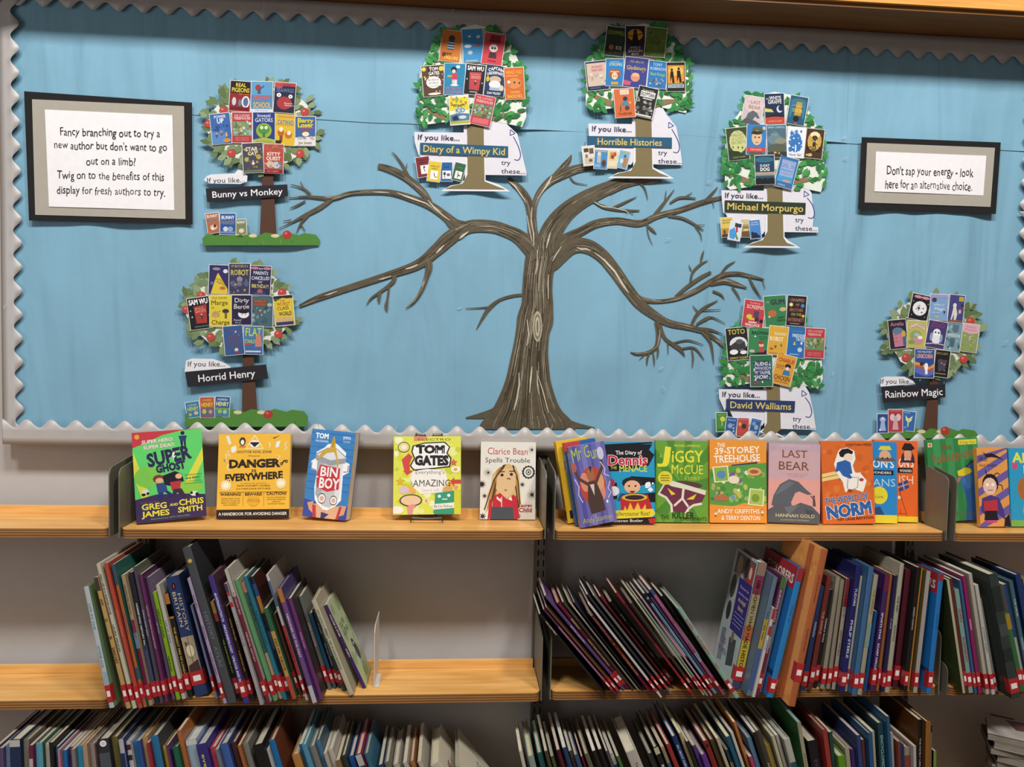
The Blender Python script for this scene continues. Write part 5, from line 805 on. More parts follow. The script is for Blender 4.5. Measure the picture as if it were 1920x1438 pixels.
o_, W_, H_ = face_book('lime doodled paperback propped on a black wire stand', (741,822),(865,816),(865,964),(736,967), .018, 'dfe05a',
 "p 46 e8ea9a,c8d040,eef0c8,d8d838 .02 .02 .98 .98 .07;p 10 e89a8a,7ab8a8,e8b84a .05 .5 .95 .98 .05;q .3 0 .5 0 .46 .05 .3 .06 e08a70;t ELECTRO|.6|.04|.5|.03|6a6a30;"
 "e .15 .14 .09 .07 3a3a34;e .15 .14 .08 .06 ecd88a;e .15 .14 .04 .03 f0efe8;q .12 .3 .22 .22 .28 .26 .24 .34 .24 .44 .3 .44 .2 .5 .14 .44 .16 .44 d0504a;"
 "q .28 .12 .46 .08 .76 .07 .84 .14 .8 .22 .86 .28 .84 .4 .6 .42 .3 .44 .24 .38 .3 .28 .26 .2 2c2a2c;q .3 .13 .46 .095 .75 .085 .82 .14 .78 .22 .84 .29 .82 .385 .6 .405 .31 .425 .26 .38 .32 .28 .28 .2 f4f2ee;"
 "t TOM|.55|.165|.42|.1|2c2a2c|bold=.12|jit=.15;t GATES|.56|.31|.5|.12|2c2a2c|bold=.12|jit=.15;q .28 .45 .5 .42 .76 .44 .8 .56 .76 .72 .4 .74 .3 .66 .26 .55 f2efe8;t Everything's|.54|.46|.44|.05|7a7874|jit=.2;t AMAZING|.57|.6|.56|.09|3a3836|jit=.2;t (sort of)|.55|.69|.26|.04|c8b8b0|jit=.2;"
 "q .84 .58 .9 .53 .9 .56 1 .56 1 .61 .9 .61 .9 .65 cc4a44;s .1 .58 .07 5 d8b830;s .89 .34 .06 5 d06a50;e .92 .43 .07 .04 f0f0e0;e .92 .43 .03 .02 e0a840;e .16 .69 .08 .05 e0c0c8;s .8 .7 .09 12 d8a868 .7;e .26 .82 .17 .08 4a4844;e .26 .82 .15 .065 ecc8a0;"
 "q .62 .73 .9 .7 .9 1 .6 1 3f9a78;e .68 .77 .025 .02 e8f0e8;e .82 .76 .025 .02 e8f0e8;r .72 .8 .8 .815 c8e8d8;q .58 .87 .9 .85 .9 .92 .58 .94 eceae0;t By Liz Pichon|.74|.895|.28|.035|3a3a38|jit=.2;q .2 .9 .3 .86 .34 .9 .3 .92 .28 1 .22 1 e09890;e .06 .94 .1 .05 f0ece4;q .9 .7 1 .68 1 1 .9 1 d2d23c", lean=9, back='d8d060', zl=.012)
st = empty('book_stand', o_.location-Vector((0, 0, .012+.018*math.sin(R_(9))+.0002)), 'black bent-wire stand holding the lime doodled paperback', 'book stand')
b = MB(); l_ = R_(9); up = Vector((0, math.sin(l_), math.cos(l_))); nb = Vector((0, math.cos(l_), -math.sin(l_)))
z0 = -.0006
Zl = Vector((0, 0, .0148)); bk = nb*.0205
for sx in (-1, 1):
    k = [Vector((sx*.036, -.022, .0018)), Vector((sx*.034, -.020, .0115)), Vector((sx*.034, -.006, .0075)), Zl+nb*.0-up*.0018+Vector((sx*.034, .002, 0)), Zl+bk-up*.0018+Vector((sx*.034, 0, 0)), Zl+bk+up*.14+Vector((sx*.036, 0, 0)), Zl+bk+up*(H_+.008)+Vector((sx*.030, 0, 0)), Zl+bk+up*(H_+.006)+Vector((sx*.010, 0, 0)), Zl+bk+up*(H_-.03)]
    b.tube(k, .0014, '1c1a1a', 6)
b.tube([Vector((-.034, -.020, .0115)), Vector((0, -.0205, .0095)), Vector((.034, -.020, .0115))], .0018, '1c1a1a', 6)
b.build('wire_frame', M_WIRE, st)
b = MB(); b.tube([Zl+bk+nb*.003+up*.10+Vector((-.036,0,0)), Vector((-.02, .045, .0022)), Vector((.02, .045, .0022)), Zl+bk+nb*.003+up*.10+Vector((.036,0,0))], .0014, '1c1a1a', 6); b.build('rear_leg', M_WIRE, st)
face_book('cream paperback with drawn long-haired girl and red script title', (903,827),(1005,830),(1004,974),(899,974), .012, 'e4e0d4',
 "e .9 .1 .09 .07 e4e0d4;s .92 .1 .09 16 b0aca4 .3;e .93 .1 .02 .015 333;t Clarice Bean|.49|.12|.74|.09|b83a48|jit=.25;t Spells Trouble|.49|.235|.82|.065|3a3434|jit=.1;"
 "s .13 .4 .1 20 b8b4a8 .35;e .14 .4 .02 .015 333;e .87 .39 .1 .075 2a2828;e .87 .39 .06 .05 e4e0d4;e .87 .39 .03 .025 2a2828;s .87 .39 .125 14 2a2828 .86;e .87 .39 .085 .065 e4e0d4;e .87 .39 .05 .04 2a2828;e .87 .39 .035 .028 e4e0d4;e .87 .39 .018 .014 2a2828;s .03 .55 .08 12 2a2828 .4;s .94 .68 .12 12 2a2828 .18;s .08 .7 .06 10 3a3838 .3;s .05 .96 .07 8 3a3838 .4;s .76 .55 .06 8 3a3838 .3;s .7 .95 .06 8 aaa69c .4;"
 "q .34 .33 .5 .28 .64 .32 .7 .42 .72 .62 .74 .8 .66 .94 .6 .8 .2 .84 .1 .92 .14 .78 .12 .7 .2 .56 .22 .42 d8b478;q .3 .36 .38 .32 .26 .6 .2 .8 .12 .88 .2 .62 b8864c;q .6 .34 .68 .42 .7 .66 .74 .8 .66 .9 .64 .5 b8864c;q .26 .46 .3 .62 .24 .78 .2 .78 8a6238;l .006 .45 .29 .32 .45 .18 .84 3a2c24;l .006 .42 .3 .24 .5 .08 .88 3a2c24;l .006 .58 .3 .68 .5 .72 .8 3a2c24;l .006 .6 .31 .62 .5 .7 .85 3a2c24;"
 "q .3 .46 .4 .36 .56 .34 .64 .42 .64 .56 .58 .66 .48 .72 .36 .68 .28 .6 dfbd8e;e .39 .43 .03 .02 3a2c28;e .56 .42 .03 .02 3a2c28;l .012 .34 .39 .44 .385 5a4030;l .012 .52 .38 .61 .38 5a4030;l .006 .48 .48 .52 .47 .54 .49 5a3a30;l .005 .44 .62 .48 .63 7a4a40;"
 "q .24 .7 .36 .66 .48 .74 .6 .68 .68 .72 .64 .86 .22 .86 c0303c;q .3 .7 .36 .74 .4 .7 .38 .78 .3 .74 f4e0dc;q .5 .74 .56 .7 .58 .76 f4e0dc;r .38 .74 .4 .86 e8b0b0;q .2 .84 .66 .84 .68 1 .18 1 4a5058;q .17 .74 .22 .76 .2 .98 .14 1 b83040;q .58 .74 .66 .72 .72 .98 .62 1 b83040;"
 "t Lauren|.82|.815|.24|.04|a8343c|bold=.04;t Child|.82|.875|.24|.055|a8343c|bold=.04", spine='b0363c', lean=8)
# right-hand row
face_book('yellow-spined book at the far left of the tight face-out row', (1032,834),(1094,828),(1124,980),(1062,985), .016, 'e8b830', "t BISCUITS|.5|.3|.7|.1|3a5aa0;r .1 .85 .9 .95 2a2a44", spine='e8b830', lean=7, spine_art="r 0 .85 1 .97 2a2a44;t you're a bad man|.5|.25|.34|.5|6a4a20|vert=1;t Mr Gum|.5|.52|.2|.55|3a2a20|vert=1|bold=.03;t Andy Stanton|.5|.74|.2|.45|3a2a20|vert=1;s .5 .05 .2 5 a03a2a", Yfix=.064, yaw=11)
face_book('dark blue book between the yellow-spined and the purple striped ones', (1047,834),(1110,829),(1140,982),(1078,987), .013, '2f62a0', "r 0 0 .5 .1 c04040;r .1 .4 .9 .8 2a4a80", spine='2a6aa0', lean=7, spine_art="r 0 0 1 .1 b83a40;t Mr Gum|.5|.25|.2|.55|d0dcec|vert=1", Yfix=.044, yaw=11)
face_book('purple striped paperback tilted left, orange disc and brown figure on it', (1068,835),(1138,829),(1159,977),(1086,990), .014, '6a66a8',
 "q .1 0 .2 0 .24 1 .12 1 56509a;q .32 0 .44 0 .48 1 .36 1 7c7ab8;q .55 0 .62 0 .68 1 .6 1 56509a;q .75 0 .88 0 .92 1 .8 1 7c7ab8;t Mr Gum|.46|.1|.82|.17|a8cc3c|jit=.6|bold=-.005;"
 "e .5 .52 .36 .24 b84a34;e .3 .46 .12 .12 d88a78;e .7 .6 .12 .12 d88a78;e .72 .48 .1 .1 d8a070;q .38 .46 .6 .46 .72 .68 .74 .84 .34 .86 .3 .7 4e3a36;e .48 .38 .11 .08 a86848;l .08 .58 .5 .84 .3 .82 .18 5a4038;l .08 .4 .5 .14 .4 .08 .3 5a4038;e .84 .14 .09 .08 c8c8e0;e .06 .26 .08 .06 b06058;q .46 .28 .54 .28 .5 .36 3a2c2c;q .42 .5 .54 .5 .5 .64 d8c8c0;"
 "l .01 .86 .7 .96 .64 .9 .58 .98 .5 dcdcf4;l .01 .8 .24 .9 .34 .86 .4 .98 .44 dcdcf4;l .01 .04 .4 .12 .5 .08 .6 .16 .7 dcdcf4;e .82 .74 .03 .02 e8e8f0;t Andy Stanton|.48|.92|.8|.07|b8b85a|jit=.5",
 spine='8a88c0', lean=7, spine_art="r 0 0 1 .08 c03a40;t Mr Gum|.5|.2|.24|.6|cfe0a0|vert=1|jit=.4;t Andy Stanton|.5|.62|.26|.45|dcdcf0|vert=1|jit=.3;r .1 .9 .9 .97 e07030;s .5 .93 .3 7 e8a030", Yfix=.022, yaw=11)
face_book('black and blue paperback with red and yellow title, flaming cauldron below', (1127,823),(1228,824),(1229,976),(1127,978), .013, '2a9ac4',
 "q 0 .03 .96 .03 .9 .1 1 .16 .88 .3 .3 .36 0 .36 1e1c22;q .55 .42 1 .44 1 .52 .6 .54 1e1c22;q .7 .64 1 .62 1 .74 .7 .74 1e1c22;q 0 .5 .3 .5 .3 .7 0 .7 1e1c22;q .1 .03 .96 .0 .96 .02 .1 .06 1e1c22;r 0 .92 1 1 1e1c22;"
 "t The Diary of|.52|.13|.48|.05|f2f2f2|jit=.4|bold=.02;t Dennis|.5|.22|.74|.12|c83048|bold=.05|out=f4f0f0|outw=.06;t THE|.24|.315|.12|.04|d8dc50;t MENACE|.6|.325|.52|.08|dce050|jit=.3|bold=.02;"
 "e .58 .5 .19 .07 2a2428;e .58 .55 .15 .08 e8b490;e .52 .54 .02 .012 333;e .64 .54 .02 .012 333;q .52 .6 .64 .6 .6 .625 .56 .625 7a1c24;q .36 .63 .8 .63 .88 .72 .3 .72 2f4a7a;"
 "e .24 .6 .1 .06 e4e2e2;e .2 .5 .06 .05 b83444;p 5 f0f0f4 .82 .48 .96 .64 .05;"
"q .36 .68 .6 .72 .86 .64 .94 .8 .86 .9 .5 .9 .36 .82 b83034;e .62 .68 .24 .045 d8b040;e .62 .68 .18 .03 3a2830;q .4 .88 .44 .78 .48 .84 .54 .74 .6 .84 .68 .74 .74 .84 .82 .76 .84 .88 e8b83c;"
 "q .2 .84 .96 .82 1 .88 .94 .92 .2 .94 e2d23a;t Rollercoaster Riot!|.56|.875|.68|.055|2a2424|jit=.3;t Steven Butler|.5|.96|.54|.035|ececec;q .86 .94 1 .93 1 .99 .9 1 b83034", lean=7, Yfix=.055)
face_book('green rayed paperback with yellow title and purple underpants drawing', (1229,825),(1327,828),(1328,980),(1229,979), .014, '6aa03a',
 "q .5 .55 0 .1 0 .3 4f8a34;q .5 .55 .2 0 .36 0 4f8a34;q .5 .55 .56 0 .7 0 4f8a34;q .5 .55 1 .05 1 .24 4f8a34;q .5 .55 1 .45 1 .6 4f8a34;q .5 .55 0 .5 0 .66 4f8a34;q .5 .55 .16 1 0 .86 4f8a34;q .5 .55 .5 1 .34 1 4f8a34;q .5 .55 .86 1 .7 1 4f8a34;"
 "t MICHAEL LAWRENCE|.6|.06|.5|.03|d0d860|bold=.02;t A|.1|.19|.06|.05|b8c840;t J|.22|.17|.2|.2|e6e040|bold=.04|rot=8;t iGGY|.6|.19|.6|.15|e6e040|bold=.02|jit=.2;t McCUE|.6|.35|.62|.12|e6e040|bold=.0|jit=.2;t STORY|.7|.46|.3|.04|c8d050;"
 "q .07 .64 .19 .52 .95 .66 .86 .77 .68 .8 .58 .88 .32 .87 .3 .78 .2 .7 6e3448;e .62 .535 .27 .04 5c4038 6;q .22 .53 .3 .49 .96 .61 .94 .665 .6 .6 .3 .56 ded9c8;l .045 .53 .58 .51 .71 ded9c8;l .04 .52 .7 .35 .8 ded9c8;l .04 .5 .7 .62 .81 ded9c8;l .045 .05 .65 .2 .7 .3 .79 .31 .88 ded9c8;l .045 .88 .77 .72 .79 .63 .83 .57 .89 ded9c8;l .03 .05 .66 .19 .51 ded9c8;q .22 .58 .38 .655 .3 .67 e2c83a;q .58 .72 .78 .65 .72 .72 e2c83a;"
 "e .18 .46 .14 .085 e0d23a;l .005 .1 .43 .26 .43 8a8030;l .005 .09 .46 .27 .46 8a8030;l .005 .1 .49 .26 .49 8a8030;t THE|.18|.935|.16|.05|2e3424|jit=.3;t KILLER|.52|.91|.42|.08|2a3020|bold=.03|jit=.3;t UNDERPANTS|.72|.955|.5|.045|2a3020|jit=.3", lean=7)
face_book('orange paperback with white title and green treehouse map', (1329,824),(1433,827),(1439,982),(1330,979), .016, 'e8963a',
 "t THE|.2|.06|.14|.05|f6eee0|jit=.3|bold=.02;t 39-STOREY|.48|.12|.8|.08|f6eee0|bold=.03|rot=-3|jit=.2;t TREEHOUSE|.48|.22|.82|.09|f6eee0|bold=.03|rot=-3|jit=.2;q .38 .3 .84 .26 .84 .29 .38 .33 3a3a64;q 0 .36 .3 .32 1 .27 1 .76 .6 .76 .4 .8 0 .78 5c9a44;"
 "p 60 4a8a3c,78b050,8ab86a,b8c060,c8a070,3f7c38 .03 .36 .97 .74 .05;p 14 6a9ac0,e8e0c8,b06a50,7a5a90 .05 .38 .95 .72 .04;q .04 .33 .32 .31 .34 .5 .08 .52 e8e4c0;q .07 .34 .3 .325 .32 .49 .1 .505 8ab04a;e .2 .42 .08 .05 5a8ab8;q .7 .58 .96 .6 .94 .8 .66 .78 e8e4c0;q .72 .595 .94 .61 .92 .785 .69 .77 a8c05a;e .8 .7 .07 .05 7a9a3a;e .78 .38 .13 .05 d8b060;e .78 .38 .08 .025 a85a50;e .2 .7 .14 .04 b07050;e .42 .48 .1 .05 e8dcc0;"
 "t by the international bestsellers|.5|.81|.5|.018|f6e4c0;t ANDY GRIFFITHS|.5|.86|.74|.055|f8f0e0|bold=.03;t & TERRY DENTON|.54|.94|.68|.055|f8f0e0|bold=.03;f .1 .88 .035 e8e0d8 3a3a40;f .92 .86 .035 e8e0d8 3a3a40", lean=7)
face_book('pink sunset paperback showing a grey bear and tiny child on a rock', (1438,832),(1529,832),(1537,984),(1441,979), .016, 'd6a0a0',
 "q 0 0 1 0 1 .4 0 .4 bda0ae;q 0 .1 1 .1 1 .5 0 .5 c8a4aa;q 0 .45 1 .45 1 .9 0 .9 e0a096;t HANNAH GOLD|.5|.03|.6|.025|d8c0c8;t THE|.08|.06|.1|.03|b89a9a;t LAST|.5|.13|.5|.1|7a5038|bold=.01;t BEAR|.48|.28|.6|.11|7a5038|bold=.01;t Imagine making friends with|.55|.385|.4|.015|c86a60;t a polar bear|.55|.41|.3|.015|c86a60;"
 "q .06 .78 .1 .66 .22 .52 .4 .45 .58 .48 .74 .58 .84 .63 .76 .64 .6 .6 .52 .62 .44 .74 .46 .8 .3 .8 .22 .76 .12 .8 5c6068;q .12 .66 .24 .54 .4 .47 .5 .5 .3 .6 6c7078;q 0 .84 .2 .76 .5 .78 .62 .74 .84 .78 1 .88 1 1 0 1 5a5c62;q .3 .8 .6 .77 .4 .9 6e7076;q .7 .82 .9 .84 .8 .94 4c4e54;e .88 .66 .02 .016 4a3c40;q .86 .68 .9 .68 .92 .78 .86 .78 5a4a50;l .012 .88 .7 .82 .65 5a4a50;t HANNAH GOLD|.52|.905|.76|.045|e0d4a0;t ILLUSTRATED BY LEVI PINFOLD|.52|.96|.55|.018|c8c0a0", spine='a8869a', lean=7, pages='e0d4bc', yaw=-6)
NB = face_book('orange paperback with seated boy in blue shirt cut-out', (1537,829),(1634,826),(1641,983),(1544,983), .009, 'd86a2e',
 "p 40 c85e28,e07a3a,cc6428 .02 .05 .98 .95 .07;t JONATHAN MERES|.73|.045|.5|.032|3a2420|bold=.02;q 0 .4 .32 .36 .34 .4 0 .44 e8d088;q 0 .45 .34 .41 .35 .45 0 .49 e8d088;q .32 .14 .36 .1 .5 .08 .64 .12 .66 .22 .6 .3 .64 .38 .76 .4 .86 .48 .82 .56 .78 .62 .6 .58 .44 .62 .4 .5 .3 .4 .24 .28 f0ece4;"
 "q .34 .14 .4 .1 .52 .09 .62 .13 .6 .16 .46 .17 .42 .2 .36 .19 221c20;e .52 .2 .09 .05 ecd8c0;q .3 .26 .46 .23 .56 .26 .6 .44 .54 .46 .4 .42 .34 .36 .26 .38 2f62a8;q .54 .4 .76 .38 .72 .42 .6 .46 f0ece4;l .014 .58 .44 .7 .44 .68 .56 .62 .58 b0a89c;l .014 .5 .46 .48 .56 .5 .58 b0a89c;e .53 .6 .05 .018 8a4438;e .76 .47 .045 .02 a84440;"
 "t THE WORLD OF|.46|.695|.84|.075|2f5c9c|bold=.05|rot=-7|out=f0e4dc;t NORM|.5|.83|.88|.15|2f62a8|bold=.1|rot=-7|out=f4ece4|outw=.06;t MAY CAUSE IRRITATION|.62|.935|.7|.032|4a241c|bold=.03|rot=-3", lean=7)
YN = NB[0].location.y
face_book('narrow blue slice of a paperback with yellow foot band', (1600,829),(1682,830),(1681,983),(1604,981), .008, '2a86c8',
 "t TONY ROBINSON'S|.3|.27|1.2|.1|eef2f6|bold=.02;r 0 .35 .72 .41 1e1c22;t WORLD OF WONDERS|.35|.38|.6|.03|ecebe4|bold=.02;t ROMANS|.36|.5|1.1|.1|bcd4e8|bold=-.01;e .58 .66 .2 .11 e0d23a;t GAME|.58|.68|.2|.03|5a4a20;e .72 .18 .14 .08 d8a888;q .56 .1 .62 .05 .84 .05 .88 .1 d8cc40;q .5 .2 .94 .2 .98 .24 .48 .24 6a5a50;r 0 .9 1 1 e2d23a;q .3 .82 .6 .8 .7 .9 .3 .9 2a4a80;e .66 .2 .02 .012 222;e .78 .2 .02 .012 222".replace('t TONY ROBINSON\'S|.3|.27|1.2','t ON\'S|.68|.27|.52').replace('t ROMANS|.36|.5|1.1','t ANS|.7|.5|.54').replace('t WORLD OF WONDERS|.35|.38|.6','t WONDERS|.62|.38|.5').replace('r 0 .35 .72','r .3 .35 .92'), lean=7, Yfix='n1')
face_book('narrow orange paperback with flag on a pole and black hat', (1640,830),(1724,832),(1720,984),(1641,983), .012, 'e2672c',
 "t ON'S|.42|.27|.76|.11|f4f0ec|bold=.02;r .0 .335 .74 .4 1e1c22;t WONDERS|.4|.37|.6|.032|ecebe4|bold=.02;t ISH|.42|.48|.78|.11|f0d8c4|bold=-.01;e .5 .17 .17 .08 d8a080;q .2 .1 .34 .03 .66 .03 .86 .09 .7 .12 .3 .12 2a2226;q .2 .18 .3 .14 .34 .24 .66 .24 .74 .14 .82 .2 .86 .27 .14 .27 3a2c34;"
 "q 0 .53 .5 .48 .56 .58 .1 .63 3a4880;l .05 0 .58 .54 .53 ecebe8;l .03 0 .58 .54 .53 c03a40;l .04 .24 .5 .32 .6 ecebe8;l .02 .24 .5 .32 .6 c03a40;l .022 .05 .6 .5 .96 4a2c20;e .06 .7 .09 .02 e8d8c8;l .012 .0 .9 .4 .9 5a3424;r .12 .84 .14 .9 5a3424;r 0 .93 1 1 e6c832", lean=7, Yfix='n2', artx=(.535, .465))
face_book('green striped book with blue long-necked bird at the right', (1727,828),(1827,828),(1840,981),(1750,982), .012, '3f9456',
 "q .0 0 .12 0 .14 1 .02 1 348048;q .26 0 .38 0 .4 1 .28 1 348048;q .52 0 .64 0 .66 1 .54 1 348048;q .8 0 .9 0 .92 1 .82 1 348048;r .62 .02 .98 .08 e2d23a;t A Ginger Story|.8|.05|.3|.035|6a6a30|jit=.3;t the|.38|.09|.22|.08|7a5a34|jit=.5|bold=.02;t Polkergoose|.5|.2|.84|.12|9a5a38|jit=.5|bold=.02|rot=-8;r .02 .04 .1 .09 e8e0c8;e .06 .065 .03 .02 e07030;"
 "q .56 .4 .72 .36 .84 .38 .86 .42 .7 .46 .58 .46 e6cc34;q .56 .48 .68 .46 .56 .54 c06a8a;q .74 .34 .86 .3 .98 .26 .98 .6 1 .8 .98 1 .66 1 .72 .8 .68 .66 .62 .56 .62 .48 .84 .44 .86 .38 3a6cb0;q .66 .5 .84 .42 .86 .5 .8 .62 .72 .62 4a80c0;l .012 .98 .26 .84 .3 .74 .35 1c2a50;q .94 .2 1 .2 1 .26 .94 .26 ecebe8;t MARK BEECH|.7|.92|.5|.035|7a6a4a;s .2 .3 .03 5 348048;s .3 .6 .03 5 348048;s .5 .9 .03 5 348048", lean=5, Yfix=.090)
face_book('orange and purple diagonal-striped book with caped figure and bats', (1828,833),(1884,832),(1895,980),(1838,980), .012, 'e09a50',
 "q 0 .1 1 -.0 1 .02 0 .2 6a5aa0;q 0 .3 1 .06 1 .14 0 .4 6a5aa0;q 0 .52 1 .28 1 .38 0 .62 6a5aa0;q 0 .75 1 .5 1 .6 0 .86 6a5aa0;q 0 .97 1 .72 1 .84 .2 1 0 1 6a5aa0;q .2 .05 .3 .08 .5 .07 .66 .1 .9 .16 .66 .13 .5 .12 .3 .12 221c24;t IRE|.2|.14|.3|.06|2a2228;t Hard Vampley|.36|.22|.6|.04|2a2228|shear=.2;"
 "e .4 .46 .27 .13 221c24;e .38 .49 .23 .11 e8c0a8;e .3 .47 .05 .022 f4f0f0;e .48 .47 .05 .022 f4f0f0;l .01 .3 .54 .48 .54 6a3a38;l .03 .3 .36 .26 .28 221c24;l .03 .5 .36 .64 .32 .72 .34 221c24;l .03 .6 .46 .78 .48 .8 .54 221c24;q .1 .64 .4 .6 .66 .64 .8 .8 .84 .92 .6 .84 .2 .86 .05 .8 4a3a78;q .14 .68 .6 .66 .6 .8 .16 .8 b83440;q .18 .8 .56 .8 .6 .92 .14 .92 221c24;r .2 .92 .55 .95 c84a80;q .82 .9 .98 .84 1 1 .78 1 221c24".replace('-.0 1','0 1'), lean=7, Yfix=.045)
face_book('turquoise book with yellow title and brown puppy, at right frame edge', (1886,834),(1990,838),(1998,984),(1897,981), .012, '2f9ac4',
 "t ANIMAL|.52|.12|.9|.13|e4e44a|bold=.05|jit=.2;t RESCUE|.6|.27|.7|.11|e4e44a|bold=.05|jit=.2;e .1 .24 .05 .035 c8507a;e .07 .2 .022 .02 c8507a;e .14 .2 .022 .02 c8507a;e .5 .5 .3 .18 c08a50;e .24 .52 .1 .14 a86a38;e .42 .48 .03 .022 221c1c;e .5 .8 .28 .2 c89860;e .5 .58 .06 .04 4a3028;r 0 .92 1 1 7ab050;t ANIMAL|.5|.96|.01|.01|e4e44a", lean=7, Yfix=.050)
# ------------------------------------------------------------ rows of books standing spine out
RED = 'a8282c'
def spine_book(label, group, px, py, pz, lean, w_, h_, d_, c, side, bands, text, tcol, sticker, page, hard, emblem=None, tsz=.5, tpos=None, cover_art=None, side_art=None, round_=True, spec=None):
    o = empty('book', (px, py, pz), label, 'book', group, rot=(0, R_(lean), 0))
    x0, x1 = (0, w_) if lean <= 0 else (-w_, 0)
    ct = min(.0022 if hard else .0006, w_*.2); bu = min(.0016, w_*.12) if round_ else 0
    b = MB(); lc = rc = side or c
    b.box((x0, 0, 0), (x0+ct, d_, h_), lc); b.box((x1-ct, 0, 0), (x1, d_, h_), rc)
    P = [(x0, .0), (x0+w_*.16, -bu*.8), (x0+w_*.5, -bu), (x1-w_*.16, -bu*.8), (x1, .0)]
    n = len(P); Q = P+[(x1, ct+.0003), (x0, ct+.0003)]
    b.faces([(x, y, 0) for x, y in Q]+[(x, y, h_) for x, y in Q], [tuple(range(7))[::-1], tuple(range(7, 14))]+[(i, (i+1) % 7, (i+1) % 7+7, i+7) for i in range(7)], c)
    b.build('cover', M_GLOSS, o)
    m_ = .003 if hard else .0007
    b = MB(); b.box((x0+ct, ct, m_), (x1-ct, d_-m_-.0005, h_-m_-(.0005 if hard else 0)), page); b.build('pages', M_PAGE, o)
    b = MB(); A = Art(w_, h_, lambda x, y, z: Vector((x0+x, -bu-.0002-z, h_-y)), b)
    for v0, v1, cc in bands: A.r(.03, v0, .97, v1, cc); A.L -= 1
    if emblem: A.e(.5, emblem[0], emblem[1], emblem[1]*w_/h_, emblem[2], n=18); A.e(.5, emblem[0], emblem[1]*.55, emblem[1]*.55*w_/h_, emblem[3], n=12)
    if spec: A.clip = True; A.run(spec); A.clip = False
    if b.v: b.build('spine_print', M_GLOSS, o)
    if text:
        parts = text.split('|'); v0, v1 = tpos or (.08, .74); k = (v1-v0)/len(parts)
        for i, tx in enumerate(parts):
            b = MB(); A.mb = b
            ln = min(k*.92, len(tx)*tsz*w_*1.05/h_)
            A.t(tx, .5, v0+k*(i+.5), ln, tsz*.82, tcol, vert=True, bold=.03 if tsz >= .5 else .01)
            b.build('spine_lettering', M_GLOSS, o)
    if side_art:
        b = MB(); sx = x1 if lean <= 0 else x0; sg = 1 if lean <= 0 else -1
        if sg > 0: fn = lambda x, y, z: Vector((sx+.0001+z, x, h_-y))
        else: fn = lambda x, y, z: Vector((sx-.0001-z, d_-x, h_-y))
        A = Art(d_, h_, fn, b, seed=3); A.clip = True; A.run(side_art); b.build('cover_print', M_GLOSS, o)
    if sticker:
        q = random.Random(int(px*9973)); z0, z1 = sticker; k_ = q.uniform(-.004, .004); z0, z1 = max(.004, z0+k_), z1+k_+q.uniform(-.005, .002); e = .0004
        b = MB()
        b.box((x0-e, -bu-e, z0), (x1+e, .014, z1), RED)
        zc = (z0+z1)/2; q = min(.0062, (z1-z0)*.26); wx = min(w_*.34, .008)
        b.face([((x0+x1)/2-wx, -bu-e-.0002, zc-q), ((x0+x1)/2+wx, -bu-e-.0002, zc-q), ((x0+x1)/2+wx, -bu-e-.0002, zc+q), ((x0+x1)/2-wx, -bu-e-.0002, zc+q)], 'e6e0dc')
        b.build('shelf_mark', M_GLOSS, o, 'red tape with a white square')
    return o
class Packer:
    def __init__(s): s.prev = []; s.max = 0
    def corners(s, x, z, lean, w_, h_):
        a = R_(lean); ca, sa = math.cos(a), math.sin(a); x0, x1 = (0, w_) if lean <= 0 else (-w_, 0)
        return [(x+u*ca+v*sa, z-u*sa+v*ca) for u, v in ((x0, 0), (x1, 0), (x1, h_), (x0, h_))]
    @staticmethod
    def ext(P, z, sg):
        best = None
        for i in range(4):
            (xa, za), (xb, zb) = P[i], P[(i+1) % 4]
            if (za-z)*(zb-z) <= 0 and za != zb:
                x = xa+(xb-xa)*(z-za)/(zb-za)
                if best is None or sg*x > sg*best: best = x
        return best
    def place(s, x, z, lean, w_, h_):
        P = s.corners(x, z, lean, w_, h_); sh = 0
        for Q in s.prev:
            zz = [p[1] for p in P+Q]
            for q in zz:
                for e in (-1e-5, 1e-5):
                    a, b = s.ext(Q, q+e, 1), s.ext(P, q+e, -1)
                    if a is not None and b is not None: sh = max(sh, a-b+.0012)
        s.max = max(s.max, sh); s.prev = (s.prev+[[(p[0]+sh, p[1]) for p in P]])[-4:]
        return x+sh
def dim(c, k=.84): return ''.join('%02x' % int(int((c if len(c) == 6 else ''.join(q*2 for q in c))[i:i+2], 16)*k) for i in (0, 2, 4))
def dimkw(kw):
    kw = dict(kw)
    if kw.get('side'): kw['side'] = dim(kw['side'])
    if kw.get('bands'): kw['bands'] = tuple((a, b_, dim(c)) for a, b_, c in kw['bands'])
    return kw
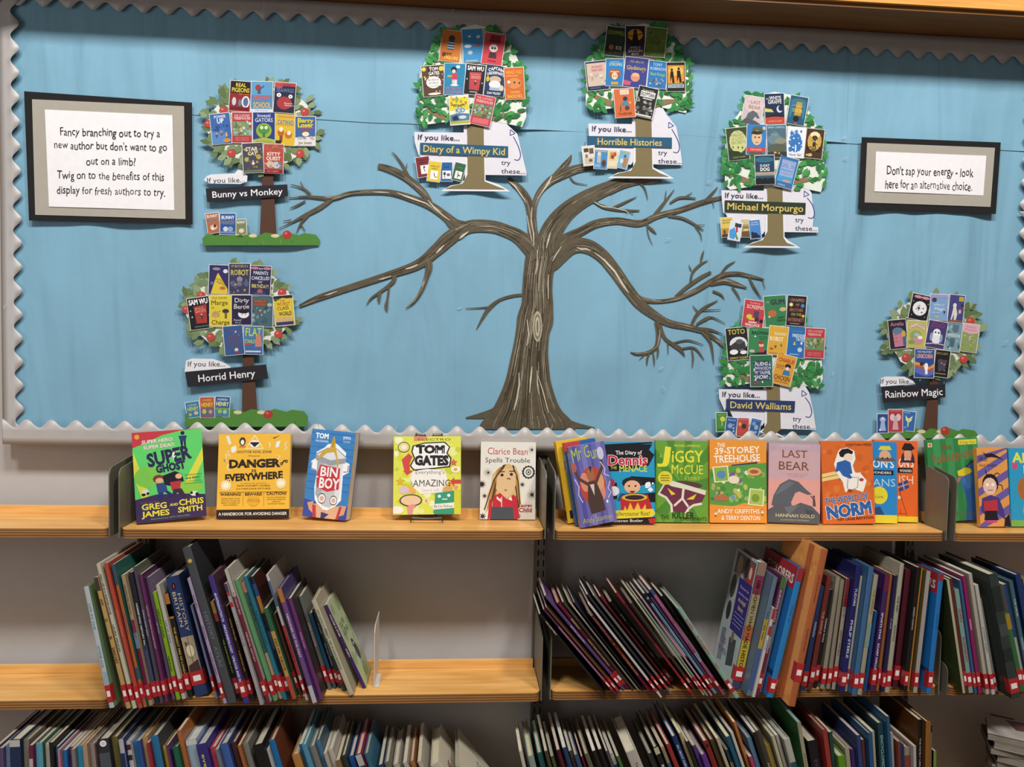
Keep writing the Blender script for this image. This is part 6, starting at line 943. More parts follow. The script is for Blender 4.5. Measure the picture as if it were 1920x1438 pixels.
def layout(shelf_row, dz, ox, oy, sc, data, mode, yf, wk, off=0, ln=None):
    raw = []; sh = []
    pk = Packer(); zs = SHELF_Z[shelf_row]+dz+TH+.0006; out = []
    for i, e in enumerate(data):
        kw = e[-1] if isinstance(e[-1], dict) else {}
        X, Yp = ox+e[0]/sc, oy+e[1]/sc
        if mode == 'full':
            XB, YB, wp = ox+e[2]/sc, oy+e[3]/sc, e[4]
            P = at_z(XB, YB, zs); T_ = at(X, Yp, P.y); v = T_-P
            lean = math.degrees(math.atan2(v.x, v.z)); h_ = math.hypot(v.x, v.z); mpx = px_m(XB, YB, P.y)
            w_ = wp/sc*mpx*math.cos(R_(lean))*wk; yy = P.y; xx = P.x
            if ln: lean = ln[i]
            raw.append(lean)
            if lean > 0: xx += w_*math.cos(R_(lean))
        else:
            lean, wp = e[2], e[3]
            yy = (yf if yf is not None else -.035)+kw.get('dy', 0)+(((i*7) % 5)-2)*.004
            T_ = at(X, Yp, yy); a = R_(lean); w_ = wp/sc*px_m(X, Yp, yy)*math.cos(a)*wk
            h_ = (T_.z-zs)/math.cos(a); xx = T_.x-h_*math.sin(a)+(w_*math.cos(a) if lean > 0 else 0)
        x0_ = xx+off; xx = pk.place(x0_, zs, lean, w_, h_); sh.append(xx-x0_); out.append((xx, yy, zs, lean, w_, h_))
    return out, sorted(sh)[int(len(sh)*.9)], sum(sh)/len(sh), raw
def row(name, group, shelf_row, dz, ox, oy, sc, data, mode='full', yf=None, wk=.92, dep=.178, close='', used={}):
    lay, mx, mean, raw = layout(shelf_row, dz, ox, oy, sc, data, mode, yf, wk)
    ln = None
    if raw:
        ln = list(raw)
        for _ in range(2):
            q = list(ln)
            for i in range(1, len(ln)-1):
                if ln[i-1]*ln[i] > 0 and ln[i]*ln[i+1] > 0: q[i] = (ln[i-1]+2*ln[i]+ln[i+1])/4
            ln = q
    off = 0
    for _ in range(12):
        lay, mx, mean, raw = layout(shelf_row, dz, ox, oy, sc, data, mode, yf, wk, off, ln)
        if mx <= .009: break
        if wk > .72: wk -= .02
    off = -min(mean, .006); lay, mx, mean, raw = layout(shelf_row, dz, ox, oy, sc, data, mode, yf, wk, off, ln)
    prev = None
    for e, (xx, yy, zs, lean, w_, h_) in zip(data, lay):
        rest = e[5:] if mode == 'full' else e[4:]
        c, desc, text, tcol = rest[:4]; kw = rest[4] if len(rest) > 4 else {}
        d_ = min(kw.get('d', dep), DEP-.003-yy)
        lab = f"{desc}, right of the {prev} one, {close}" if prev else f"{desc}, first at the left, {close}"
        lab = kw.get('lab', lab)
        prev = desc.split(' with ')[0].replace(' book', '').replace(' spine', '')
        assert lab not in used, lab
        if not 4 <= len(lab.split()) <= 16: print('LABEL LEN', len(lab.split()), lab)
        used[lab] = 1
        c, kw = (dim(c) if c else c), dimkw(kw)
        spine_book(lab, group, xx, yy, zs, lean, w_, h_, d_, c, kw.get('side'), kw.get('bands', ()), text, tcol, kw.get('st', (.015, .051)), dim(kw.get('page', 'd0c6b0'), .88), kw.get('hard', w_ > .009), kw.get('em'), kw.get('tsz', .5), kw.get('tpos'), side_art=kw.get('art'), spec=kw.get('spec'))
    print('row', close, 'max shift mm', round(mx*1000, 1), 'wk', round(wk, 2))
K = dict
STAR = "b b4c096;e .2 .1 .12 .06 96a878;e .75 .12 .16 .09 96a878;e .3 .4 .16 .1 9aac7e;e .9 .4 .12 .09 96a878;e .15 .68 .14 .08 96a878;e .6 .9 .2 .08 96a878;e .85 .7 .12 .08 9aac7e;t YOU'RE|.42|.3|.5|.07|3a3c34|jit=.3;t A STAR|.46|.4|.5|.07|3a3c34|jit=.3;e .55 .58 .1 .06 352640;e .6 .68 .14 .1 352640;e .55 .58 .03 .02 ecebe0;l .02 .3 .7 .45 .66 352640;l .02 .75 .6 .9 .5 352640"
row('a', 'history books on the middle shelf, left bay', 2, -.002, 140, 1000, 4.228, [
 (90,425,295,1385,55,'cdd8dc','pale blue-white book','LIFE IN THE|STONE AGE','5a8a96',K(side='8aa878',bands=((.7,.86,'a8c4d4'),))),
 (118,365,430,1390,48,'d2a868','tan book','AW|G|B|SANCHEZ','4a3022',K(tsz=.8,tpos=(.12,.66),bands=((0,.1,'4a4038'),))),
 (205,240,480,1390,42,'d8d2b8','cream book with black serif spine','DAILY LIFE IN A WARTIME HOUSE|LAURA WILSON','3a3430',K(tsz=.62,tpos=(.06,.66))),
 (250,240,525,1388,42,'c8503a','red-orange book','AWFUL EGYPTIANS','d8705a',K(side='b84a40')),
 (300,250,560,1380,34,'c06a34','orange and blue book','PUZZLE HISTORY','2c5a7a',K(side='2c6a60',bands=((0,.14,'2c5a78'),(.72,.8,'2c6078')))),
 (372,335,605,1365,42,'b8a07c','tan and magenta book','CELEBRATED TREATS|AT MARKET','5a4a44',K(bands=((.34,.44,'8a2a50'),(.44,.56,'7a90b0'),(.56,.95,'7c2048')),tpos=(.06,.55))),
 (455,310,650,1350,44,'2a2a34','black and indigo book','HORRIFYING HISTORY FACES','dddde4',K(bands=((.55,.9,'4c5478'),))),
 (488,265,690,1345,32,'5a4c66','slate-purple book','SCIENCE GRABS GREAT','b8b0c8',K(side='6a705c')),
 (510,330,735,1340,38,'722e62','deep purple book','HISTORY GRAPHS IN PORTRAIT','c890b8',K(side='5a2a54')),
 (565,350,760,1320,30,'6e5276','dull lilac book','HER DIARY','b0a0c0',K(side='8a7890')),
 (597,470,795,1320,42,'92be28','lime green book','HISTORY DUDES|VIKINGS','26301c',K(tsz=.6,tpos=(.1,.85))),
 (640,410,850,1315,40,'d0c8bc','white book','LIFE OF TEENS','6a605a',K(side='c8c0b4')),
 (685,480,880,1300,52,'25221f','black book with orange head band','THE GREAT FIRE OF LONDON','d0a83a',K(bands=((.0,.24,'c8803a'),(.1,.22,'a84a3a')),tpos=(.3,.84))),
 (727,350,950,1295,150,'2f4272','thick blue book with beige lower half','','c8b890',K(bands=((.5,.82,'c4b08a'),(.0,.5,'2b3f70')),spec='e .45 .08 .13 .028 c8a868;e .45 .08 .06 .02 b04a3a;t HISTORY|.70|.30|.32|.26|c8b890|vert=1;t BRITAIN|.34|.27|.30|.26|c8b890|vert=1;e .5 .62 .36 .07 8a8a78;e .5 .62 .28 .05 d8c8a4;l .04 .5 .5 .5 .76 4a3428;q .1 .74 .9 .7 .95 .82 .05 .82 4a3030;e .3 .56 .1 .02 5a4a3c',st=(.028,.062),page='cfc6b4',lab='thick blue history book with beige lower half and balloon emblem, middle shelf left')),
 (937,570,1135,1310,26,'8a90b4','thin blue-lilac book','',0,K(side='6a7098')),
 (888,365,1200,1350,36,'b8a2c4','lilac book','WAR GIRLS|ANTHOLOGY|MICHAEL FOREMAN','5a4868',K(tpos=(.06,.8))),
 (842,120,1210,1350,98,'505358','very thick dark slate book','HISTORY|ATLAS','666a70',K(side='34363a',em=(.085,.26,'b89048','d0b068'),st=None,tsz=.5,tpos=(.4,.8),lab='very thick dark slate book with gold emblem, tallest on middle left shelf')),
 (1085,540,1310,1330,44,'26241f','slim black green-lettered book','THE GUNPOWDER PLOT','8aa83a',K(bands=((0,.12,'c0904a'),(.12,.2,'a84a3a')),tpos=(.35,.75))),
 (1068,345,1361,1350,62,'4a3a8a','violet book with bold white lettering','AN INTRODUCTION TO|ARCHAEOLOGY|UNLOCK AND DIG','dcdce8',K(tsz=.5,tpos=(.12,.86),side='5a3a44')),
 (1222,575,1420,1330,32,'3a2a28','dark brown book','SCHOOLS THEN AND|A SPORTING LIFE','d8a850',K()),
 (1190,405,1490,1360,36,'b8b0b0','grey-white red-banded book','A DAY IN THE LIFE','6a5a64',K(bands=((.0,.07,'5a3a60'),(.07,.1,'c03a3a'),(.15,.19,'c03a3a'),(.85,1,'b0a8b8')),st=None)),
 (1200,290,1541,1350,44,'7c2c3c','maroon book','VICTORIAN ERA|MEDIEVAL HISTORY','c8a0a0',K(side='c4beb0',bands=((0,.2,'ccc8b8'),))),
 (1264,370,1571,1330,40,'64b070','light green book','','2a5a34',K(side='9ab08a')),
 (1300,400,1612,1312,42,'c8b890','peach and teal book','INTERNATIONAL|TELEVISION','26504a',K(bands=((0,.08,'d0906a'),(.08,.6,'3a6a5c')),tpos=(.1,.62),tsz=.5)),
 (1334,345,1651,1320,42,'2a7a94','teal-blue book','THE PAST IN PICTURES','1c4a5c',K(side='205a6a')),
 (1391,345,1696,1300,42,'2c303c','black book with orange middle band','',0,K(bands=((.06,.16,'2f5a90'),(.16,.3,'c0803a'),(.45,.6,'4a5a6a')),side='4a2220')),
 (1511,600,1746,1315,48,'3a6a4c','green and orange book','KIDS HANDBOOK','c84a2c',K(bands=((.25,.75,'c8a058'),(.75,1,'c85040')),tsz=.62,tpos=(.28,.74),st=None)),
 (1590,640,1801,1290,28,'6a4634','slim brown book','',0,K()),
 (1531,330,1851,1325,30,'d4d0d4','white book with red lower spine','CENTURIES OF CHANGE','b02a30',K(bands=((.4,.8,'c03438'),(.05,.25,'5a6a90')),tpos=(.4,.8),side='c4bcb0')),
 (1625,440,1906,1345,52,'7c5290','purple book with white foot','HEROINES OF THE PAST','d0b8dc',K(side='4c3f78',bands=((.0,.12,'c8803a'),(.85,1,'d0ccd4')),st=None)),
 (1690,520,1941,1320,44,'7c3c78','plum book','TIMELINES','b888b0',K(side='3a3030',st=None)),
 (1730,500,1961,1240,38,'70706c','grey-green book','GOING TO SCHOOL','c8c0c8',K(side='8a8a80')),
 (1795,640,2001,1230,38,'1f648c','teal blue short book','',0,K(side='28303a')),
 (1830,600,2026,1225,34,'46303a','dark wine book','A TUDOR|LIFE AND TRAVELS','c0b8b0',K()),
 (1870,600,2106,1250,44,'3c5450','dark grey-teal book','TERRIBLE ROMANS','8ab0a8',K(bands=((0,.05,'7a2a30'),))),
 (1875,530,2156,1285,56,'d4caac','cream dotted book','WE HAVE A DREAM|MEET 30 YOUNG INDIGENOUS','5a7a60',K(side='c8bea0',st=None,bands=((.3,.4,'c8bc9c'),))),
 (1957,575,2266,1230,44,'4a2a6c','purple-spined book showing its sage green cover',"YOU'RE A STAR|POPPY",'d8ccb8',K(side='b4c096',art=STAR,st=None,d=.12,tsz=.5)),
], close='middle shelf left')
row('b', 'thin leaning books on the middle shelf, right bay', 2, .0005, 960, 1000, 4.23, [
 (215,645,735,1285,26,'1c1a1c','thin black book','THE SCRAMBLE','d8c8b8',K(st=None,tpos=(.04,.3),tsz=.6)),
 (235,620,830,1290,20,'5a2c48','thin plum book','',0,K(bands=((.2,.9,'a86a8a'),))),
 (262,600,860,1280,18,'785030','thin brown book','',0,K(side='4a3020')),
 (268,490,880,1245,32,'6a4880','thin violet book','BRITISH HISTORY','c8b8d8',K(side='5a3a70')),
 (345,560,905,1240,40,'6e2034','maroon book','SCHOOLS|HIGHLY EXPLOSIVE CHEMICALS','a8c070',K(page='c8a890')),
 (400,545,950,1245,26,'4c463c','olive-brown book','FACTS','8a8470',K(st=None)),
 (450,550,1005,1250,15,'cdbfa4','very thin cream book','',0,K(st=None,hard=False)),
 (500,545,1035,1250,15,'2a3048','very thin navy book','',0,K(st=None,hard=False)),
 (592,625,1100,1270,32,'b42458','magenta book with white lettering','ANCIENT EGYPT IN 30 SECONDS|CATHIE SENKER','ecc8b0',K(st=None,bands=((.35,.7,'c8542c'),(0,.06,'e0d8c8')),tsz=.66,tpos=(.06,.86))),
 (625,560,1180,1305,20,'dcd6d0','thin white book','ANCIENT ROME','c09a6a',K(page='e8e0cc')),
 (580,500,1210,1280,22,'34303a','thin charcoal book','',0,K(page='e8e0cc')),
 (660,490,1255,1270,20,'77726e','thin grey book','',0,K()),
 (690,510,1270,1230,22,'7a1c28','dark red thin book','',0,K(page='e0d8c4')),
 (760,560,1285,1205,36,'201e20','wide black book','SHINE|PETER DAVIES|NASH','c8c0b8',K()),
 (850,455,1430,1285,22,'8e2432','crimson thin book','',0,K(bands=((.1,.5,'5a1820'),))),
 (925,570,1455,1260,32,'6a6654','olive-grey book','RUNNING','8a866c',K()),
 (960,490,1520,1285,20,'d0caa0','pale yellow thin book','A SPORT STARS','8a844c',K()),
 (1000,520,1545,1290,15,'8ab0a0','pale green thin book','',0,K(hard=False)),
 (1025,520,1580,1290,18,'c890a8','pink thin book','',0,K(hard=False)),
 (1040,480,1610,1275,26,'7aa4bc','sky blue thin book','THIS IS STARTING REALLY|JOURNEY','3a5a8a',K(bands=((0,.04,'222'),(.06,.1,'222')))),
 (1072,480,1637,1270,26,'8468a4','mid-purple thin book','AFRICAN HISTORY HEROES|AND MORE','4a2c6a',K(bands=((0,.04,'222'),))),
 (1095,440,1665,1285,30,'b8648c','rose and blue book','WHO BUILT THE|JULIA MEMORY','6a2c4c',K(bands=((0,.05,'2f5a90'),(.6,.68,'9ab8d8')))),
 (1160,520,1700,1250,26,'181618','plain black thin book','',0,K(st=None)),
 (1290,600,1752,1312,42,'94bca8','mint green book with red script','QUEEN|ELIZABETH|DAY','b03438',K(tsz=.6,tpos=(.06,.76))),
], close='middle shelf right')
WOM = "b b8bcc0;q .1 .02 .95 .02 .95 .3 .7 .3 .5 .16 .1 .2 6a5a50;e .3 .12 .12 .09 a88a70;e .62 .1 .1 .08 3a3030;e .82 .14 .12 .1 b0403c;e .8 .12 .06 .05 e0c8b0;q .4 .2 .98 .2 .98 .62 .42 .62 3a2c80;t Discover the|.7|.26|.4|.025|c8c8e8;t extraordinary women|.7|.31|.46|.025|c8c8e8;t who changed|.7|.36|.34|.04|e0c080|bold=.03;t history|.7|.42|.24|.04|e0c080|bold=.03;r .48 .47 .92 .475 b8b8d8;r .48 .5 .92 .505 b8b8d8;r .48 .53 .92 .535 b8b8d8;r .48 .56 .86 .565 b8b8d8;e .2 .3 .12 .1 5a5048;e .22 .5 .1 .08 3a3434;q .5 .68 .8 .66 .84 .86 .56 .9 3a3a44;e .62 .66 .06 .05 8a6a5a;q .12 .66 .3 .64 .34 .9 .14 .92 7a8088;t 100|.25|.74|.3|.06|5a3a80;t WOMEN|.3|.82|.4|.05|5a3a80"
EXPL = "b 1e6cb4;r 0 0 1 .17 a8303a;t EXPLORERS|.55|.1|.8|.07|e8e4e0|bold=.05;r 0 .8 1 .84 123a6a;e .4 .5 .3 .16 2a80c4"
ORG = "b e89c54;p 60 dc8e48,f0aa64 .02 .02 .98 .98 .04;q .7 0 .84 0 .84 1 .7 1 b8643a"
row('c', 'upright history books on the middle shelf, right bay', 2, .0005, 1330, 1000, 4.229, [
 (400,240,185,1235,92,'4a4a70','white-backed book with a photo cover','100 WOMEN WHO MADE HISTORY','26243c',K(side='c4c4c2',art=WOM,bands=((0,.1,'a08070'),(.1,.25,'8a3a50'),(.25,.5,'b0a070'),(.5,.62,'c06a3c'),(.62,.85,'d0b440')),tsz=.5,tpos=(.1,.92),page='e6dfc8')),
 (500,350,285,1290,44,'6a8098','yellow and blue patterned book','WHO WERE THEY','2c4a7a',K(bands=((.35,.6,'c8a83c'),(.6,.95,'4a64a0')),st=None)),
 (500,600,322,1300,28,'d8d4cc','thin red-patched white book','SCHOOLS','2f5a9a',K(bands=((0,.12,'b83034'),(.2,.3,'b83034')),hard=False,st=None)),
 (565,345,362,1285,46,'6e3c60','purple book','SURVIVAL LIVES|BESPOKE','c0a8b8',K(bands=((0,.1,'4a7a3c'),(.4,.6,'6a7a88'),(.6,1,'7a2850')))),
 (612,350,408,1260,20,'88888a','thin pale grey book','',0,K(st=None,page='d8d4c0')),
 (680,280,428,1305,62,'2a8ad0','bright blue book with a red head band','ATLAS OF','1c4a7a',K(side='1e6cb4',art=EXPL,bands=((0,.1,'a8303a'),),tpos=(.2,.5),tsz=.35,lab='bright blue book with red head band, left of the tall orange book, middle shelf')),
 (735,400,490,1290,20,'70707a','thin ash grey book','',0,K(hard=False)),
 (846,130,592,1375,72,'c06a40','tall orange book','THE HIGHWAYMAN|ALFRED NOYES','3a2c28',K(side='f0a058',art=ORG,bands=(),hard=True,tsz=.26,st=(.055,.1),lab='tall orange book with rust-red stripe leaning right, sticking out of the middle shelf')),
 (865,420,735,1250,48,'2c4272','royal blue book','DESIGN','a8b8c8',K()),
 (955,345,790,1235,50,'8a3a34','red-brown book','THE AWFUL','c8a070',K(side='8a342c')),
 (975,450,835,1225,36,'231f22','black book','TERRIBLE WARS','c8c0c0',K()),
 (1000,345,888,1232,42,'a8a08c','light taupe book','',0,K(page='b8b09c')),
 (1045,370,932,1232,40,'9c9480','greyer taupe book','',0,K(page='b8b09c')),
 (1090,360,978,1238,38,'ada592','cream book','A TOUDEN OF|GREAT TRAVELS','5a5248',K(side='6a2c30',bands=((0,.25,'8a2c34'),),page='b0a894')),
 (1165,260,1022,1262,56,'26286c','navy book','TUDORS|PHILIP STEELE','c8c8dc',K(side='26286c')),
 (1205,340,1085,1252,24,'c0bca4','thin ivory book','',0,K()),
 (1250,270,1115,1280,52,'4674a4','blue spotted book','',0,K(page='d8d2bc')),
 (1292,330,1168,1280,44,'b0a890','sandy book','THE VIKINGS','8a6a2c',K(bands=((.4,.6,'8aa8a0'),),tpos=(.05,.4),page='d8d2bc')),
 (1337,620,1232,1250,32,'1c5a9c','vivid blue book','',0,K(st=None)),
 (1397,330,1284,1250,46,'4c2c6c','purple and magenta book','SPORTS STAR|SCARF HALLER','dcd4dc',K(bands=((0,.14,'7a2450'),),tpos=(.3,.85))),
 (1432,320,1328,1250,24,'a8622f','orange-brown book','',0,K(side='b07a4c')),
 (1462,335,1354,1260,28,'2a2250','indigo book','AT HOME','a8a0c8',K()),
 (1487,240,1376,1262,44,'b8b49c','tall ivory book','THE RED|SCHOOLS','3a3c34',K(side='c0b8a4',page='d0c8b0',tpos=(.2,.65))),
 (1532,400,1424,1230,28,'5c2c6c','grape purple book','',0,K()),
 (1562,290,1462,1222,56,'5c1c28','wide maroon book','',0,K(side='5a2028')),
 (1627,270,1524,1250,36,'20201f','jet black book','GREEN RISING','a8a89c',K()),
 (1684,275,1562,1252,13,'c87c34','very thin orange book','',0,K(hard=False,st=None,side='6c6238')),
 (1735,300,1625,1262,40,'b0a49c','olive-covered book with a white spine','','6a6054',K(side='6c6238',bands=((0,1,'b8aca4'),))),
 (1832,320,1732,1270,50,'2a80c8','bright blue book with a red head band','ATLAS OF','1c4a7a',K(side='1e6cb4',art=EXPL,bands=((0,.06,'a8303a'),),tsz=.35,tpos=(.3,.5),lab='bright blue book with red head band beside the dark bracket, middle shelf')),
], close='middle shelf right')
row('d', 'books on the middle shelf at the right frame edge', 2, -.0005, 1600, 1000, 4.228, [
 (748,370,876,1268,22,'c8c0a0','olive-backed book','',0,K(side='46542c',page='c8c8a0',st=None)),
 (762,360,888,1266,24,'6c2c28','thin rust book','',0,K()),
 (800,450,920,1266,38,'8ab0a4','mint book','QUEEN|ELIZABETH','a03438',K(em=(.92,.2,'2c3c50','8ab0a4'),tsz=.6)),
 (850,370,965,1270,22,'3c6494','steel blue book','',0,K()),
 (865,340,1000,1270,30,'9c2464','magenta book','HANNAH','e0b0c8',K()),
 (925,320,1060,1275,30,'c4bca8','creamy white book','',0,K(page='d8d4c4')),
 (965,410,1095,1278,30,'d0ccc4','bright white book','A HUMAN TALENT','6a6a74',K(tpos=(.3,.7))),
 (1000,520,1128,1252,26,'a8a49c','silver-grey book','',0,K()),
 (1018,330,1205,1312,78,'39423f','wide marbled dark grey book','','5a6a64',K(bands=((.1,.3,'2c3230'),(.4,.5,'4a5450'),(.6,.7,'2c3230')))),
 (1100,350,1262,1236,38,'a89478','tan book','',0,K(bands=((.45,1,'5a2c58'),))),
 (1150,650,1305,1252,42,'3c7844','short green book with gold top','',0,K(bands=((0,.2,'b8982c'),))),
 (1205,400,1345,1240,30,'bcb4b0','pale grey book','',0,K(bands=((0,.5,'2c4a7c'),))),
 (1242,380,1400,1240,34,'4c7080','teal-grey book','THE CRUEL|SCHOOL','b8c4c4',K()),
 (1290,330,1460,1240,50,'243c70','navy book','',0,K(bands=((.4,.7,'6a5030'),))),
 (1350,360,1520,1240,40,'a8946c','beige book','',0,K()),
], close='right frame edge, middle shelf')
def low(name, group, ox, oy, sc, data, close, **kw): row(name, group, 3, 0, ox, oy, sc, data, mode='top', close=close, **kw)
N_ = K(st=None)
low('e', 'large books on the lowest shelf, left bays', 0, 1210, 4.8, [
 (-60,930,-1,40,'4a4a5c','slate book','',0,N_), (5,925,-1,40,'6e5a84','dull violet book','',0,N_),
 (50,900,-1,48,'8098bc','powder blue book','',0,N_),
 (100,850,-1.5,108,'27385c','thick navy book with pale blue capitals','GIANT','5aa4c8',K(st=None,bands=((0,.05,'d8d4cc'),),tsz=.5,tpos=(.08,.6),page='dcd4c0',lab='thick navy book with big pale blue capitals, lowest shelf left')),
 (215,850,-1.5,58,'8c8674','grey-olive book','',0,K(st=None,page='c8c0a4')), (275,900,-1.5,38,'7a2c50','plum and white book','TIME','5a5450',K(st=None,bands=((.1,.5,'cfc8c4'),),tpos=(.12,.3))),
 (315,880,-2,68,'66b0c4','turquoise book','',0,K(st=None,side='3c6c58')),
 (395,885,-2.5,58,'d2cabc','off-white book','A SMALL WORLD','8a8478',N_), (455,875,-3,38,'23211f','black dotted book','BEHIND THE SCENES','dcd4cc',K(st=None,tsz=.6)),
 (497,910,-3,30,'3c6c8c','petrol blue book','',0,N_),(533,940,-3,20,'d890a4','thin pink book','',0,N_),(558,945,-3,42,'2c74b8','mid-blue book','',0,N_),
 (600,915,-3.5,42,'6c3068','dark purple book','',0,N_),(650,935,-4,36,'8c8880','grey book','',0,N_),
 (690,905,-4,58,'3ca0c8','cyan book','',0,K(st=None,side='c8a080',page='d8c8a0')),(755,890,-4.5,46,'c0a488','beige book','LITTLE','4a4440',N_),
 (805,890,-5,46,'a8948c','pinkish grey book','(LITTLE)','3a3634',N_),(850,880,-6,34,'543c3c','umber book','',0,N_),
 (880,850,-7,112,'34353c','thick charcoal book with white oval','','888',K(st=None,em=(.03,.3,'e8e6e2','c8c8c8'),bands=((.1,.4,'5a5e68'),),lab='thick charcoal book with a white oval at the spine top, lowest shelf left')),
 (1008,830,-8,66,'6e6434','olive-gold book','MINIBEASTS','c8c8a0',N_),(1080,850,-8,46,'c8c8d0','dotted white and navy book','NOVEL','2a3a68',K(st=None,bands=((.1,.25,'26386c'),(.3,.45,'26386c')),side='263c74')),
 (1128,870,-8.5,44,'d4d0d0','white spotted book','',0,K(st=None,bands=((.02,.06,'5a2a30'),(.1,.14,'333'),(.2,.24,'333'),(.3,.34,'333')))),
 (1172,870,-9,64,'2c76ac','azure book','',0,N_),(1240,860,-9,28,'3c58a0','cobalt book','',0,N_),(1268,825,-9,56,'bf9a6c','caramel book','',0,K(st=None,page='e0c8a0')),
 (1325,880,-9.5,28,'a83040','scarlet book','',0,N_),(1352,820,-10,76,'2f7aa8','teal-blue book','MUSIC','18486c',K(st=None,side='4a4a50')),
 (1440,910,-10.5,54,'d0aa38','yellow book','',0,K(st=None,side='8c7c3c')),(1495,900,-10.5,26,'683c70','violet book','',0,N_),(1518,930,-11,34,'243c60','dark blue book','',0,N_),
 (1552,920,-11,54,'246c50','bottle green book','',0,N_),(1600,770,-12,40,'c07038','orange hardback book','',0,K(st=None)),
 (1622,860,-12,112,'a8c0d0','wide pale blue book','','2c4468',K(st=None,bands=((0,.04,'e4e4e4'),),art=None,page='d8d8d0')),
 (1740,900,-13,106,'3c3484','wide violet-blue book with yellow lettering','everything','d8cc50',K(st=None,tsz=.42,tpos=(.06,.42),page='c8c4bc',side='34308c')),
 (1850,925,-13.5,66,'c8445c','raspberry book','CREATURES','2a2430',N_),(1935,940,-14,34,'76808c','cool grey book','',0,N_),
 (1985,895,-14.5,84,'4668ac','cornflower blue book','HANDY','1c3070',K(st=None,side='3a5498')),
 (2090,880,-15,56,'502c24','chestnut book','',0,N_),(2150,905,-15.5,32,'b0683c','copper book','',0,N_),(2185,890,-15.5,62,'8a867c','stone book','',0,K(st=None,page='a8a08c')),
 (2290,905,-16,102,'1c1b1b','wide black book','PIRATES','4a4a48',K(st=None,tsz=.5)),(2400,940,-16,26,'c4c4c4','thin silver book','',0,N_),
 (2420,860,-16,62,'1f78b8','blue book with rust-brown cover','NATURE','c8dcec',K(st=None,side='80442c')),
 (2640,990,-17,80,'c08a44','amber book','MAMMALS','3a3020',N_),(2660,895,-17.5,42,'2870a4','denim blue book','',0,K(st=None,page='d8d0b8')),(2705,900,-17.5,50,'5a9cb8','soft blue book','',0,K(st=None,page='e0d8c0')),
 (2765,915,-18,60,'888480','warm grey book','',0,N_),(2818,860,-18,52,'4c7ca0','dusty blue book','',0,K(st=None,side='44606c')),
 (2880,975,-18,36,'c0b8a0','parchment book','',0,K(st=None,page='d8d0bc')),(2920,945,-18,54,'cdc5b4','chalky book','',0,K(st=None,page='e0d8c8')),
 (3010,1040,-19,44,'93744a','khaki book','',0,N_),(3080,1000,-19,54,'2c3c34','green-black book','',0,N_),(3140,1005,-19,64,'2358a0','ultramarine book','',0,K(st=None,side='1c3c80',page='d0c8b8')),
 (3210,990,-20,66,'3c3a44','black and white patterned book','',0,K(st=None,bands=((0,.1,'c8c8c8'),(.2,.3,'a8a8a8')),side='9a2850')),
 (3290,980,-20,46,'3c7488','sea blue book','',0,K(st=None,side='4a8098')),(3420,1080,-21,44,'2c4468','midnight book','',0,N_),(3470,1060,-21,60,'7a7468','dark taupe book','',0,N_),
 (3550,1075,-22,62,'c4baa8','large cream book','',0,K(st=None,page='e0d8c0')),(3640,1060,-22,44,'c8c0b0','ivory book','',0,K(st=None,page='ddd2b8')),
 (3700,1050,-23,50,'b07848','ginger book','',0,K(st=None,side='a86a3c',page='ddd2b8')),(3770,1050,-24,44,'c8c0b0','eggshell book','',0,K(st=None,page='ddd2b8')),
 (3888,1085,-30,120,'d8d0bc','thick cream reference book','THE COMPLETE ILLUSTRATED|BRITISH HISTORY','5a2c30',K(st=None,page='e2d8b8',side='cfc6ae',art="b cfc6ae;t THE COMPLETE ILLUSTRATED|.5|.4|.7|.05|6a3a3c|rot=90;t BRITISH HISTORY|.3|.4|.8|.1|6a2c34|rot=90|bold=.03")),
 (4110,1090,-38,60,'cac2ae','slanting cream book showing its lettered cover','SMALL ANIMALS','5a5448',K(st=None,side='c9c1ab',art="b c9c1ab;t SMALL|.6|.4|.5|.12|5a8a88|rot=90|bold=.03;t ANIMALS|.3|.4|.7|.12|5a8a88|rot=90|bold=.03;r .8 .1 .82 .9 7a7264",lab='slanting cream book with teal cover lettering, last in lowest left bay')),
], 'lowest shelf left')
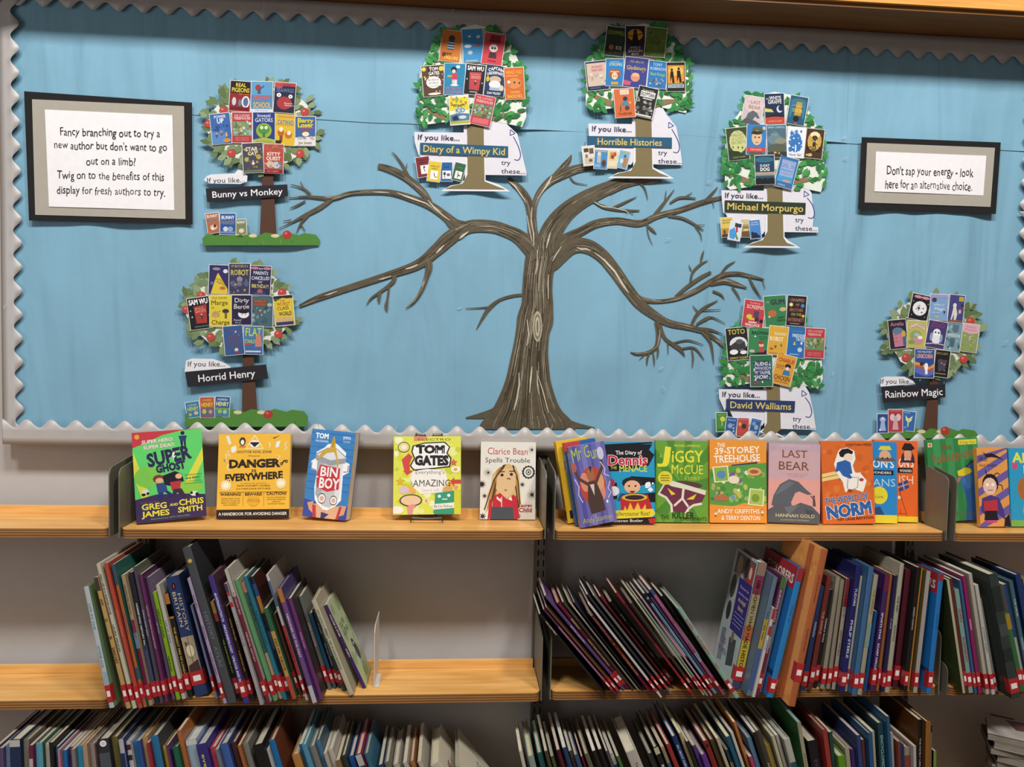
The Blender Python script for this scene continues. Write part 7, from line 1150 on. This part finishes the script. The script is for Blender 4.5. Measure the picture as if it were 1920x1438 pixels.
low('f', 'large books on the lowest shelf, right bay', 940, 1280, 5.05, [
 (180,650,-14,38,'d8d0bc','cream paperback','',0,K(st=None,page='e8dfc4')),(262,700,-14,74,'93a69a','sage green book','',0,K(st=None,page='ddd2b0')),(350,670,-15,66,'22605c','dark teal book','',0,N_),(420,650,-16,40,'4c4c34','moss book','',0,N_),
 (478,700,-17,44,'5c5a34','olive book','',0,K(st=None,page='b8b0a0')),(535,640,-18,44,'5c1c2c','burgundy book','',0,N_),(590,620,-19,50,'2c4470','indigo blue book','',0,K(st=None,page='e8e2d4')),
 (650,650,-19,42,'5c4438','brown book','',0,N_),(700,690,-20,52,'3c5878','slate blue book','',0,N_),(765,700,-20,26,'8a2c48','ruby book','',0,N_),(800,680,-21,52,'6c6450','drab olive book','',0,N_),
 (872,650,-21,48,'232226','black book','',0,K(st=None,page='f0ead8')),(930,635,-22,48,'26262c','off-black book','',0,K(st=None,page='ece4d0')),(1000,650,-22,30,'5a5450','smoke grey book','',0,N_),
 (1040,680,-22,46,'2c5484','blue book with white label','',0,K(st=None,bands=((0,.1,'ccc8c0'),))),(1100,700,-22,38,'4c7a34','leaf green book','',0,K(st=None,side='7a8a6c')),
 (1192,665,-23,140,'c8c0b4','thick cream encyclopedia','THE COMPLETE|BOOK OF','4a3430',K(st=None,tsz=.3,tpos=(.08,.9),page='e8dfc4',side='d8d0bc')),
 (1400,680,-23,64,'3a3c34','dark olive book','',0,K(st=None)),(1450,620,-23,64,'22201f','black book with white lettering','BRAINSTORM','dcd8d0',K(st=None,tsz=.55,tpos=(.05,.5),bands=((0,.06,'d0c8a8'),))),
 (1520,610,-23,44,'c0b48c','cream and blue book','',0,K(st=None,bands=((.15,.6,'4a7a9a'),))),(1572,590,-23,52,'a83434','red book','MAX','3a1a1a',K(st=None,page='ece4d0')),
 (1625,515,-23,62,'223a78','dark blue and wine book','ALL ABOUT SCIENCE','c8c8d8',K(st=None,page='f0e8d4',bands=((.3,.6,'5a2440'),),tpos=(.06,.3))),
 (1690,480,-22,40,'bcae7c','straw book','',0,K(st=None,page='e8dfb8')),(1752,560,-22,36,'2a2624','sepia book','',0,N_),
 (1818,600,-22,48,'5a3c80','violet book','',0,N_),(1868,690,-22,66,'6c3c94','bright purple book','BODY','dcd0e8',K(st=None,tsz=.5)),
 (1922,560,-22,66,'8c2c28','red dotted book','',0,K(st=None,em=(.04,.34,'1c1818','4a2020'),page='e8e0cc')),(1985,545,-22,56,'5c4834','walnut book','HORRIBLE','8a7a5a',N_),
 (2045,530,-22,36,'c8bc98','biscuit book','',0,K(st=None,page='e8dfc0')),(2110,640,-21,38,'2a5c6c','petrol book','',0,K(st=None,bands=((.12,1,'a89a84'),))),
 (2140,515,-21,48,'23607c','ocean blue book','',0,K(st=None,page='e8dfb8')),(2180,470,-20.5,34,'dcd8d0','white-lettered black book','LOOK CLOSER','222',K(st=None,tsz=.7)),(2205,375,-20,34,'c4783c','orange slim book','',0,K(st=None,page='f0dcb0')),
 (2325,705,-20,42,'b8486c','pink book','',0,N_),(2318,525,-19.5,52,'6894b8','light blue book','TO THE','26405c',N_),(2352,475,-19,44,'282624','black narrow book','MAKING THINGS MOVE','8a8478',K(st=None,page='d8d4cc')),
 (2400,462,-19,62,'4c463c','dark bronze book','AS EXPERT SALES','b8a878',K(st=None,page='d8d0b4')),(2500,590,-19,58,'a88c3c','gold book','',0,K(st=None,side='7c7038',page='a8985c')),
 (2562,510,-18,38,'ccc4a4','pale cream book','',0,K(st=None,page='e4dcb4')),(2605,500,-18,36,'b8b0a4','pearl grey book','',0,K(st=None,page='e4e0d0')),
 (2660,540,-17,74,'c4c4b4','white and teal book','',0,K(st=None,bands=((.2,.6,'2a5c68'),),page='dcdccc')),
 (2810,375,-12,46,'b4ac8c','cream-spined book with a green cover','ENCYCLOPEDIA OF MAMMALS','6a6444',K(st=None,side='3f8048',page='a8c8c8',lab='cream-spined book with bright green cover below the tall orange book, lowest shelf')),
 (2910,560,-12,118,'1e1b1e','wide black book','EVEN|MORE','4c4a54',K(st=None,tsz=.42)),(3010,450,-10,56,'a83c34','vermilion book','VEHICLES','3a1c1c',K(st=None,page='a8a090')),
 (3075,470,-9,44,'2c4c40','dark green book','',0,K(st=None,side='3a5040')),(3170,700,-9,84,'6c9c2c','lime green book','',0,K(st=None,page='c8c8b0')),(3255,620,-8,52,'b4ac90','oatmeal book','',0,K(st=None,page='b8b094')),
 (3318,635,-7,50,'4c2c70','royal purple book','GUINEA','a898c8',N_),(3370,500,-7,44,'34487c','mariner blue book','',0,K(st=None,page='c8b8b0')),(3420,540,-6.5,36,'6c3434','oxblood book','',0,N_),
 (3455,480,-6,48,'2c5a88','blue mottled book','',0,N_),(3505,460,-6,42,'c0b494','buff book','',0,K(st=None,page='e0d4b0')),
 (3572,385,-6,74,'1f4450','dark petrol book with pale lettering','ENCYCLOPEDIA|BRI','78b0a0',K(st=None,tsz=.5,page='d0c8b0')),
 (3640,320,-6,34,'2c5c88','tall blue book','',0,K(st=None)),
 (3650,480,-5.5,36,'a0aca8','frosted grey book','',0,N_),(3698,560,-5,26,'8a3c2c','brick red book','',0,N_),
 (3725,590,-5,60,'26366c','deep navy book','',0,K(st=None,side='5a5c28',page='8a8068')),(3800,610,-4,66,'a89884','picture book with red photo','',0,K(st=None,bands=((.08,.4,'9a4434'),),side='7c3a34')),
 (3878,600,-4,34,'c4c0bc','bone white book','',0,K(st=None)),
 (3936,350,-2,44,'1c1a19','tall black book','THE FAMILY LIBRARY','a8a49c',K(st=None,side='6a3c14',tpos=(.06,.5))),
 (3975,370,-2,60,'a0682c','tall amber book','',0,K(st=None,side='6a4018')),(4030,400,-2,34,'8a8060','tall khaki book with black top','VARIOUS','4a4434',K(st=None,bands=((0,.06,'1c1a18'),),side='2a2420')),
 (4105,645,-2,32,'86a04c','short light green book','',0,K(st=None,side='38341c')),
], 'lowest shelf right')
# white bookend on the middle shelf
zs = SHELF_Z[2]-.002+TH
Pb = at_z(702, 1286, zs)
be = empty('bookend', Pb+Vector((0, 0, .0006)), 'thin white metal bookend right of the last middle-shelf history book', 'bookend')
b = MB(); P = [(0, .0), (0, .125), (.006, .134), (.014, .139), (.10, .139), (.10, 0)]
ang = R_(4)
n = len(P); b.faces([(t*math.sin(ang)*0-.0006, y-.01, t) for y, t in P]+[(.0006, y-.01, t) for y, t in P], [tuple(range(n)), tuple(range(n, 2*n))[::-1]]+[(i, (i+1) % n, (i+1) % n+n, i+n) for i in range(n)], 'd8d4cc'); b.build('upright_plate', M_METAL, be)
b = MB(); b.box((.0006, -.008, .0002), (.010, .06, .0012), 'd8d4cc'); b.build('base_plate', M_METAL, be)
# magazines lying in a pile on the lowest shelf at the right edge
zs = SHELF_Z[3]+TH
q = at(1852, 1374, .035); H = q.z-zs; rs = random.Random(9)
mags = [('4a3a44', 'purple-brown'), ('b4aca4', 'white'), ('2c2c36', 'near-black'), ('8a8478', 'grey'), ('3a4658', 'slate blue'), ('a09484', 'stone'), ('5c2c30', 'wine red'), ('c0b8ac', 'off-white'), ('34443c', 'dark green'), ('70685c', 'taupe'), ('24242c', 'black'), ('988c7c', 'beige'), ('4c5c74', 'steel blue'), ('b0a898', 'cream')]
where = ['topmost', 'second from the top', 'third from the top', 'fourth from the top', 'fifth from the top', 'sixth from the top', 'seventh from the top', 'seventh from the bottom', 'sixth from the bottom', 'fifth from the bottom', 'fourth from the bottom', 'third from the bottom', 'second from the bottom', 'lowest']
n = len(mags); z = zs+.0003
for i in range(n-1, -1, -1):
    t = H/n-.0006; c_, nm = mags[i]; up_ = i < 8
    a_ = rs.uniform(-38, -22) if up_ else rs.uniform(-6, 2)
    if i == 0: a_ = -34
    yy = q.y+rs.uniform(-.012, .006) if up_ else -.02
    if i == 0: yy = q.y
    w_, d_ = .20, .128
    o = empty('magazine', (q.x+(0 if i == 0 else rs.uniform(.004, .03)), yy, z), f'{nm} magazine lying flat, {where[i]} in the pile at lower right', 'magazine', 'magazines lying in a pile', rot=(0, 0, R_(a_)))
    b = MB(); b.box((0, 0, 0), (w_, d_, .0006), c_); b.box((0, 0, t-.0006), (w_, d_, t), c_); b.box((w_-.0006, 0, .0006), (w_, d_, t-.0006), c_); b.build('cover', M_GLOSS, o)
    b = MB(); b.box((.001, .001, .0006), (w_-.0006, d_-.001, t-.0006), '8a8274'); b.build('pages', M_PAGE, o)
    if i == 0:
        b = MB(); A = Art(w_, d_, lambda x_, y_, z_: Vector((x_, d_-y_, t+.0001+z_)), b); A.run('b a8a098;q .2 .2 .9 .1 .8 .5 .3 .6 5a3438;e .6 .75 .2 .12 74504a;r .05 .05 .3 .14 3a3038'); b.build('cover_print', M_GLOSS, o)
    z += t+.0006
bpy.data.objects.remove(_to)
